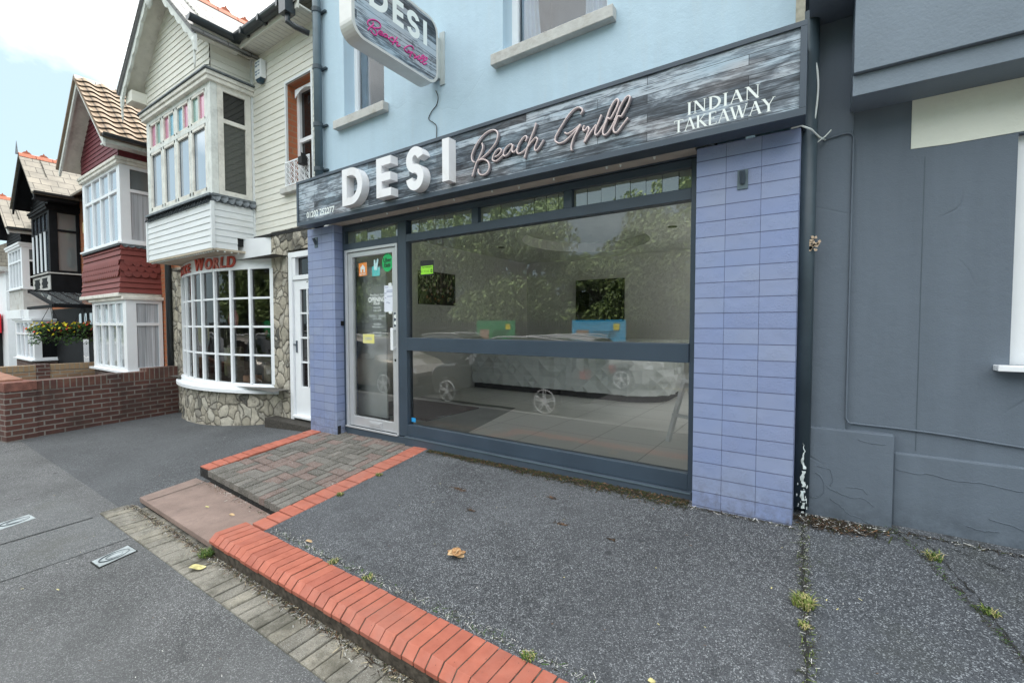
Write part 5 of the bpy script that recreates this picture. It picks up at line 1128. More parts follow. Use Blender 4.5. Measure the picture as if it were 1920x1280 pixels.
gable_roof(WH, xc_, hw_+.06, ze_-.03, za_+.02, 2.56, 5.2, m_slate_grey)
for s_ in (-1, 1):
    bargeboard(WH, xc_, hw_+.04, ze_-.10, za_-.03, 2.60, .035, .15, m_pale_wood, True, s_)
    bargeboard(WH, xc_, hw_+.05, ze_-.06, za_+.01, 2.57, .03, .05, plain('grey_roof_edge', (.2,.2,.21), .7), False, s_, 'roof_verge')
    pd_ = MB(); xx = xc_+s_*(hw_+.0); pd_.tube([(xx,2.615,5.27), (xx,2.615,5.21), (xx,2.615,5.18), (xx,2.615,5.12), (xx,2.615,5.08), (xx,2.615,4.98), (xx,2.615,4.86)], [.02,.032,.016,.026,.012,.018,.004], 10); pd_.build('pendant', m_pale_wood, WH, smooth=True)
pd_ = MB(); pd_.tube([(xc_,2.58,6.55), (xc_,2.58,6.36), (xc_,2.58,6.33), (xc_,2.58,6.28), (xc_,2.58,6.22), (xc_,2.58,6.12)], [.045,.045,.06,.035,.05,.006], 12); pd_.build('finial_pendant', m_pale_wood, WH, smooth=True)
sf = MB(); sf.box(-6.90, -6.70, 2.62, 3.2, 5.375, 5.395).box(-6.90, -5.235, 3.16, 3.42, 5.41, 5.43); sf.build('eaves_soffit', m_siding, WH)
sv = MB(); 
for i in range(17): sv.box(-6.6+i*.083, -6.596+i*.083, 3.20, 3.41, 5.4065, 5.4095)
sv.build('soffit_grooves', m_sill, WH)
MB().box(-6.72, -6.69, 2.60, 3.17, 5.33, 5.46).box(-6.70, -5.235, 3.14, 3.165, 5.37, 5.50).build('fascia_board', m_siding, WH); MB().box(-9.43,-9.16,2.66,2.95,5.16,5.33).build('eaves_box', m_siding, WH)
gt = MB(); half_pipe(gt, (-6.645,2.52,5.475), (-6.645,3.15,5.475), .062); half_pipe(gt, (-6.70,3.085,5.475), (-5.30,3.085,5.475), .062)
for x in (-6.4,-5.95,-5.5): gt.box(x, x+.04, 3.015, 3.15, 5.41, 5.49)
gt.build('gutter', m_gutter, WH)
ht = MB(); ht.box(-5.43, -5.29, 3.02, 3.15, 5.30, 5.46); ht.tube([(-5.36,3.09,5.32), (-5.36,3.09,5.22), (-5.30,3.16,5.17), (-5.25,3.3,5.15)], .035, 10); ht.build('gutter_outlet', m_gutter, WH)
mr = MB(); mr.prism([(-9.9,3.12,5.49), (-5.235,3.12,5.49), (-5.235,6.8,8.0), (-9.9,6.8,8.0)], (0,0,-.05)); mr.prism([(-9.9,6.8,8.0), (-5.235,6.8,8.0), (-5.235,10,5.5), (-9.9,10,5.5)], (0,0,-.05)); mr.build('main_roof', m_slate_grey, WH)
AL = thing('alarm_box', 'white alarm sounder with a dark base high on the cream boarded wall', 'alarm', (-6.55,3.38,5.0))
MB().prism([(-6.645,3.33,5.02), (-6.475,3.33,5.02), (-6.475,3.33,5.27), (-6.645,3.33,5.27)], (0,.075,0)).build('cover', m_white, AL, bevel=.008); MB().prism([(-6.63,3.335,5.02), (-6.49,3.335,5.02), (-6.53,3.335,4.965), (-6.59,3.335,4.965)], (0,.06,0)).build('lamp_base', plain('dark_lens', (.02,.05,.08), .2), AL)
m_mark = plain('alarm_print', (.15,.22,.3), .6)
ab = MB()
for zz in (5.225,5.18,5.105,5.065): ab.box(-6.625,-6.575,3.3285,3.3295,zz,zz+.022); ab.box(-6.56,-6.51,3.3285,3.3295,zz+.005,zz+.02)
ab.build('printed_marks', m_mark, AL)
# ---- ground floor: stone piers, door, bow window
def arc(xa, xb, yw, s_, n_):
    W = xb-xa; R = (W*W/4+s_*s_)/(2*s_); cx_ = (xa+xb)/2; cy_ = yw-s_+R; a0 = math.asin(W/2/R)
    return [(cx_+R*sin(-a0+2*a0*i/n_), cy_-R*cos(-a0+2*a0*i/n_)) for i in range(n_+1)]
st = MB()
def solid(x0_, x1_, y0_, y1_, z0_, z1_): st.box(x0_, x1_, y0_, y1_, z0_, z1_)
solid(-6.40, -6.01, 3.385, 3.55, -.1, 2.86); solid(-6.01, -5.19, 3.385, 3.55, 2.565, 2.86); solid(-10.0, -9.50, 3.385, 3.55, -.3, 2.60)
base = arc(-9.55, -6.36, 3.40, .40, 40)
def bs(u, v):
    i = u*40; k = min(int(i), 39); t = i-k; p = Vector(base[k]).lerp(Vector(base[k+1]), t); z = -.06+.64*v; x, y = p
    d = mnoise.noise(Vector((x*3.1, z*4.2, 1)))*.018+mnoise.noise(Vector((x*9, z*9, 4)))*.007-.03*(1-v)**3*0
    return (x, y-d+.01, z)
st.grid(bs, 160, 26)
st.build('stone_cladding', m_stone, WH, smooth=False)
ft = MB(); bf = arc(-9.5, -6.42, 3.40, .32, 24)
for (a, b_) in zip(bf[:-1], bf[1:]): ft.quad((*a,-.2), (*b_,-.2), (*b_,.03), (*a,.03))
ft.build('dark_footing', m_riser, WH)
def arc_band(pts, z0_, z1_, dpt, name, m_, parent, y_in=None, bevel=0, smooth=False):
    mb = MB(); C_0 = Vector(((pts[0][0]+pts[-1][0])/2, 6.5))
    inn = [tuple(Vector(p)+(C_0-Vector(p)).normalized()*dpt) for p in pts]
    for (a, b_), (c_, d_) in zip(zip(pts[:-1], pts[1:]), zip(inn[:-1], inn[1:])):
        mb.quad((*a,z0_), (*b_,z0_), (*b_,z1_), (*a,z1_)); mb.quad((*a,z1_), (*b_,z1_), (*d_,z1_), (*c_,z1_)); mb.quad((*b_,z0_), (*a,z0_), (*c_,z0_), (*d_,z0_)); mb.quad((*d_,z0_), (*c_,z0_), (*c_,z1_), (*d_,z1_))
    for e, f2 in ((pts[0], inn[0]), (pts[-1], inn[-1])): mb.quad((*e,z0_), (*e,z1_), (*f2,z1_), (*f2,z0_))
    return mb.build(name, m_, parent, bevel=bevel)
arc_band(arc(-9.64, -6.25, 3.40, .48, 40), .575, .622, .3, 'bow_sill', m_white2, WH, bevel=.006)
arc_band(arc(-9.57, -6.34, 3.40, .38, 40), .622, .668, .2, 'bow_sill', m_white2, WH)
BW = arc_band(arc(-9.50, -6.385, 3.40, .295, 40), .668, .70, .06, 'bow_window', m_white2, WH)
gz = (.70, 2.36); arc_pts = arc(-9.48, -6.405, 3.40, .28, 8); fb = MB()
for i, p in enumerate(arc_pts):
    t = Vector((arc_pts[min(i+1, 8)][0]-arc_pts[max(i-1, 0)][0], arc_pts[min(i+1, 8)][1]-arc_pts[max(i-1, 0)][1], 0)).normalized(); n = Vector((t.y, -t.x, 0)); w_ = .042 if 0 < i < 8 else .06
    fb.obox(Vector((*p, gz[0]))-t*w_/2-n*.02, t*w_, n*.045, (0,0,gz[1]-gz[0]))
fa_ = arc(-9.48, -6.405, 3.40, .285, 40); fi_ = arc(-9.48, -6.405, 3.425, .285, 40)
for z in (.70+(gz[1]-gz[0])*k/4 for k in (1,2,3)):
    for (a, b_), (c_, d_) in zip(zip(fa_[:-1], fa_[1:]), zip(fi_[:-1], fi_[1:])):
        fb.quad((*a,z-.014), (*b_,z-.014), (*b_,z+.014), (*a,z+.014)); fb.quad((*a,z+.014), (*b_,z+.014), (*d_,z+.014), (*c_,z+.014)); fb.quad((*b_,z-.014), (*a,z-.014), (*c_,z-.014), (*d_,z-.014))
fb.build('glazing_bars', m_white2, BW)
gl = MB(); fg = arc(-9.48, -6.405, 3.41, .28, 40)
for a, b_ in zip(fg[:-1], fg[1:]): gl.quad((*a,.70), (*b_,.70), (*b_,2.36), (*a,2.36))
gl.build('bow_pane', m_glass_bow, BW)
arc_band(arc(-9.50, -6.385, 3.40, .30, 40), 2.36, 2.398, .08, 'bow_head', m_white2, WH)
fascia_pts = arc(-9.50, -6.385, 3.41, .285, 40)
arc_band(fascia_pts, 2.398, 2.80, .04, 'bow_fascia', m_white2, WH)
MB().box(-6.868, -6.36, 3.36, 3.42, 2.80, 2.815).box(-6.87, -5.24, 3.38, 3.47, 2.80, 2.845).box(-6.96, -6.90, 3.17, 3.42, 2.69, 2.80).build('gap_shade', m_black, WH)  # black boxes stand in for the shade inside the open skirt corner
SG = thing('dance_shop_sign', 'raised red italic letters reading ANCE WORLD on the curved white fascia above the bow window', 'shop sign', (-8.0,3.12,2.42))
def on_arc(s_x):
    for (a, b_) in zip(fascia_pts[:-1], fascia_pts[1:]):
        if a[0] <= s_x <= b_[0]:
            t = (s_x-a[0])/(b_[0]-a[0]); p = Vector(a).lerp(Vector(b_), t); d = (Vector(b_)-Vector(a)).normalized(); return p, d
    return Vector(fascia_pts[0]), Vector((1,0))
def arc_letters(txt, x, H, z, m_, shade, wide=1.0):
    for ch in txt[0]:
        h = H*(1.28 if ch == txt[1] else 1.0); me = text_mesh(ch, h*1.38, .006, 'LEFT', .0, 1.0); xs = [v.co.x for v in me.vertices]; wch = (max(xs)-min(xs))*wide
        ys = [v.co.y for v in me.vertices]; y0_ = min(ys); sc_ = h/(max(ys)-y0_); p, d = on_arc(x+wch/2); n = Vector((d.y, -d.x, 0))
        bm = bmesh.new(); bm.from_mesh(me); g2 = bmesh.ops.extrude_face_region(bm, geom=bm.faces[:]); 
        for v in [e for e in g2['geom'] if isinstance(e, bmesh.types.BMVert)]: v.co.z += .02
        for v in bm.verts:
            lx = (v.co.x-min(xs))*wide-wch/2; lz = (v.co.y-y0_)*sc_; off = .006+v.co.z; lx += lz*.16
            v.co = Vector((p.x+d.x*lx, p.y+d.y*lx, z+lz))+n*off-root_loc(SG)
        bmesh.ops.recalc_face_normals(bm, faces=bm.faces); me2 = bpy.data.meshes.new('letter'); bm.to_mesh(me2); bm.free(); bpy.data.meshes.remove(me); me2.materials.append(m_)
        o = bpy.data.objects.new('letter', me2); COL.objects.link(o); o.parent = SG; x += wch+.035
    return x
m_redlet = plain('red_letter', (.60,.10,.07), .5, var=.25, scale=8, dirt=((.7,.45,.4), .7))
x_ = arc_letters(('ANCE', ''), -9.32, .145, 2.405, m_redlet, None, 1.5); arc_letters(('WORLD', 'W'), -8.22, .165, 2.403, m_redlet, None, 1.13)
# shop behind the bow
rm_ = MB(); rm_.quad((-9.45,3.6,.6), (-9.45,6.5,.6), (-9.45,6.5,2.5), (-9.45,3.6,2.5)); rm_.quad((-6.0,6.5,.6), (-6.0,3.6,.6), (-6.0,3.6,2.5), (-6.0,6.5,2.5)); rm_.quad((-9.45,6.5,.6), (-6,6.5,.6), (-6,6.5,2.5), (-9.45,6.5,2.5)); rm_.quad((-9.45,3.2,2.5), (-9.45,6.5,2.5), (-6,6.5,2.5), (-6,3.2,2.5)); rm_.quad((-9.45,3.15,.66), (-6.0,3.15,.66), (-6.0,6.5,.66), (-9.45,6.5,.66))
rm_.build('shop_interior', plain('dim_shop_wall', (.10,.095,.085), .9, var=.3, scale=2), WH)
random.seed(31)
DS = thing('shop_display', 'cluttered window display of boxes and posters behind the bow window', 'display', (-7.8,3.7,.66))
for k, (x, y, ww, hh, cc_) in enumerate(((-6.75,3.6,.28,.42,(.45,.65,.72)), (-7.15,3.7,.3,.25,(.3,.28,.22)), (-7.6,3.8,.35,.3,(.08,.09,.1)), (-8.1,3.55,.18,.2,(.2,.19,.17)), (-8.5,3.7,.3,.5,(.18,.2,.12)), (-6.6,3.5,.15,.12,(.6,.55,.45)), (-7.35,3.45,.2,.1,(.5,.3,.2)))):
    MB().box(x-ww/2, x+ww/2, y, y+.2, .662, .662+hh).build('display_box', plain('display_colour_%s' % 'abcdefg'[k], cc_, .6, var=.3, scale=14), DS, bevel=.01)
MB().box(-6.95, -6.62, 4.6, 4.62, 1.72, 1.9).build('blue_screen', plain('blue_display', (.05,.06,.4), .3), DS); MB().disc((-8.05,3.6,1.65), (0,1,0), .17, .01, 20).build('round_poster', plain('poster', (.35,.14,.13), .6, var=.6, scale=12), DS)
MB().box(-9.3, -6.2, 6.0, 6.3, .66, 1.4).box(-9.3,-6.2,6.2,6.4,1.6,1.64).build('shelving', plain('shelf', (.2,.15,.1), .7, var=.4), DS)
# white shop door between stone pier and lilac pilaster
m_dglass = m_pane_dark
WD = MB(); WD.box(-5.985, -5.90, 3.39, 3.47, .22, 2.535).box(-5.90, -5.15, 3.39, 3.47, 2.46, 2.535).box(-5.90, -5.15, 3.40, 3.46, 2.16, 2.22).box(-5.90, -5.83, 3.40, 3.46, 2.22, 2.46); WD.build('door_frame', m_white2, WH, bevel=.004)
MB().quad((-5.83,3.45,2.22), (-5.15,3.45,2.22), (-5.15,3.45,2.46), (-5.83,3.45,2.46)).build('fanlight', m_dglass, WH)
d2 = MB(); d2.box(-5.898, -5.76, 3.42, 3.46, .30, 2.155).box(-5.76, -5.15, 3.42, 3.46, .30, .72).box(-5.76, -5.15, 3.42, 3.46, 2.03, 2.155).box(-5.60,-5.575,3.415,3.455,.72,2.03)
for z in (1.05,1.38,1.71): d2.box(-5.76, -5.15, 3.425, 3.455, z-.012, z+.012)
d2.box(-5.90, -5.15, 3.36, 3.42, .295, .325)
dd_ = d2.build('shop_door', m_white2, WH, bevel=.003); MB().quad((-5.76,3.445,.72), (-5.15,3.445,.72), (-5.15,3.445,2.03), (-5.76,3.445,2.03)).build('door_pane', m_dglass, dd_)
MB().box(-5.86, -5.835, 3.408, 3.42, 1.18, 1.34).box(-5.90, -5.84, 3.395, 3.408, 1.28, 1.295).build('door_handle', m_frame2, dd_)
text(WH, 'house_number', '9', (-5.53,3.388,2.10), .07, m_ink, bold=.002)
MB().box(-6.36, -5.20, 3.22, 3.46, .10, .262).build('door_step', m_mortar, WH, bevel=.01)

def bay_house(root, c, mats, upper_panes=4, low=True):
    """semi-detached street house with a gabled two storey bay; all sizes in c"""
    x0, x1, by = c['x0'], c['x1'], 2.85; zS0, zS1, zU1, zE, zA = c['skirt0'], c['skirt1'], c['head'], c['eave'], c['apex']
    wall = MB(); wall.quad((c['wx0'],3.42,-.3), (c['wx1'],3.42,-.3), (c['wx1'],3.42,zE+.3), (c['wx0'],3.42,zE+.3)); wall.quad((c['wx1'],3.42,-.3), (c['wx1'],9,-.3), (c['wx1'],9,zE+.3), (c['wx1'],3.42,zE+.3))
    wall.build('wall', mats['wall'], root)
    mr = MB(); mr.prism([(c['wx0'],3.15,zE+.05), (c['wx1'],3.15,zE+.05), (c['wx1'],6.6,zA+.9), (c['wx0'],6.6,zA+.9)], (0,0,-.05)); mr.prism([(c['wx0'],6.6,zA+.9), (c['wx1'],6.6,zA+.9), (c['wx1'],9.5,zE), (c['wx0'],9.5,zE)], (0,0,-.05)); mr.build('main_roof', mats['roof'], root)
    # skirt between storeys
    if mats.get('tiles'):
        s = MB(); z = zS0; k = 0; fl = .05; ph = (zS1-zS0)/9
        for k in range(9):
            z0_, z1_ = zS0+k*ph, zS0+(k+1)*ph; o0 = .035+fl*(1-k/9)**2; o1 = .012+fl*(1-(k+1)/9)**2; fancy = k in (3,4,5)
            for side in (0, 1):
                p0, p1 = (((x0-o0*0,by),(x1,by)), ((x1,by),(x1,3.42)))[side]; d = Vector((p1[0]-p0[0], p1[1]-p0[1], 0)); Ln = d.length; d.normalize(); n = Vector((d.y, -d.x, 0)); P0 = Vector((*p0, 0))
                ex = (0, o0) if side == 0 else (-o0, 0); a, b_ = P0+n*o0+d*(0 if side == 0 else -o0), P0+d*(Ln+(o0 if side == 0 else 0))+n*o0; c_, e_ = P0+d*(Ln+(o1 if side == 0 else 0))+n*o1, P0+n*o1-d*(0 if side == 0 else o1)
                zv = Vector((0,0,1))
                if not fancy:
                    s.quad(a+zv*z0_, b_+zv*z0_, c_+zv*z1_, e_+zv*z1_); s.quad(b_+zv*z0_, a+zv*z0_, a-n*.022+zv*z0_, b_-n*.022+zv*z0_)
                else:
                    s.quad(a-n*.012+zv*z0_, b_-n*.012+zv*z0_, c_+zv*z1_, e_+zv*z1_); nt_ = max(2, int(Ln/.11)); 
                    for q in range(nt_):
                        t0 = (q+(.5 if k % 2 else 0))/nt_; t1 = t0+1/nt_
                        if t1 > 1: continue
                        pts = [a.lerp(b_, t0)+n*.006+zv*(z0_+ph*.45), a.lerp(b_, t0+.15/nt_)+n*.012+zv*(z0_+ph*.1), a.lerp(b_, (t0+t1)/2)+n*.014+zv*(z0_-ph*.08), a.lerp(b_, t1-.15/nt_)+n*.012+zv*(z0_+ph*.1), a.lerp(b_, t1)+n*.006+zv*(z0_+ph*.45), a.lerp(b_, t1)+n*.002+zv*(z1_), a.lerp(b_, t0)+n*.002+zv*(z1_)]
                        s.prism(pts, -n*.012)
        s.build('hung_tiles', mats['tiles'], root)
    else:
        s = MB(); s.box(x0, x1, by, 3.43, zS0, zS1); s.build('bay_skirt', mats['skirt'], root)
    # upper windows
    zw0 = zS1+.03; W_ = x1-x0-.22
    cols = [W_*k/upper_panes for k in range(1, upper_panes)]
    window(root, (x0+.10,by,zw0), (1,0,0), (0,-1,0), W_, zU1-zw0, cols, [(zU1-zw0)*.68], mats['frame'], m_pane_sky, .055, .05, .06, 'bay_window')
    MB().box(x0, x0+.10, by, by+.08, zw0, zU1).build('corner_post', mats['post'], root); MB().box(x1-.12, x1, by, by+.09, zw0, zU1).build('corner_post', mats['post'], root)
    side_window(root, x1, by+.09, 3.40, zw0, zU1, zw0+(zU1-zw0)*.68, mats['frame'] if not mats.get('sideframe') else mats['sideframe'], m_pane_grey, mats.get('sidepane', m_pane_grey), .06)
    MB().box(x0-.04, x1+.03, by-.06, 3.42, zS1-.0, zS1+.03).build('bay_sill', mats['sill'], root); MB().box(x0-.04, x1+.03, by-.05, 3.42, zU1, zU1+.06).box(x0-.06, x1+.05, by-.07, 3.42, zU1+.06, zU1+.12).build('bay_cornice', mats['cornice'], root, bevel=.01)
    # gable
    xc, hw = c['xc'], c['hw']; g = MB(); zg = zU1+.12
    def lim(z):
        h = max(0, (z-zE)/(zA-zE))-.04; f = lambda x: (x-x0)/(x1-x0); return max(0, min(f(xc-hw*(1-h)), .5)), min(1, max(f(xc+hw*(1-h)), .5))
    boards(g, (x0,by), (x1,by), zg, zA, .085, .016, lim=lim); boards(g, (x1,by), (x1,3.42), zg, zE+.02, .085, .016); g.build('gable_boards', mats['gable'], root)
    gable_roof(root, xc, hw+.05, zE-.03, zA+.02, c['yf']-.04, 5.2, mats['roof'], tile=mats.get('rooftile'), crest=mats.get('crest', True), ridge=True, soff=mats['barge2'])
    for s_ in (-1, 1): bargeboard(root, xc, hw+.03, zE-.08, zA-.03, c['yf'], .035, mats.get('bdep', .13), mats['barge'], False, s_)
    MB().box(x1-.0, xc+hw-.02, c['yf']+.05, 3.3, zE-.12, zE-.09).box(xc+hw-.03, xc+hw, c['yf']+.04, 3.3, zE-.14, zE-.02).build('eaves_board', mats['barge'], root)
    gt = MB(); half_pipe(gt, (xc+hw+.09, c['yf']-.02, zE-.02), (xc+hw+.09, 3.2, zE-.02), .05); gt.build('gutter', m_gutter, root)
    if low:
        zl0, zl1 = c['low0'], c['low1']; lx0, lx1 = c['lx0'], c['lx1']; W_ = lx1-lx0-.22
        window(root, (lx0+.10,by,zl0), (1,0,0), (0,-1,0), W_, zl1-zl0, [W_*k/4 for k in (1,2,3)], [(zl1-zl0)*.66], mats['lowframe'], mats['lowpane'], .055, .05, .06, 'bay_window')
        MB().box(lx0, lx0+.10, by, by+.08, zl0, zl1).build('corner_post', mats['lowframe'], root); MB().box(lx1-.12, lx1, by, by+.09, zl0, zl1).build('corner_post', mats['lowframe'], root)
        side_window(root, lx1, by+.09, 3.40, zl0, zl1, zl0+(zl1-zl0)*.66, mats['lowframe'], mats['lowside'], mats['lowside'], .06)
        MB().box(lx0-.05, lx1+.05, by-.07, 3.42, zl0-.035, zl0).build('bay_sill', mats['lowframe'], root); MB().box(lx0, lx1, by, 3.42, -.3, zl0-.035).build('bay_base', mats['base'], root)
        MB().box(lx0-.04, lx1+.04, by-.05, 3.42, zl1, zl1+.06).box(x0-.08, x1+.06, by-.09, 3.42, zl1+.06, zS0).build('bay_cornice', mats['cornice'], root, bevel=.01)
RH = thing('red_tiled_house', 'orange brick house with a bay hung in dark red tiles and a buff pantile roof', 'house', (-11.7,3.42,0))
bay_house(RH, dict(x0=-12.86, x1=-10.56, skirt0=2.15, skirt1=3.05, head=4.50, eave=4.86, apex=6.22, xc=-11.66, hw=1.42, yf=2.55, wx0=-13.75, wx1=-9.62, low0=.70, low1=2.02, lx0=-12.45, lx1=-10.44),
    dict(wall=m_brick_orange, roof=plain('pantile_under', (.25,.19,.14), .9), rooftile=m_pantile, crest=False, tiles=m_redtile, frame=m_white, post=m_white, sill=m_white, cornice=m_cream_wood, gable=m_maroon, barge=m_pale_wood, barge2=m_cream_wood, lowframe=m_white, lowpane=backed_glass('bay_reflecting_glass', (.42,.47,.5), .12, 1.5), lowside=m_curtain, sidepane=m_curtain, base=m_brick_dark))
fringe(RH, (-12.87,2.85), (-10.55,2.85), 2.985, 3.05, 30, .03, m_lead); fringe(RH, (-10.56,2.84), (-10.56,3.41), 2.985, 3.05, 6, .03, m_lead)
MB().tube([(-9.93,3.34,-.1), (-9.93,3.34,3.2), (-9.93,3.34,4.8)], .05, 14).build('drainpipe', m_gutter, RH, smooth=True)
MB().quad((-9.86,3.418,-.2), (-9.62,3.418,-.2), (-9.62,3.418,2.6), (-9.86,3.418,2.6)).build('brick_return', m_brick_dark, RH)
BH = thing('black_timber_house', 'black painted timber house with a projecting bay and pale slate roof with terracotta ridge', 'house', (-16.6,3.42,0))
bay_house(BH, dict(x0=-17.6, x1=-15.71, skirt0=2.36, skirt1=2.84, head=4.42, eave=4.70, apex=5.78, xc=-16.42, hw=1.22, yf=2.52, wx0=-18.9, wx1=-13.76), dict(wall=m_brick_orange, roof=m_slate_pale, skirt=m_blackpaint, frame=m_blackpaint, sideframe=m_blackpaint, sidepane=m_pane_grey, post=m_blackpaint, sill=m_sill, cornice=m_blackpaint, gable=m_blackpaint, barge=m_blackpaint, barge2=m_blackpaint), low=False)
pn = MB(); pn.box(-17.55, -15.73, 2.835, 2.849, 2.44, 2.80); pn.build('skirt_panel', m_sill, BH)
hx = MB()
for xc2 in (-17.05,-16.25): hx.prism([(xc2-.27,2.833,2.5),(xc2+.27,2.833,2.5),(xc2+.22,2.833,2.57),(xc2+.33,2.833,2.62),(xc2+.22,2.833,2.68),(xc2+.27,2.833,2.75),(xc2-.27,2.833,2.75),(xc2-.22,2.833,2.68),(xc2-.33,2.833,2.62),(xc2-.22,2.833,2.57)], (0,-.006,0))
hx.build('lattice_panel', m_blackpaint, BH)
wl = MB(); 
for k in range(4): wl.box(-17.42+k*.42, -17.36+k*.42, 2.825, 2.85, 2.92, 3.9)
wl.build('white_mullion', m_white2, BH)
window(BH, (-17.5,2.845,4.56), (1,0,0), (0,-1,0), 1.6, .28, [.4,.8,1.2], [], m_white2, m_pane_dark, .03, .03, .03, 'attic_window')
MB().tube([(-16.42,2.46,5.78), (-16.42,2.46,6.1)], [.03,.004], 8).build('finial', m_lead, BH)
CK = thing('wall_clock', 'round black clock on the orange brick wall beside the black bay', 'clock', (-15.2,3.36,3.4)); MB().disc((-14.98,3.41,3.35), (0,-1,0), .27, .05, 28).build('case', m_black, CK); MB().disc((-14.98,3.355,3.35), (0,-1,0), .22, .006, 28).build('dial', plain('dial', (.28,.32,.3), .5, var=.3, scale=9), CK); hm = MB(); hm.bar((-14.98,3.345,3.35), (-14.92,3.345,3.45), .02, .006, (0,1,0)); hm.bar((-14.98,3.345,3.35), (-15.1,3.345,3.28), .015, .006, (0,1,0)); hm.build('clock_hands', m_black, CK)
AB2 = thing('alarm_box', 'small yellowed alarm box high on the orange brick wall', 'alarm', (-15.0,3.38,3.9)); MB().box(-15.12,-14.86,3.33,3.42,3.84,4.10).build('cover', plain('yellowed_plastic', (.66,.55,.28), .5), AB2, bevel=.01); MB().box(-15.05,-14.95,3.34,3.40,3.80,3.84).build('lamp_base', m_black, AB2)
# porch canopy and dark shopfront below
cn_ = thing('porch_canopy', 'black framed glazed canopy below the black bay', 'canopy', (-14.4,3.0,2.1)); cm = MB()
for y in (2.45,2.68,2.91,3.14,3.37): cm.bar((-13.25,y,1.97), (-15.5,y,2.36), .06, .06)
cm.box(-13.3, -13.2, 2.42, 3.41, 1.93, 2.01); cm.box(-15.6,-15.4,2.42,3.41,2.32,2.40); cm.box(-15.6,-13.25,2.40,2.46,1.93,1.99); cm.build('canopy_frame', m_blackpaint, cn_); MB().quad((-13.25,2.45,1.99), (-13.25,3.4,1.99), (-15.5,3.4,2.38), (-15.5,2.45,2.38)).build('canopy_glass', m_pane_grey, cn_)
DF = MB(); DF.box(-18.6, -13.8, 3.30, 3.41, -.2, 2.0); DF.build('ground_floor_front', m_blackpaint, BH)
DW = MB()
for x in (-15.5,-15.05,-14.6,-14.15): DW.box(x, x+.2, 3.288, 3.298, 1.55, 1.85)
DW.build('top_light', m_pane_sky, BH); DW = MB(); DW.box(-15.2, -14.75, 3.286, 3.297, .2, 1.35); DW.build('door_light', m_pane_sky, BH)
VH = thing('white_bay_house', 'white painted house with stacked bay windows beyond the black timber house', 'house', (-20,3.42,0))
bay_house(VH, dict(x0=-20.9, x1=-18.93, skirt0=2.0, skirt1=2.60, head=3.82, eave=4.30, apex=5.3, xc=-19.9, hw=1.25, yf=2.55, wx0=-22.4, wx1=-18.9, low0=.60, low1=1.68, lx0=-20.2, lx1=-17.8), dict(wall=m_white2, roof=m_slate_pale, skirt=m_sill, frame=m_white, post=m_white, sill=m_white, cornice=m_white2, gable=m_blackpaint, barge=m_pale_wood, barge2=m_blackpaint, lowframe=m_white, lowpane=m_pane_sky, lowside=m_pane_dark, sidepane=m_pane_dark, base=m_brick_dark))
MB().box(-21.0,-18.2,2.83,3.4,1.75,2.0).build('shop_band', m_white2, VH)
CH = thing('far_cream_house', 'flat roofed cream house at the left edge of the photo', 'house', (-25,3.4,0)); MB().box(-30, -22.5, 3.0, 9, -.3, 3.35).build('wall', m_white2, CH); MB().box(-30.2, -22.3, 2.8, 9.2, 3.35, 3.5).build('roof', m_sill, CH); window(CH, (-25.6,2.99,2.1), (1,0,0), (0,-1,0), 1.8, 1.0, [.9], [.7], m_white, m_pane_grey); MB().box(-26.5,-23.5,2.9,3.0,-.2,1.7).build('shopfront', m_black, CH)
AW = thing('red_awning', 'red shop awning on the far cream house', 'awning', (-24.6,2.6,1.5)); MB().prism([(-25.8,2.2,1.45),(-25.8,2.95,1.95),(-25.8,2.95,1.3),(-25.8,2.2,1.2)], (2.6,0,0)).build('canvas', plain('red_canvas', (.6,.02,.03), .6), AW)
# far terrace closing the street
for k, (x, h_, cc_) in enumerate(((-36,4.2,(.55,.5,.45)), (-44,5.0,(.35,.16,.1)), (-54,4.4,(.6,.58,.52)))):
    o = thing('distant_house', ('cream rendered distant house beyond the far cream house', 'brick distant house further along the street', 'pale distant house at the far end of the street')[k], 'house', (x,4,0)); MB().box(x-4.5, x+3.4, 3.2, 10, -.5, h_).build('wall', plain('distant_wall_%s' % 'abc'[k], cc_, .8), o); mb = MB(); mb.prism([(x-4.8,3.0,h_),(x-4.8,10.2,h_),(x-4.8,6.6,h_+2.2)], (8.4,0,0)); mb.build('roof', m_slate_pale, o)
    for q in range(2): window(o, (x-3.5+q*3.4,3.19,h_-1.6), (1,0,0), (0,-1,0), 1.3, 1.2, [.65], [.8], m_white, m_pane_sky)

# ------------------------------------------------------------------ garden walls
GW = thing('garden_wall', 'dark red brick garden wall with a soldier course top, beside the bow window', 'wall', (-9.5,2.4,-.05))
A0, A1 = Vector((-9.32,1.20)), Vector((-9.72,3.38)); d = (A1-A0).normalized(); n = Vector((d.y, -d.x)); T = .22
def wseg(mb, t0, t1, z0, z1, th0=0.0, th1=T):
    a, b_ = A0+d*t0, A0+d*t1; P = [a-n*(-th0), b_-n*(-th0), b_-n*th1, a-n*th1]; P = [a-n*th0, b_-n*th0, b_-n*th1, a-n*th1]
    mb.prism([(p.x,p.y,z0) for p in P], (0,0,z1-z0))
def uvw(sw=False):
    def f(a):
        sp = a.t.nodes.new('ShaderNodeSeparateXYZ'); a.link(a.pos, sp.inputs[0]); cb = a.t.nodes.new('ShaderNodeCombineXYZ'); a.link(sp.outputs[1], cb.inputs[0]); a.link(sp.outputs[2], cb.inputs[1]); return a.map(cb.outputs[0], loc=(0,.02,0))
    return f
m_sold = bricks('soldier_brick', ((.15,.06,.048), (.09,.042,.036), (.22,.13,.08)), (.22,.20,.17), w=.075, h=.30, ms=.008, off=0.0, grime=((.06,.04,.035), .5))
Lw = (A1-A0).length
w = MB(); wseg(w, 0.3, Lw, -.2, .60); w.build('brickwork', m_brick_dark, GW)
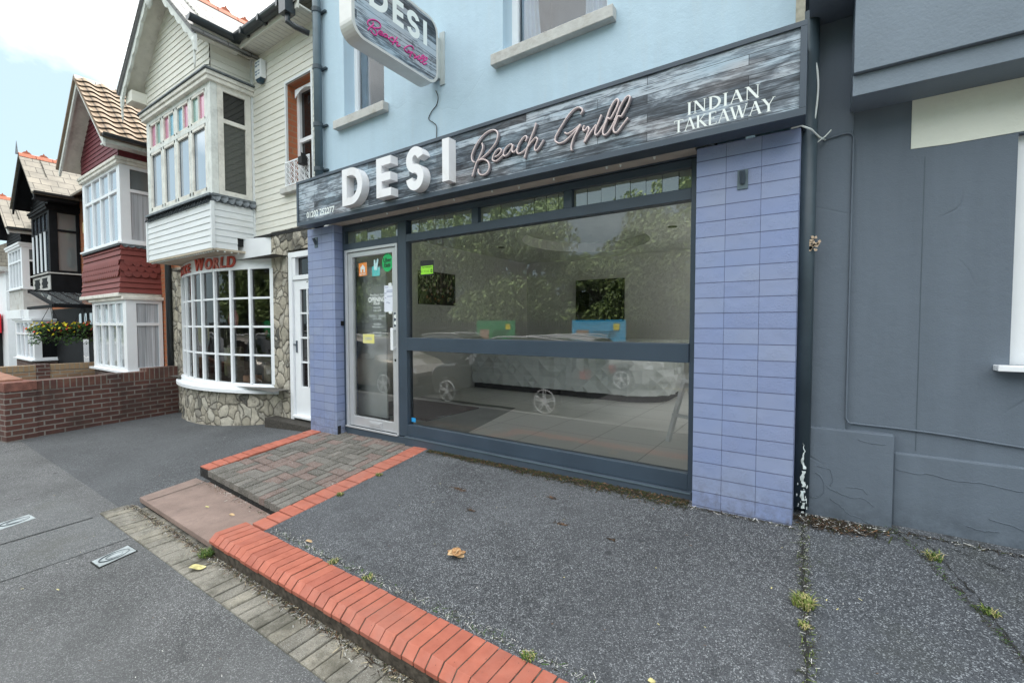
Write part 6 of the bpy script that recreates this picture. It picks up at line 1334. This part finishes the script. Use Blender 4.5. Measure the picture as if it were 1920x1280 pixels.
w = MB(); wseg(w, .30, 1.15, .60, .742, -.004, T+.004); wseg(w, 1.33, Lw-.5, .60, .748, -.004, T+.004); wseg(w, Lw-.5, Lw, .60, .80, -.004, T+.004); w.build('soldier_course', m_sold, GW)
w = MB(); wseg(w, -.02, .30, -.2, .62, -.02, T+.12); wseg(w, 1.15, 1.33, -.2, .755, -.012, T+.05); w.build('brick_pier', m_brick_dark, GW)
w = MB(); wseg(w, -.03, .31, .62, .75, -.03, T+.13); w.build('pier_cap', plain('red_brick_cap', (.20,.085,.065), .85, var=.35, scale=12, bump=.004, dirt=((.1,.06,.05), .6)), GW, bevel=.008)
w = MB(); w.box(-13.2, -9.57, 1.18, 1.36, -.3, .70); w.build('street_return', plain('roughcast_grey', (.42,.41,.38), .95, var=.25, scale=30, bump=.012, bscale=60), GW); MB().box(-13.2, -9.55, 1.15, 1.40, .70, .775).build('return_coping', plain('coping_brick', (.30,.15,.1), .85, var=.3, scale=10), GW)
GW2 = thing('boundary_wall', 'buff brick boundary wall with a red brick pillar, behind the dark garden wall', 'wall', (-13.3,2.4,0))
MB().box(-13.4, -13.2, 1.4, 3.4, -.3, .62).build('brickwork', m_brick_buff, GW2); MB().box(-13.41, -13.19, 1.4, 2.12, .62, .735).box(-13.41, -13.19, 2.32, 3.4, .62, .735).build('soldier_course', bricks('buff_soldier', ((.40,.29,.17), (.33,.22,.12), (.25,.13,.1)), (.3,.27,.22), w=.075, h=.3, ms=.008, off=0.), GW2); MB().box(-13.44, -13.17, 2.12, 2.32, -.3, .75).build('brick_pillar', m_brick_dark, GW2)
# hanging baskets
def leafquad(mb, c_, s_, m=0):
    a = Vector((random.uniform(-1,1), random.uniform(-1,1), random.uniform(-1,1))).normalized(); b_ = a.orthogonal().normalized(); c2 = a.cross(b_); c_ = Vector(c_); mb.quad(c_-b_*s_*.45, c_+c2*s_*.25-b_*s_*.1, c_+b_*s_*.55, c_-c2*s_*.25-b_*s_*.1, m=m)
LEAF = [plain('leaf_green', (.055,.12,.025), .6, var=.4, scale=5), plain('leaf_dark', (.03,.075,.02), .6, var=.4, scale=5), plain('petal_yellow', (.80,.68,.03), .6), plain('petal_red', (.55,.04,.03), .6), plain('petal_orange', (.75,.22,.03), .6)]
def basket(y, label, seed, mixw):
    random.seed(seed); o = thing('hanging_basket', label, 'hanging basket', (-13.5,y,1.43), 'hanging baskets of flowers outside the black house')
    f = MB()
    for k in range(1100):
        an = random.uniform(0, 2*pi); r_ = .33*sqrt(random.random()); z = 1.60-.55*r_*r_/.14*.3-random.random()**2*.35
        leafquad(f, (-13.5+r_*cos(an), y+r_*sin(an)*1.05, z), .055, m=random.choice((0,0,1)))
    for k in range(130): an = random.uniform(0, 2*pi); r_ = .35*sqrt(random.random()); leafquad(f, (-13.5+r_*cos(an), y+r_*sin(an)*1.05, 1.64-.2*r_+random.uniform(-.22,.03)), .065, m=random.choice(mixw))
    f.build('flowers', LEAF, o); MB().tube([(-13.5,y,1.26), (-13.5,y,1.30), (-13.5,y,1.42), (-13.5,y,1.48)], [.05,.16,.23,.235], 16).build('basket', m_black, o)
    ch = MB(); [ch.tube([(-13.5+.22*cos(t), y+.22*sin(t), 1.48), (-13.5,y,1.98)], .006, 4) for t in (0,2.1,4.2)]; ch.build('chain', m_black, o)
basket(2.42, 'hanging basket of yellow flowers, left of the pair in front of the black house', 41, (2,2,2,3)); basket(2.94, 'hanging basket with red and orange flowers, right of the pair beside the red tiled bay', 42, (2,3,4,4,3))

# ------------------------------------------------------------------ across the road (seen reflected in the shop window)
def interp(tab, x):
    for (a, b), (c, d) in zip(tab[:-1], tab[1:]):
        if x <= c: t = (x-a)/(c-a) if c > a else 0; t = max(0, min(1, t)); return b+(d-b)*t
    return tab[-1][1]
def car(label, x, y, z, face, paint, group=None):
    """hatchback / crossover about 4.3 m long built nose towards +x, then turned"""
    o = thing('parked_car', label, 'car', (x,y,z), group)
    top = [(-2.12,.72),(-2.08,.98),(-1.92,1.34),(-1.65,1.50),(-1.0,1.57),(-.2,1.57),(.25,1.50),(.75,1.22),(1.08,1.02),(1.6,.93),(1.98,.80),(2.12,.62)]
    bot = [(-2.12,.38),(-1.9,.26),(1.9,.24),(2.12,.36)]; belt = [(-2.12,.86),(-1.6,.98),(0,.96),(1.0,.93),(1.6,.88),(2.12,.6)]
    hw = [(-2.12,.66),(-1.9,.82),(-1.2,.89),(1.2,.89),(1.8,.80),(2.12,.56)]
    body, gls = MB(), MB(); xs = [-2.12+4.24*i/56 for i in range(57)]; wheels = (-1.30, 1.30)
    def ring(xx):
        t, b_, be, w_ = interp(top, xx), interp(bot, xx), interp(belt, xx), interp(hw, xx); be = min(be, t-.02)
        for wx in wheels:
            if abs(xx-wx) < .36: b_ = max(b_, .02+sqrt(max(0, .37**2-(xx-wx)**2))+.31*0+.30)
        wt = w_*(.80 if t > be+.2 else .93); 
        return [(xx, 0, b_), (xx, -w_*.94, b_), (xx, -w_, (b_+be)/2+.05), (xx, -w_*.985, be), (xx, -(w_*.97+(wt-w_*.97)*.9), be+(t-be)*.82), (xx, -wt*.88, t-.01), (xx, 0, t+.015)]
    R_ = [ring(xx) for xx in xs]
    for i in range(56):
        for j in range(6):
            xm = (xs[i]+xs[i+1])/2; isg = (j == 3 and -1.75 < xm < .88 and abs(xm+.35) > .05 and interp(top, xm) > interp(belt, xm)+.18) or (j >= 4 and (.28 < xm < 1.02 or -2.02 < xm < -1.68))
            for s_ in (1, -1):
                q = [R_[i][j], R_[i+1][j], R_[i+1][j+1], R_[i][j+1]]; q = [(p[0], p[1]*s_, p[2]) for p in q]
                (gls if isg else body).quad(*(q if s_ > 0 else q[::-1]))
    for e in (0, 56):
        P = R_[e]+[(p[0], -p[1], p[2]) for p in reversed(R_[e][1:-1])]; body.quad(*(P if e else P[::-1]))
    def put(mb, nm, m_, par, sm=False):
        mb.v = [(x+v[0]*face, y+v[1]*face, z+v[2]) for v in mb.v]; return mb.build(nm, m_, par, smooth=sm)
    put(body, 'body', paint, o, True); put(gls, 'window_glass', m_carglass, o, True)
    for wx in wheels:
        for s_ in (-1, 1):
            w_ = MB(); yy = s_*.80; w_.tube([(wx,yy-s_*.10,.33), (wx,yy+s_*.06,.33), (wx,yy+s_*.09,.33)], [.33,.33,.30], 28); wo_ = put(w_, 'wheel', m_tyre, o)
            r_ = MB(); r_.tube([(wx+.235*cos(t*pi/14), yy+s_*.095, .33+.235*sin(t*pi/14)) for t in range(28)], .014, 6, closed=True); r_.disc((wx,yy+s_*.09,.33), (0,s_,0), .05, .02, 12)
            for k in range(5):
                for dk in (-.13,.13): a = k*2*pi/5+pi/2; r_.bar((wx+.04*cos(a+dk*3), yy+s_*.10, .33+.04*sin(a+dk*3)), (wx+.23*cos(a+dk), yy+s_*.095, .33+.23*sin(a+dk)), .022, .02, (0,1,0))
            put(r_, 'rim', m_rim, wo_)
    h_ = MB()
    for s_ in (-1, 1): h_ = MB(); h_.prism([(1.93,s_*.74,.66),(2.10,s_*.52,.64),(2.08,s_*.52,.74),(1.86,s_*.74,.80)][::s_], (.02,0,.0)); put(h_, 'headlight', m_lamp, o)
    for s_ in (-1, 1): h_ = MB(); h_.box(-2.14,-2.02,s_*.55,s_*.80,.82,.98); put(h_, 'tail_light', m_taillamp, o)
    for s_ in (-1, 1): h_ = MB(); h_.box(.62,.80,s_*.92,s_*1.06,.98,1.10); put(h_, 'wing_mirror', paint, o)
    h_ = MB(); h_.box(2.08,2.145,-.5,.5,.34,.52); h_.box(-2.15,-2.10,-.26,.26,.55,.66); put(h_, 'grille', m_black, o)
    h_ = MB(); [h_.tube([(-1.7,s_*.62,1.53),(-.9,s_*.66,1.61),(0,s_*.66,1.60),(.2,s_*.64,1.55)], .016, 6) for s_ in (-1, 1)]; put(h_, 'roof_rail', m_rim, o)
    return o
m_carglass = backed_glass('car_glass', (.015,.018,.02), .12, 1.4, .02); m_tyre = plain('tyre', (.015,.015,.016), .85); m_rim = plain('alloy_rim', (.72,.73,.75), .3, .1); m_lamp = plain('headlamp_lens', (.7,.72,.74), .08, spec=.8); m_taillamp = plain('tail_lens', (.35,.01,.01), .2)
def paint(nm, c, met=.5):
    a = Mat(nm, .28, met, .5); a.color(c); a.b.inputs['Coat Weight'].default_value = .6; a.b.inputs['Coat Roughness'].default_value = .04; return a.m
p_silver, p_black, p_beige, p_white, p_blue = paint('silver_paint', (.075,.085,.09)), paint('black_paint', (.015,.018,.022), .2), paint('champagne_paint', (.34,.31,.27)), paint('white_car_paint', (.42,.43,.43), .0), paint('blue_car_paint', (.05,.12,.22))
grp = 'cars parked along the kerbs of the street'
car('silver hatchback parked at the near kerb opposite the takeaway, reflected in its window', -5.75, -1.95, -.31, -1, p_silver, grp)
car('champagne hatchback parked nose to tail left of the silver one, reflected in the door', -10.6, -2.0, -.31, 1, p_beige, grp)
car('black hatchback parked further left along the near kerb', -15.6, -2.0, -.31, 1, p_black, grp)
car('silver car with roof rails parked against the far kerb, left of the white one', -11.2, -6.65, -.36, 1, p_silver, grp)
car('white car parked against the far kerb behind the blue banner', -5.9, -6.65, -.36, 1, p_white, grp)
FN = thing('picket_fence', 'tall black picket fence along the far side of the road', 'fence', (-10,-10.2,-.2)); f = MB(); x = -34
while x < 10: f.box(x, x+.07, -10.23, -10.2, -.2, 1.72+random.uniform(-.02,.02)); x += .135
f.build('pickets', m_black, FN); MB().box(-34, 10, -10.2, -10.15, .2, .3).box(-34, 10, -10.2, -10.15, 1.35, 1.45).build('rail', m_black, FN)
for lab, nm, x0_, x1_, col, txt in (('blue banner with a round photo patch tied to the black picket fence', 'banner', -8.35, -6.05, (.05,.42,.72), 'HELP US'), ('green banner tied to the black picket fence', 'banner', -13.4, -11.2, (.02,.30,.10), '')):
    B = thing(nm, lab, 'banner', ((x0_+x1_)/2,-10.17,1.2), 'banners on the picket fence')
    MB().grid(lambda u, v: (x1_-(x1_-x0_)*u, -10.135+.012*sin(u*23)*sin(v*3), .75+1.0*v), 30, 4).build('sheet', plain('banner_cloth_%s' % ('blue' if col[2] > .5 else 'green'), col, .6), B)
    MB().box(x1_-.5, x1_-.25, -10.12, -10.115, 1.35, 1.6).build('badge', LEAF[2], B)
    MB().box(x0_+.2, x0_+.75, -10.12, -10.115, .85, 1.35).build('photo_patch', plain('photo_patch_%s' % ('a' if col[2] > .5 else 'b'), (.45,.3,.22), .6, var=.6, scale=15), B)
    tb_ = MB()
    for k in range(5): tb_.box(x0_+.95, x1_-.3-.1*k, -10.12, -10.115, 1.28-k*.09, 1.30-k*.09)
    tb_.build('banner_text', m_ink, B)
def leaf_mesh(nm, blobs, nper, size, seed, mats):
    random.seed(seed); mb = MB()
    for (cx_, cy_, cz_, r_) in blobs:
        for k in range(nper):
            d = Vector((random.gauss(0,1), random.gauss(0,1), random.gauss(0,1))).normalized()*r_*random.random()**.33
            leafquad(mb, (cx_+d.x, cy_+d.y, cz_+d.z*.8), size*random.uniform(.6,1.4), m=random.choice((0,0,1)))
    return mb
m_bark = plain('bark', (.12,.095,.07), .95, var=.4, scale=6, bump=.02)
TL = [plain('tree_leaf_light', (.24,.32,.11), .55, var=.4, scale=1.2), plain('tree_leaf_dark', (.12,.18,.065), .55, var=.4, scale=1.2)]
def tree(label, x, y, h, r, seed, n_=16, nper=760, low=1.2):
    o = thing('leafy_tree', label, 'tree', (x,y,-.2), 'trees behind the picket fence'); random.seed(seed)
    t = MB(); t.tube([(x,y,-.2), (x+.1,y,h*.25), (x+random.uniform(-.3,.3),y,h*.55), (x,y,h*.8)], [.32,.26,.18,.06], 10)
    bl = []
    for k in range(n_):
        a = random.uniform(0, 2*pi); rr = r*sqrt(random.random())*.85; zz = low+(h-low)*random.random(); rr *= (1-.5*abs((zz-low)/(h-low)-.45)); p = (x+rr*cos(a), y+rr*sin(a)*.7, zz, random.uniform(.6,1.0)*r*.42); bl.append(p)
        t.tube([(x,y,max(1.5, zz*.55)), ((x*.4+p[0]*.6), (y*.4+p[1]*.6), zz*.85), p[:3]], [.09,.05,.02], 6)
    t.build('trunk', m_bark, o, smooth=True); leaf_mesh('crown', bl, nper, .22, seed, TL).build('crown', TL, o)
tree('broad leafy tree opposite the left end of the shop window', -19.5, -14.5, 8.2, 4.6, 1, 40)
tree('leafy tree left of the gap of sky seen in the window', -13.4, -13.6, 7.4, 4.0, 2, 36)
tree('tall leafy tree right of the gap of sky seen in the window', -4.2, -13.8, 8.0, 4.4, 3, 40)
tree('low leafy tree filling the gap behind the blue banner', -8.6, -14.8, 5.0, 3.4, 4, 26, low=.8)
tree('broad leafy tree furthest right behind the fence', 3.5, -14.2, 7.8, 4.6, 5, 36)
tree('leafy tree furthest left behind the fence', -27, -15, 7.5, 4.6, 6, 30)
HG = leaf_mesh('h', [(-34+k*.9, -11.2, .55+.25*sin(k*1.7), .75) for k in range(50)], 120, .2, 9, TL); tag(HG.build('hedge', TL, None), 'dark green hedge behind the picket fence', 'hedge')
LP = thing('street_lamp', 'slim grey lamp post across the road, reflected at the right edge of the window', 'street lamp', (-1.3,-7.9,-.24)); MB().tube([(-1.3,-8.0,-.24), (-1.3,-8.0,1.1), (-1.3,-8.0,1.15), (-1.3,-8.0,6)], [.085,.08,.055,.045], 12).build('pole', m_pipe, LP, smooth=True); MB().box(-1.36,-1.24,-8.3,-7.8,5.95,6.05).build('lamp_head', m_pipe, LP, bevel=.02)

# ------------------------------------------------------------------ small things on the ground
for lab, pts in (('rectangular metal inspection cover with an oval rim, nearest the paver strip', [(-4.135,.897),(-3.995,.905),(-4.045,1.118),(-4.19,1.11)]), ('rectangular metal inspection cover at the left edge of the photo', [(-5.60,.62),(-5.43,.635),(-5.475,.845),(-5.635,.83)])):
    cx_ = sum(p[0] for p in pts)/4; cy_ = sum(p[1] for p in pts)/4
    IC = thing('inspection_cover', lab, 'cover', (cx_,cy_,G(cx_,cy_)), 'inspection covers in the footway'); zz = G(cx_, cy_)
    MB().prism([(cx_+(p[0]-cx_)*1.10,cy_+(p[1]-cy_)*1.07,G(*p)-.001) for p in pts], (0,0,.0065)).build('cut_surround', m_crack, IC)
    MB().prism([(p[0],p[1],G(*p)+.001) for p in pts], (0,0,.008)).build('frame_plate', plain('galvanised_plate', (.40,.44,.45), .5, .3, .25, 25, .002, 90, dirt=((.2,.21,.2), .8)), IC)
    e = MB(); e.tube([(cx_+.052*cos(t*pi/14)-.012*sin(t*pi/14)*1.6, cy_+.088*sin(t*pi/14), zz+.011) for t in range(28)], .0035, 5, closed=True); e.tube([(cx_+.03*cos(t*pi/14)-.007*sin(t*pi/14)*1.6, cy_+.05*sin(t*pi/14), zz+.010) for t in range(28)], .002, 5, closed=True); e.build('oval_rim', plain('dark_iron', (.10,.12,.13), .6, .3), IC)
def curled_leaf(x, y, z, s_, a, m_, parent):
    mb = MB(); 
    def fn(u, v):
        w_ = sin(pi*u)**.7*.34; t = (v-.5)*2; lx, ly = (u-.5), t*w_; lz = .22*(t*t)*w_*2+.18*sin(u*5+1); return (x+s_*(lx*cos(a)-ly*sin(a)), y+s_*(lx*sin(a)+ly*cos(a)), z+.002+s_*max(.02, lz*.6+.08))
    mb.grid(fn, 10, 6); return mb.build('leaf_blade', m_, parent, smooth=True)
m_dl = plain('dead_leaf', (.40,.22,.10), .8, var=.4, scale=60); m_dl2 = plain('tan_leaf', (.52,.36,.20), .8, var=.3, scale=60); m_yl = plain('pale_yellow_leaf', (.62,.55,.25), .7, var=.3, scale=50)
LF = thing('dead_leaf', 'crumpled brown dead leaf in the middle of the forecourt', 'leaf', (-1.80,2.05,FC(-1.8,2.05)))
for k in range(6): a = k*1.1; curled_leaf(-1.80+.02*cos(a), 2.05+.02*sin(a), FC(-1.8,2.05)+.004*k, .085, a, m_dl if k % 2 else m_dl2, LF)
for i, (x, y, s_, a, m_, lab) in enumerate(((-2.80,1.70,.055,.9,m_dl2,'small tan leaf near the left corner of the brick kerb'), (-.52,1.78,.045,2.1,m_yl,'tiny pale leaf low on the right of the forecourt'), (-3.9,1.70,.05,.4,m_dl2,'orange leaf lying on the pink step against the paved platform'), (-3.37,1.25,.10,1.0,m_yl,'long pale leaf on the paver strip'), (-4.25,1.66,.035,.9,m_yl,'tiny pale leaf in the middle of the pink step'))):
    zz = FC(x, y) if x > -3.24 and y > 1.6 else (.005 if y > 1.42 else G(x, y)+.014)
    o = thing('fallen_leaf', lab, 'leaf', (x,y,zz), 'small fallen leaves'); curled_leaf(x, y, zz, s_, a, m_, o)
GRASS = [plain('weed_green', (.06,.12,.02), .6, var=.4, scale=40), plain('weed_lime', (.15,.20,.04), .6, var=.3, scale=40), plain('weed_straw', (.45,.38,.18), .7, var=.3, scale=40)]
def tuft(x, y, z, r_, h_, n_, seed, label, mats=(0,0,1)):
    random.seed(seed); o = thing('weed_tuft', label, 'weed', (x,y,z), 'weeds growing in the cracks'); mb = MB()
    for k in range(n_):
        a, rr = random.uniform(0, 2*pi), r_*sqrt(random.random()); px, py = x+rr*cos(a), y+rr*sin(a); b_ = random.uniform(0, 2*pi); l_ = h_*random.uniform(.5,1.2); w_ = .0022; q = Vector((cos(b_), sin(b_), 0)); s_ = Vector((-q.y, q.x, 0))
        p0 = Vector((px,py,z)); p1 = p0+q*l_*.35+Vector((0,0,l_*.7)); p2 = p0+q*l_*.95+Vector((0,0,l_*random.uniform(.5,1))); mm = random.choice(mats); mb.quad(p0-s_*w_, p0+s_*w_, p1+s_*w_, p1-s_*w_, m=mm); mb.quad(p1-s_*w_, p1+s_*w_, p2, m=mm)
    mb.build('blades', GRASS, o)
tuft(-.02, 2.50, FC(0,2.5), .045, .05, 150, 51, 'lime green grass tuft in the seam at the lower right', (1,1,2)); tuft(-.015, 2.36, FC(0,2.36), .025, .025, 50, 52, 'small grass sprig just below the lime green tuft', (1,2))
tuft(.54, 3.14, FC(.5,3.14), .03, .045, 60, 53, 'small weed in the crack near the grey wall', (0,1,2)); tuft(.665, 2.80, FC(.6,2.8), .035, .03, 70, 54, 'weed in the crack at the far right edge', (0,1,2))
tuft(-3.50, 1.36, G(-3.5,1.3)+.02, .05, .045, 150, 55, 'leafy green weed at the left end of the brick kerb', (0,0,1))
for k, (x, y, lab) in enumerate(((-3.21,2.22,'straw and green tuft on the right brick edging of the platform'), (-3.21,2.62,'green tuft midway up the right brick edging'), (-2.12,1.645,'green sprig in the kerb joint left of centre'), (-2.45,1.64,'tiny sprig behind the kerb, left of the green one'), (-1.02,1.64,'yellow green tuft behind the kerb at the lower centre'))): tuft(x, y, FC(x, y), .03, .022, 70, 60+k, lab, (0,1,2))
def debris(nm, label, n_, fn, mats, kind='stuff', size=(.004,.014), seed=70, long=4.0):
    random.seed(seed); mb = MB()
    for k in range(n_):
        x, y, z = fn(); a = random.uniform(0, pi); l_ = random.uniform(*size)*random.choice((1,1,long)); w_ = random.uniform(*size)*.24; q = Vector((cos(a), sin(a), random.uniform(-.25,.35)))*l_/2; s_ = Vector((-sin(a), cos(a), random.uniform(-.3,.3)))*w_; c_ = Vector((x,y,z+random.uniform(.001,.006)))
        mb.quad(c_-q-s_, c_+q-s_*.6, c_+q+s_, c_-q+s_*.7, m=random.randrange(len(mats)))
    return tag(mb.build(nm, mats, None), label, nm.replace('_', ' '), kind=kind)
m_moss = plain('moss', (.035,.045,.014), .95, var=.6, scale=60); m_soil = plain('soil_crumbs', (.035,.025,.017), .95, var=.6, scale=60); m_straw = plain('straw_bits', (.42,.36,.24), .85, var=.4, scale=60); m_stone_bit = plain('stone_chips', (.5,.49,.46), .8, var=.4, scale=60); m_twig = plain('twig_brown', (.16,.09,.05), .9, var=.5, scale=60)
def f1():
    t = random.random(); x = -3.2+2.5*t; y = 3.25-abs(random.gauss(0,.022+.045*t)); return x, y, FC(x, y)+.002
debris('moss_line', 'moss and soil crumbs gathered along the foot of the shop window', 5200, f1, [m_moss, m_moss, m_soil, m_soil, m_twig, m_moss], size=(.006,.018), seed=71)
def f2():
    x = random.uniform(-5.05,1.5); y = 1.375-abs(random.gauss(0,.035)) + .02; return x, y, G(x, min(y, 1.3))+.013
debris('dry_grass_litter', 'dry grass and litter lying along the foot of the brick kerb', 5200, f2, [m_straw, m_twig, m_soil, m_stone_bit, m_soil, m_moss, m_soil], size=(.004,.012), seed=72)
def f3():
    x = random.gauss(.12,.10); y = 3.33-abs(random.gauss(0,.05)); return x, y, FC(x, y)+.003
debris('soil_pile', 'dark soil and flaked paint at the foot of the dark drainpipe', 1500, f3, [m_soil, m_soil, m_soil, m_moss, m_soil, m_twig, m_soil, m_soil, m_stone_bit], size=(.006,.02), seed=73)
def f4():
    x = random.uniform(-5.0,-3.5); y = 1.86+(-3.44-x)*.055-abs(random.gauss(0,.035)); return x, y, .008
debris('gravel_litter', 'grit and leaf litter on the pink step against the platform', 420, f4, [m_soil, m_twig, m_stone_bit, m_moss, m_soil], size=(.004,.013), seed=74)
def f5():
    x = random.uniform(-3.2,3); y = 1.64+abs(random.gauss(0,.03)); return x, y, FC(x, y)+.001
debris('joint_moss', 'moss and grit along the inner edge of the brick kerb', 2600, f5, [m_moss, m_soil, m_stone_bit, GRASS[0], m_stone_bit], size=(.003,.009), seed=75)
def f6():
    x = random.uniform(-.7,3.5); y = (3.175 if x < -.08 else 3.36)-abs(random.gauss(0,.015)); return x, y, FC(x, y)+.001
debris('wall_foot_dirt', 'dirt and chips along the foot of the pilaster and the slate grey wall', 1500, f6, [m_soil, m_moss, m_soil, m_stone_bit, m_soil], size=(.004,.014), seed=76)
def f7():
    x = random.uniform(-6.5,3.2); y = random.uniform(.2,3.0); z = FC(x, y) if (y > 1.66 and x > -3.2) else G(x, y)
    if 1.1 < y < 1.67: y = random.uniform(.3,1.1); z = G(x, y)
    if -5.2 < x < -3.2 and y > 1.3: x = random.uniform(-2.8,0); z = FC(x, y) if y > 1.66 else G(x, y)
    return x, y, z+.003
debris('surface_grit', 'scattered pale grit and leaf specks on the tarmac', 260, f7, [m_stone_bit, m_stone_bit, m_twig, m_yl], size=(.004,.014), seed=77, long=1.5)
for k, (x, y, r_) in enumerate(((-2.37,2.72,.06), (-2.05,2.5,.035), (-1.38,2.62,.035), (-1.6,2.9,.025), (-1.02,2.6,.018))):
    def f8(x=x, y=y, r_=r_): a = random.uniform(0, 2*pi); q = r_*random.random(); return x+q*1.6*cos(a), y+q*.5*sin(a), FC(x, y)+.002
    debris('twig_litter', 'small patch of rusty twigs and crumbs on the forecourt, number %s from the left' % ('first','second','fourth','third','fifth')[k], int(900*r_)+12, f8, [m_twig, m_soil], size=(.005,.014), seed=80+k)

def f9():
    t = random.random(); y = 1.66+1.58*t; x = (.005-.04*max(0, (y-2.1)/1.1))+random.gauss(0,.012+.01*random.random()); return x, y, FC(x, y)+.003
debris('seam_dirt', 'soil, moss and grit caught along the seam between the two forecourt surfaces', 1500, f9, [m_soil, m_moss, m_soil, m_moss, GRASS[1], m_stone_bit], size=(.003,.009), seed=91)
def f10():
    t = random.random(); x = .36+.36*t**.8+random.gauss(0,.012); y = 3.42-.9*t+random.gauss(0,.012); return x, y, FC(x, y)+.003
debris('crack_dirt_line', 'soil and moss caught along the crack near the slate grey wall', 500, f10, [m_soil, m_moss, m_soil, GRASS[0]], size=(.003,.009), seed=92)
def f11():
    s_ = random.random(); x = -3.44-1.5*s_ if random.random() < .5 else random.choice((-3.24,-3.445,-4.96))+random.gauss(0,.006); y = random.uniform(1.95,3.28); return x, y, FC(x, y)+.003
debris('platform_grit', 'moss and grit scattered on the block paved platform', 420, f11, [m_moss, m_soil, m_stone_bit, m_twig], size=(.003,.008), seed=93)
